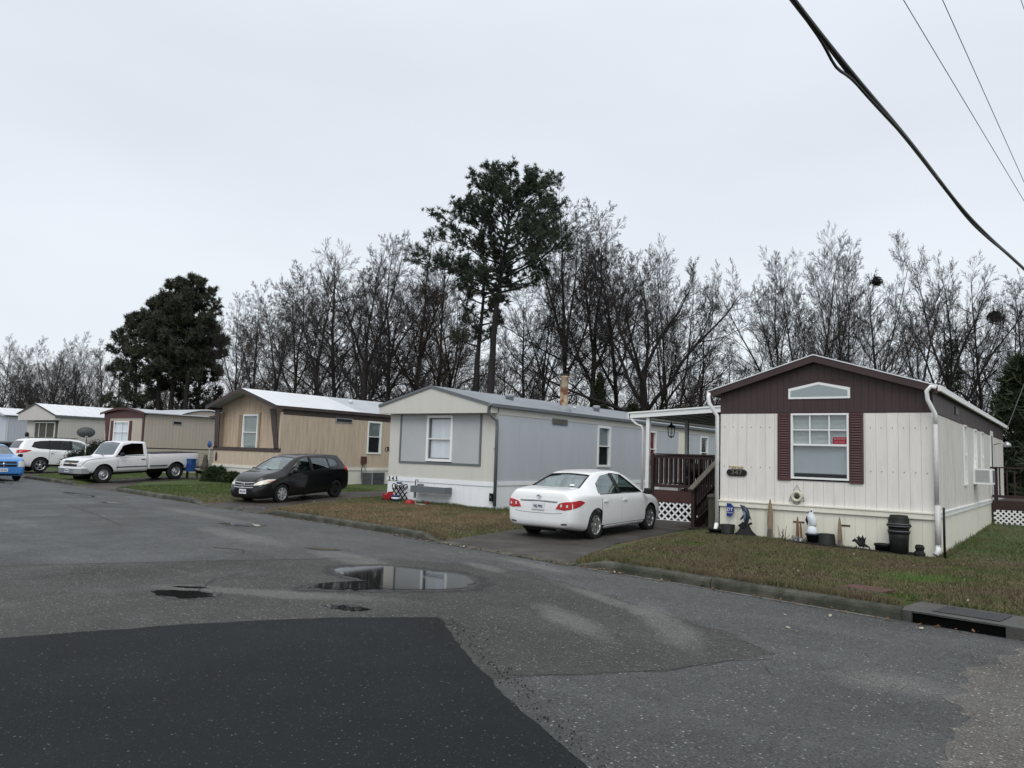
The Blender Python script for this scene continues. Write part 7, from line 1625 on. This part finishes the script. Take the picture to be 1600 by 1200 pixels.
def bare_tree(seed, H, kind):
    r = random.Random(seed); T = Veg(); C = Veg()
    tw = [dict(n=3, wig=.08, up=.04, k=3, ch=7, t0=.12, ang=32, ratio=.55, fall=.5, rr=.55), dict(n=2, wig=.05, up=.07, k=3, ch=5, t0=.12, ang=27, ratio=.62, fall=.4, rr=.8), dict(n=1, wig=.05, up=.08, k=3, ch=0, t0=.2, ang=30, ratio=.5, fall=.5, rmin=.0058)]
    if kind == 'tall':       # trunk to mid height, then a few steep leaders making a rounded fan-topped crown
        R0 = H * .0105 + .03; tp = path(r, np.array([0, 0, -.3]), np.array([r.uniform(-.05, .05), r.uniform(-.05, .05), 1]), H * .55, 8, .03, .01); T.tube(tp, [R0 * (1 - .45 * i / 8) for i in range(9)], 8)
        cfg = [dict(n=7, wig=.06, up=.02, k=5, ch=14, t0=.15, ang=40, ratio=.46, fall=.6, rr=.40, tip=.10), dict(n=4, wig=.08, up=.05, k=4, ch=9, t0=.12, ang=38, ratio=.42, fall=.5, rr=.5)] + tw
        for i in range(4): grow(r, C, at_t(tp, .97 - .10 * i)[0], rot_dir(np.array([0, 0, 1.]), R((4, 20, 26, 30)[i] + r.uniform(-4, 4)), i * 2.1 + seed), H * (.50, .46, .47, .46)[i], R0 * .50, 0, cfg)
        for i in range(9): t = .45 + .5 * i / 9; grow(r, C, at_t(tp, t)[0], rot_dir(np.array([0, 0, 1.]), R(56 + r.uniform(-10, 10)), i * 2.4 + 1), H * .27 * r.uniform(.6, 1.2), R0 * .24, 1, cfg)
    elif kind == 'vase':     # several trunks fanning out
        ns = 5; R0 = H * .010 + .02
        T.tube([np.array([0, 0, -.3]), np.array([0, 0, .6]), np.array([0, 0, H * .10])], [R0 * 1.6, R0 * 1.4, R0 * 1.2], 8)
        cfg = [dict(n=8, wig=.05, up=.02, k=5, ch=14, t0=.22, ang=36, ratio=.44, fall=.6, rr=.42, tip=.12), dict(n=4, wig=.08, up=.05, k=4, ch=10, t0=.12, ang=36, ratio=.40, fall=.5, rr=.5)] + tw
        for i in range(ns):
            an = R(r.uniform(8, 30)); grow(r, C, np.array([0, 0, H * .07]), rot_dir(np.array([0, 0, 1.]), an, i * 6.28 / ns + r.uniform(-.4, .4)), H * .86 * r.uniform(.85, 1.03) / max(.85, math.cos(an * .5)), R0 * .72, 0, cfg)
    elif kind == 'oak':      # thick short trunk, wide spreading limbs that curve up
        R0 = H * .022; tp = path(r, np.array([0, 0, -.3]), np.array([.02, 0, 1]), H * .42, 6, .03, .02); T.tube(tp, [R0 * (1 - .45 * i / 6) for i in range(7)], 10)
        cfg = [dict(n=7, wig=.11, up=.055, k=5, ch=9, t0=.25, ang=38, ratio=.46, fall=.4, rr=.5, tip=.15), dict(n=4, wig=.11, up=.05, k=4, ch=8, t0=.15, ang=36, ratio=.42, fall=.4, rr=.5)] + tw
        for i in range(9):
            t = .42 + .57 * i / 8; q, dd = at_t(tp, min(.99, t)); an = R(62 - 45 * (i / 8) + r.uniform(-8, 8)); grow(r, C, q, rot_dir(np.array([0, 0, 1.]), an, i * 2.4), H * (.60 - .02 * i) * r.uniform(.8, 1.1), R0 * .38, 0, cfg)
    elif kind == 'sparse':   # older open tree, crooked limbs
        R0 = H * .013; tp = path(r, np.array([0, 0, -.3]), np.array([.05, 0, 1]), H * .9, 10, .05, .02); T.tube(tp, [R0 * (1 - .9 * i / 10) for i in range(11)], 8)
        cfg = [dict(n=6, wig=.14, up=.08, k=4, ch=8, t0=.2, ang=42, ratio=.46, fall=.35, rr=.5)] + tw; az = 0
        for i in range(17):
            t = .30 + .68 * i / 17; q, dd = at_t(tp, t); az += 2.4; grow(r, C, q, rot_dir(np.array([0, 0, 1.]), R(52 + r.uniform(-14, 14)), az), H * (.36 - .22 * t) * r.uniform(.7, 1.2), R0 * (1 - .9 * t) * .55 + .01, 0, cfg)
    elif kind == 'sapling':  # thin understory poles in one clump
        for q in range(5):
            b0 = np.array([r.uniform(-1, 1), r.uniform(-.8, .8), -.2]); h_ = H * r.uniform(.6, 1)
            tp = path(r, b0, np.array([r.uniform(-.12, .12), r.uniform(-.12, .12), 1]), h_, 7, .05, .02); T.tube(tp, [.05 * (1 - .85 * i / 7) for i in range(8)], 5)
            cfg = [dict(n=3, wig=.12, up=.06, k=3, ch=6, t0=.15, ang=38, ratio=.5, fall=.4, rr=.5), dict(n=2, wig=.12, up=.05, k=3, ch=4, t0=.2, ang=36, ratio=.5, fall=.4, rr=.8), dict(n=2, wig=.1, up=.05, k=3, ch=0, t0=.2, ang=30, ratio=.5, fall=.5, rmin=.0075)]; az = 0
            for i in range(16):
                t = .12 + .86 * i / 16; p_, dd = at_t(tp, t); az += 2.4; grow(r, C, p_, rot_dir(np.array([0, 0, 1.]), R(48 + r.uniform(-12, 12)), az), h_ * (.26 - .15 * t) * r.uniform(.6, 1.2), .016, 0, cfg)
    return T, C
def leaf_tris(rr, centers, size, spread, per, flat=0, elong=1.0):
    n = len(centers) * per; C = np.repeat(np.array(centers), per, 0) + rr.normal(0, spread, (n, 3)); u = rr.normal(0, 1, (n, 3)); u /= np.linalg.norm(u, axis=1)[:, None]; v = rr.normal(0, 1, (n, 3)); v -= u * (u * v).sum(1)[:, None]; v /= np.linalg.norm(v, axis=1)[:, None]
    s_ = size * rr.uniform(.6, 1.3, n)[:, None]; return np.stack([C - u * s_ * elong, C + v * s_ * .5, C + u * s_ * elong], 1).reshape(-1, 3)
def needle_tufts(rr, centers, dirs, size, per):
    n = len(centers) * per; C = np.repeat(np.array(centers), per, 0); D = np.repeat(np.array(dirs), per, 0); D /= np.linalg.norm(D, axis=1)[:, None] + 1e-9
    u = D * .55 + rr.normal(0, .62, (n, 3)); u /= np.linalg.norm(u, axis=1)[:, None]; v = np.cross(u, rr.normal(0, 1, (n, 3))); v /= np.linalg.norm(v, axis=1)[:, None] + 1e-9
    s_ = size * rr.uniform(.65, 1.2, n)[:, None]; w_ = s_ * .105; st = C + rr.normal(0, size * .16, (n, 3)); return np.stack([st - v * w_, st + v * w_, st + u * s_], 1).reshape(-1, 3)
def pine_tree(seed, H, z0, rad, lean=(0, 0), nlimb=46, top=.0, tuft=.30, per=26, low=0, shape=None):
    r = random.Random(seed); rr = np.random.default_rng(seed); T = Veg(); C = Veg(); n = 12
    tp = [np.array([lean[0] * (i / n) ** 1.6 + .18 * math.sin(i * .9 + seed) * (i / n), lean[1] * (i / n) ** 1.6, -.3 + (H * .97 + .3) * i / n]) for i in range(n + 1)]
    R0 = H * .0165; T.tube(tp, [R0 * (1 - .88 * (i / n) ** 1.15) for i in range(n + 1)], 10); cen = []; drs = []; az = 0
    for i in range(nlimb):
        f = (i + .5) / nlimb; z = z0 + (H * .985 - z0) * f; t = z / H; q, dd = at_t(tp, min(.985, t)); az += 2.4
        prof_ = shape(f, az) if shape else (math.sin(PI * min(1, f * .82 + .2)) ** .6)
        L_ = rad * prof_ * r.uniform(.72, 1.12)
        if L_ < .5: L_ = .5
        d = rot_dir(np.array([0, 0, 1.]), R(84 - 34 * f + r.uniform(-8, 8)), az); pts = path(r, q, d, L_, 6, .10, .045); rb = R0 * .26 * (1 - .6 * f); C.tube(pts, [rb * (1 - .85 * k / 6) + .008 for k in range(7)], 5)
        for k in range(int(5 + L_ * 2.6)):
            tt = .28 + .72 * r.random() ** .75; p2, d2 = at_t(pts, min(.99, tt)); sd_ = rot_dir(d2, R(r.uniform(25, 65)), r.uniform(0, 6.28)) + np.array([0, 0, .25]); l2 = (.5 + L_ * .20) * (1.15 - .5 * tt) * r.uniform(.6, 1.2); sp_ = path(r, p2, sd_, l2, 3, .12, .10); C.tube(sp_, [.022, .017, .012, .008], 3)
            for g in range(4):
                p3, d3 = at_t(sp_, min(.99, .35 + .65 * (g + r.random()) / 4)); off = rot_dir(d3, R(r.uniform(10, 60)), r.uniform(0, 6.28)); e_ = r.uniform(.05, .35); cen.append(p3 + off * e_); drs.append(off + np.array([0, 0, .5]))
        cen.append(pts[-1]); drs.append(d)
    V = needle_tufts(rr, cen, drs, tuft, per); return T, C, V
def veg_thing(name, label, cat, parts, loc, rz, scale, group=None):
    t_ = thing(name, label, cat, loc, rz, group); t_.scale = scale
    for nm, me in parts: inst(nm, me, t_)
    return t_
BT = {}
for key, kind, H, seed, tm, cm in (('tallA', 'tall', 16, 11, 'bark', 'twig'), ('tallB', 'tall', 16, 12, 'bark', 'twigred'), ('tallC', 'tall', 16, 13, 'barkbrown', 'twig'), ('vaseA', 'vase', 15, 21, 'bark', 'twig'), ('vaseB', 'vase', 15, 22, 'bark', 'twig'), ('oakA', 'oak', 16, 31, 'bark', 'bark'), ('sparseA', 'sparse', 15, 41, 'bark', 'twigred'), ('sparseB', 'sparse', 15, 42, 'bark', 'bark'), ('sap', 'sapling', 7, 51, 'bark', 'brush'), ('sapB', 'sapling', 8, 52, 'bark', 'twigred')):
    T, C = bare_tree(seed, H, kind); mc_ = C.mesh('crown', cm, False); zz_ = np.empty(len(mc_.vertices) * 3, np.float32); mc_.vertices.foreach_get('co', zz_); BT[key] = ([('trunk', T.mesh('trunk', tm)), ('crown', mc_)], float(zz_[2::3].max()))
def az_pos(az, d): a = R(az); return (-math.sin(a) * d, math.cos(a) * d)
TREES = [
    # key, (x, y), height, label, group(None=unique), width factor
    ('vaseB', (-89.1, 32.9), 11.1, 'grey bare fan-shaped tree at the far left picture edge behind the pale blue home', None, 1.00),
    ('vaseA', (-81.7, 32.7), 11.7, 'wide fan-shaped bare tree left of the dark pine group, its left half', None, 1.00),
    ('vaseB', (-77.1, 33.3), 11.9, 'wide fan-shaped bare tree touching the left side of the dark pine group', None, 1.05),
    ('tallA', (-60.1, 39.6), 15.7, 'slim bare tree just right of the dark pine group', None, 0.80),
    ('tallC', (-57.6, 39.8), 15.8, 'second slim bare tree right of the dark pine group', None, 0.80),
    ('tallB', (-55.0, 40.0), 15.9, 'reddish bare tree above the white sheet roof of the tan home, left end', None, 0.90),
    ('tallA', (-52.5, 40.1), 17.5, 'taller bare tree rising above the ridge of the tan home roof', None, 1.00),
    ('tallB', (-49.8, 40.2), 18.1, 'bushy bare tree on the rising left slope of the wood', None, 1.00),
    ('sparseB', (-47.2, 40.3), 19.2, 'dark crooked bare tree near the top of the wood left of the grey home', None, 1.10),
    ('oakA', (-42.9, 39.0), 18.7, 'dark spreading bare tree whose crown leans left above the grey home gable', None, 0.75),
    ('tallA', (-41.7, 40.3), 18.4, 'thick dark bare tree directly above the left eave of the grey home', None, 1.10),
    ('tallC', (-41.9, 43.0), 19.8, 'tall pale-twigged bare tree left of the big pine crown', None, 1.20),
    ('sparseA', (-38.5, 42.0), 17.9, 'bare tree under the left lobe of the big pine crown', None, 1.00),
    ('tallB', (-41.0, 46.5), 16.8, 'bare tree between the grey home ridge and the thin dark pine', None, 1.00),
    ('sparseB', (-32.6, 45.5), 15.1, 'dark forked bare tree right of the big pine trunk', None, 1.00),
    ('tallB', (-33.9, 49.5), 17.6, 'bare tree touching the right side of the big pine crown', None, 0.90),
    ('tallC', (-30.1, 47.2), 22.6, 'tallest bare tree, brownish, directly behind the rusty flue pipe', None, 1.00),
    ('tallA', (-29.7, 49.8), 21.7, 'tall bare tree right of the tallest one behind the flue', None, 1.10),
    ('tallB', (-29.2, 52.4), 20.6, 'bare tree with fine reddish twigs left of the spreading oak', None, 1.00),
    ('oakA', (-23.4, 46.5), 17.0, 'big spreading bare oak above the far end of the grey roof', None, 1.00),
    ('vaseA', (-23.4, 49.8), 17.0, 'wide bare tree with limbs reaching right towards the maroon gable', None, 0.80),
    ('sparseA', (-22.6, 53.4), 13.6, 'lower bare tree on the right flank of the spreading oak', None, 1.10),
    ('sparseB', (-21.0, 56.2), 11.5, 'low bare tree in the sky gap left of the maroon gable peak', None, 0.90),
    ('tallB', (-22.1, 62.2), 11.4, 'thin bare tree in the dip left of the maroon gable', None, 0.70),
    ('tallA', (-16.4, 51.4), 16.2, 'leftmost of the three tall bare trees over the maroon gable', None, 0.85),
    ('vaseA', (-14.1, 51.1), 16.6, 'middle fan-shaped bare tree directly above the maroon gable peak', None, 0.85),
    ('vaseB', (-11.7, 50.7), 16.3, 'right-hand fan-shaped bare tree above the maroon gable', None, 0.80),
    ('sparseA', (-10.1, 53.0), 14.8, 'bare tree with a dark nest sloping right over the roof edge of home 347', None, 1.00),
    ('tallB', (-8.5, 55.4), 14.8, 'bare tree in the gap above the right roof slope of home 347', None, 0.90),
    ('oakA', (-5.5, 45.7), 14.0, 'ivy-trunked bare tree with high fine crown at the right', None, 0.62),
    ('sparseA', (-4.2, 47.8), 13.9, 'bare tree with thin upright limbs at the right picture edge', None, 0.80),
    ('tallA', (-2.8, 45.9), 11.7, 'bare tree cut by the right picture edge', None, 1.00),
    ('sparseB', (-1.2, 44.0), 11.4, 'bare tree just beyond the right picture edge', None, 1.00),
]
RP = [(0, 1), (6, 3.5), (10, 5.0), (17, 7.5), (22, 8.2), (24, 7.2), (27, 7.8), (33, 9), (40, 10.5), (46, 11), (50, 9.5), (55, 8.5), (60, 8), (66, 7.2), (76, 6.5)]   # skyline of the rear rows: azimuth, elevation
r = random.Random(4); az = -3.
az = -4.
while az < 74:
    d = max(r.uniform(62, 92) if az < 58 else r.uniform(95, 120), 42 / math.cos(R(az))); el = lerp_list([(a, (6.5 if a < 22 else e)) for a, e in RP], az) - r.uniform(.3, 3.6)
    TREES.append((r.choice(['tallA', 'tallB', 'tallC', 'tallA', 'tallB', 'sparseA', 'sparseB']), az_pos(az, d), 1.75 + d * math.tan(R(max(4.2, el))), 'bare grey-brown tree in the crowded rear rows of the wood', 'bare trees of the rear rows', r.uniform(.75, 1.1))); az += r.uniform(.8, 1.5) * (2.0 if az < 32 else 1.15)
az = -4.
while az < 74:
    d = r.uniform(47, 60) if az < 57 else r.uniform(78, 95)
    if d * math.cos(R(az)) < 40: d = r.uniform(40, 44) / math.cos(R(az))
    TREES.append((r.choice(['sap', 'sapB']), az_pos(az, d), r.uniform(4.5, 8.5), 'clump of thin leafless saplings in the undergrowth behind the homes', 'sapling clumps behind the homes', r.uniform(.8, 1.3))); az += r.uniform(.9, 1.7) * (1.3 if az < 32 else 1)
_used = {}
for key, (x, y), h_, lab, grp, wf in TREES:
    parts, H0 = BT[key]; s_ = h_ / H0; k = wf if wf else 1
    veg_thing('bare_tree' if not key.startswith('sap') else 'sapling_clump', lab, 'tree', parts, (x, y, .1), rnd.uniform(0, 6.28), (s_ * k * .95, s_ * k * .95, s_), grp)
# big pine, leaning slightly right, flat-bottomed round crown with a lower left lobe
def sh_big(f, az):
    base = (1 - max(0, (f - .42) / .64) ** 2.2) ** .5 * (.90 + .2 * min(1, f / .35))
    left = (math.cos(az - R(215)) + 1) / 2
    return base * (.92 + (.35 * left if f < .38 else -.04 * left)) * (.55 + .45 * min(1, f / .12))
T, C, V = pine_tree(5, 19.0, 12.2, 4.2, (.85, .55), 56, shape=sh_big, tuft=.25, per=18)
me = tri_mesh('needles', V); me.materials.append(M['needle']); t_ = thing('pine_tree', 'tallest pine with a broad round dark green crown rising above the wood', 'tree', (-30.0, 37.5, .1))
inst('trunk', T.mesh('trunk', 'bark'), t_); inst('limbs', C.mesh('limbs', 'bark'), t_); o = inst('needles', me, t_); o['kind'] = 'stuff'
T, C, V = pine_tree(6, 15.6, 8.5, 1.9, (.2, .1), 20, tuft=.3, per=14)
me = tri_mesh('needles', V); me.materials.append(M['needledark']); t_ = thing('pine_tree', 'thin dark pine with sparse needles just left of the tallest pine trunk', 'tree', (-31.8, 38.6, .1)); t_.scale = (1, 1, 1.05)
inst('trunk', T.mesh('trunk', 'bark'), t_); inst('limbs', C.mesh('limbs', 'bark'), t_); inst('needles', me, t_)['kind'] = 'stuff'
# group of pines at the left
T1, C1, V1 = pine_tree(8, 17, 7.5, 2.9, (.2, .1), 40, tuft=.36, per=20); n1 = tri_mesh('needles', V1); n1.materials.append(M['needledark']); G1 = [('trunk', T1.mesh('trunk', 'bark')), ('limbs', C1.mesh('limbs', 'bark')), ('needles', n1)]
T2, C2, V2 = pine_tree(9, 14, 4.0, 2.9, (-.3, .2), 36, tuft=.36, per=18); n2 = tri_mesh('needles', V2); n2.materials.append(M['needledark']); G2 = [('trunk', T2.mesh('trunk', 'bark')), ('limbs', C2.mesh('limbs', 'bark')), ('needles', n2)]
for parts, x, y, h_, H0, rz, lab in ((G1, -66.3, 37.2, 17.0, 17, .3, 'tall dark pine forming the left half of the big pine group'), (G1, -64.5, 37.6, 17.1, 17, 2.2, 'tall dark pine forming the right half of the big pine group'), (G2, -69.6, 35.6, 13.9, 14, 1.0, 'lower broad dark pine on the left shoulder of the pine group'), (G2, -66.9, 40.2, 14.0, 14, 3.6, 'dark pine behind the right edge of the pine group'), (G1, -67.4, 36.6, 15.6, 17, 4.4, 'middle pine between the two tall pines of the group')):
    t_ = veg_thing('pine_tree', lab, 'tree', parts, (x, y, .1), rz, (h_ / H0,) * 3)
# dark evergreen undergrowth trees (cedars)
def cedar(seed, H, rad):
    r = random.Random(seed); rr = np.random.default_rng(seed); T = Veg(); T.tube([np.array([0, 0, -.2]), np.array([.05, 0, H * .5]), np.array([0, 0, H * .95])], [.12, .08, .02], 6); cen = []; drs = []
    for i in range(420):
        f = r.random() ** .8; z = .3 + (H - .3) * f; a = r.uniform(0, 6.28); rad_ = rad * (1 - f) ** .7 * (.35 + .65 * r.random()) * (1 + .25 * math.sin(a * 3 + seed)); cen.append((rad_ * math.cos(a), rad_ * math.sin(a), z)); drs.append((math.cos(a), math.sin(a), .5))
    V = needle_tufts(rr, np.array(cen), np.array(drs), .38, 16); n_ = tri_mesh('foliage', V); n_.materials.append(M['ivy']); return [('trunk', T.mesh('trunk', 'bark')), ('foliage', n_)]
CD = [cedar(3, 6.5, 1.7), cedar(4, 5.0, 2.0)]
for k, (x, y, h_, H0, wf, lab) in enumerate([(-26.0, 44.5, 7.2, 6.5, .7, 'slim dark evergreen behind the flue pipe of the grey home'), (-24.3, 46, 5.2, 5, 1, 'dark evergreen bush under the spreading oak, left'), (-21.2, 47, 5.0, 5, 1.1, 'dark evergreen bush under the spreading oak, right'), (-36.5, 43, 5.2, 5, 1.1, 'dark evergreen bush in front of the wood left of the grey gable'), (-39.0, 45.5, 5.8, 5, 1.2, 'dark evergreen bush over the far end of the tan home roof'), (-47, 44, 4.6, 5, 1.2, 'dark evergreen bush over the middle of the tan home roof'), (-17.2, 45, 4.8, 5, 1.1, 'dark evergreen bush behind the porch roof'),
        (-2.4, 42.5, 6.8, 5, .9, 'dark evergreen tree behind the back end of home 347'), (-.2, 40, 6.2, 5, 1.0, 'dark evergreen tree at the right picture edge above the deck'), (1.8, 41, 7, 5, 1.0, 'dark evergreen tree beyond the right picture edge'), (-1.0, 44.5, 5.2, 5, 1.3, 'low dark evergreen bush between the two dark evergreens at the right'), (-4.6, 43.5, 4.2, 5, 1.2, 'low dark evergreen bush over the right roof edge of home 347'), (-72.5, 36, 4.6, 5, 1.6, 'brown-green thicket bush left of the pine group'), (-60.5, 42, 4.8, 5, 1.5, 'dark bush at the foot of the right side of the pine group')]):
    veg_thing('evergreen_tree', lab, 'tree', CD[0] if H0 == 6.5 else CD[1], (x, y, .1), k * 1.3, (h_ / H0 * wf, h_ / H0 * wf, h_ / H0))
# ivy around the trunk of the right-hand tree and clinging brown leaves
rr = np.random.default_rng(12)
def az_xy(x, y): return np.array([x, y])
iv = None
for o_ in list(bpy.data.objects):
    if o_.get('label', '').startswith('ivy-trunked'): iv = o_
n = 1000; f = rr.uniform(0, 1, n) ** 1.3; a = rr.uniform(0, 2 * PI, n); z = .6 + f * 8; rad_ = .22 + (.30 + .25 * np.sin(z * 2.3 + a)) * rr.uniform(0, 1, n) ** 2 * (1.1 - .7 * f); cen = np.stack([iv.location.x + rad_ * np.cos(a), iv.location.y + rad_ * np.sin(a), z], 1)
V = leaf_tris(rr, cen - np.array(iv.location), .10, .06, 6); me = tri_mesh('ivy', V); me.materials.append(M['ivy']); oi = inst('ivy', me, iv, scale=(1 / iv.scale[0], 1 / iv.scale[1], 1 / iv.scale[2]), rot=(0, 0, -iv.rotation_euler[2])); oi['kind'] = 'stuff'
# nests of dark twigs in two crowns
for (x, y, z, lab) in ((-10.5, 52.5, 13.6, 'dark round nest of twigs high in the bare trees over home 347'), (-3.6, 46.0, 9.7, 'dark clump of twigs in the ivy-trunked tree at the right')):
    t_ = thing('squirrel_nest', lab, 'nest', (x, y, z)); V_ = leaf_tris(rr, [(0, 0, 0)] * 10, .16, .12, 30, elong=1.2); me = tri_mesh('nest', V_); me.materials.append(M['bark']); inst('twig_ball', me, t_)['kind'] = 'stuff'
# undergrowth: one uncountable mass of stems, brambles and dead leaves
U = Veg(); r = random.Random(99); cen = []
for i in range(2600):
    az = R(r.uniform(-4, 74)); d = (r.uniform(44, 60) if math.degrees(az) < 58 else r.uniform(74, 92)) if r.random() < .75 else r.uniform(60, 110); d = max(d, r.uniform(39, 43) / math.cos(az)); x, y = -math.sin(az) * d, math.cos(az) * d; hh = r.uniform(1.2, 4.6) * (1.2 if d > 70 else 1)
    p = np.array([x, y, 0.]); d_ = np.array([r.gauss(0, .25), r.gauss(0, .25), 1]); pts = path(r, p, d_, hh, 4, .12, -.01); U.tube(pts, [.03, .024, .018, .012, .008], 3)
    for k in range(7):
        q, dd = at_t(pts, r.uniform(.2, .98)); U.tube(path(r, q, rot_dir(dd, R(r.uniform(25, 70)), r.uniform(0, 6.28)), hh * r.uniform(.15, .4), 2, .15, .02), [.011, .009, .006], 3)
    if r.random() < .55:
        q, dd = at_t(pts, r.uniform(.15, .8)); cen.append(q)
me = U.mesh('undergrowth', 'brush', False); o = bpy.data.objects.new('undergrowth', me); col.objects.link(o); o['kind'] = 'stuff'; tag(o, 'tangled leafless brambles and brush along the foot of the wood', 'undergrowth')
V = leaf_tris(np.random.default_rng(2), cen, .10, .42, 26); me = tri_mesh('undergrowth_leaves', V); me.materials.append(M['ivy']); o = bpy.data.objects.new('undergrowth_leaves', me); col.objects.link(o); o['kind'] = 'stuff'; tag(o, 'dark clinging leaves and vines among the brush of the wood', 'undergrowth')
# far-off wood closing the view behind the trees
U = Veg()
for i in range(1050):
    az = R(r.uniform(-8, 80)); d = r.uniform(125, 170); x, y = -math.sin(az) * d, math.cos(az) * d; hh = r.uniform(7, 13) * (1.0 if math.degrees(az) < 60 else .9)
    pts = path(r, np.array([x, y, 0.]), np.array([r.gauss(0, .04), r.gauss(0, .04), 1]), hh, 5, .05, 0); U.tube(pts, [.16, .13, .10, .07, .05, .02], 3)
    for k in range(16):
        q, dd = at_t(pts, r.uniform(.15, .98)); U.tube(path(r, q, rot_dir(dd, R(r.uniform(20, 55)), r.uniform(0, 6.28)), hh * r.uniform(.10, .25), 2, .1, .04), [.045, .03, .02], 3)
me = U.mesh('distant_wood', 'twig', False); o = bpy.data.objects.new('distant_wood', me); col.objects.link(o); o['kind'] = 'stuff'; tag(o, 'far-off leafless wood seen as a grey-brown mass between the nearer trunks', 'wood')

# ------------------------------------------------------------------ shrubs, hedge, planter by the tan home
def bush(name, label, cat, loc, rx, ry, h_, m, n=260, per=14, size=.05, seed=1, group=None, spiky=False):
    rr = np.random.default_rng(seed); a = rr.uniform(0, 2 * PI, n); f = rr.uniform(0, 1, n); k = np.sqrt(1 - f ** 2 * .9) * (.55 + .45 * rr.uniform(0, 1, n)) * (1 + .18 * np.sin(a * 3 + seed) + .1 * np.sin(a * 7))
    cen = np.stack([rx * k * np.cos(a), ry * k * np.sin(a), h_ * f * (1 + .12 * np.sin(a * 4))], 1); t_ = thing(name, label, cat, loc, 0, group)
    V = needle_tufts(rr, cen, np.stack([np.cos(a), np.sin(a), f * 2 + .3], 1), size * 3.2, per) if spiky else leaf_tris(rr, cen, size, size * 2.2, per); me = tri_mesh('foliage', V); me.materials.append(M[m]); inst('foliage', me, t_)['kind'] = 'stuff'
    U = Veg(); r = random.Random(seed)
    for i in range(14): a_ = r.uniform(0, 6.28); U.tube(path(r, np.array([0, 0, 0.]), np.array([math.cos(a_) * rx, math.sin(a_) * ry, h_]), h_ * .9, 4, .1, .02), [.025, .02, .015, .01, .005], 4)
    inst('stems', U.mesh('stems', 'bark'), t_); return t_
bush('hedge_bush', 'dark rounded evergreen hedge bush between the satellite dish and the white pickup', 'bush', (-39.8, 18.75, .1), 1.15, 1.0, 1.5, 'hedge', 1500, 16, .05, 3)
bush('hedge_bush', 'lower dark hedge bush left of the satellite dish beside the white SUV', 'bush', (-40.7, 18.2, .1), .9, .8, 1.0, 'hedge', 900, 16, .05, 4)
bush('shrub', 'green leafy shrub at the left corner of the tan home', 'bush', (-31.3, 19.9, .15), .85, .5, .62, 'shrubgreen', 420, 16, .045, 7, spiky=True)
bush('shrub', 'lower green shrub right of the leafy shrub along the tan home front', 'bush', (-30.2, 20.0, .15), .7, .35, .42, 'shrubgreen', 260, 14, .045, 8, spiky=True)
pt_ = thing('pedestal_planter', 'dark pedestal planter with old wooden ornaments left of the leafy shrub', 'planter', (-33.05, 20.4, .15)); MB().lathe([(.16, 0), (.14, .06), (.07, .12), (.07, .26), (.28, .34), (.42, .42), (.44, .46), (.38, .46), (.3, .4), (0, .4)], n=18).build('bowl', 'blackplastic', pt_)
MB().tube([(.05, 0, .4), (.10, 0, .75), (.03, 0, 1.0), (.07, 0, 1.18)], [.13, .16, .10, .08], 8).build('figure', 'postwood', pt_); MB().tube([(-.2, 0, .42), (-.22, .02, .62), (-.12, 0, .8)], [.06, .07, .04], 7).build('stump', 'oldwood', pt_); MB().prism([(-.1, .45), (.0, .45), (-.02, .7)], 'y', -.06, -.02).build('white_shard', 'whitetoy', pt_)
bs_ = thing('plastic_bin', 'blue plastic tub hanging on a low rail behind the pickup rear wheel', 'bin', (-33.45, 19.95, .16)); b = MB(); b.prism([(-.20, .38), (.20, .38), (.24, .92), (-.24, .92)], 'y', -.12, .12); b.build('tub', 'blue', bs_); MB().box(-.27, .27, -.15, .15, .92, .97).build('rim', 'blue', bs_); MB().box(-.09, .11, -.135, -.118, .55, .75).build('handle_hole', 'navysign', bs_)
lr_ = thing('low_rail', 'low grey rail with short posts behind the blue tub', 'rail', (-33.3, 20.2, .16)); MB().bar((-.9, 0, .44), (1.0, 0, .44), .05, .08).build('top_rail', 'gal', lr_)
for x in (-.8, .0, .9): MB().box(x - .04, x + .04, -.04, .04, 0, .42).build('post', 'oldwood', lr_)
lt2 = thing('carriage_lamp', 'small black wall lamp on the greige home beside its wide window', 'lamp', (-58.0, 22.4, 2.0)); MB().lathe([(0, .3), (.12, .22), (.1, 0), (0, -.06)], n=8).build('lamp_body', 'black', lt2); MB().bar((0, .12, .18), (0, 0, .2), .03, .03).build('arm', 'black', lt2)
hk = thing('wall_hook', 'small dark hook fitting on the left corner of the grey home', 'hook', (-19.05, 18.52, 1.78)); MB().tube([(0, 0, .12), (-.08, -.02, .10), (-.09, -.03, 0), (-.02, -.03, -.03)], .015, 6).build('hook_arm', 'iron', hk); MB().box(-.02, .03, -.01, .03, -.02, .14).build('back_plate', 'iron', hk)
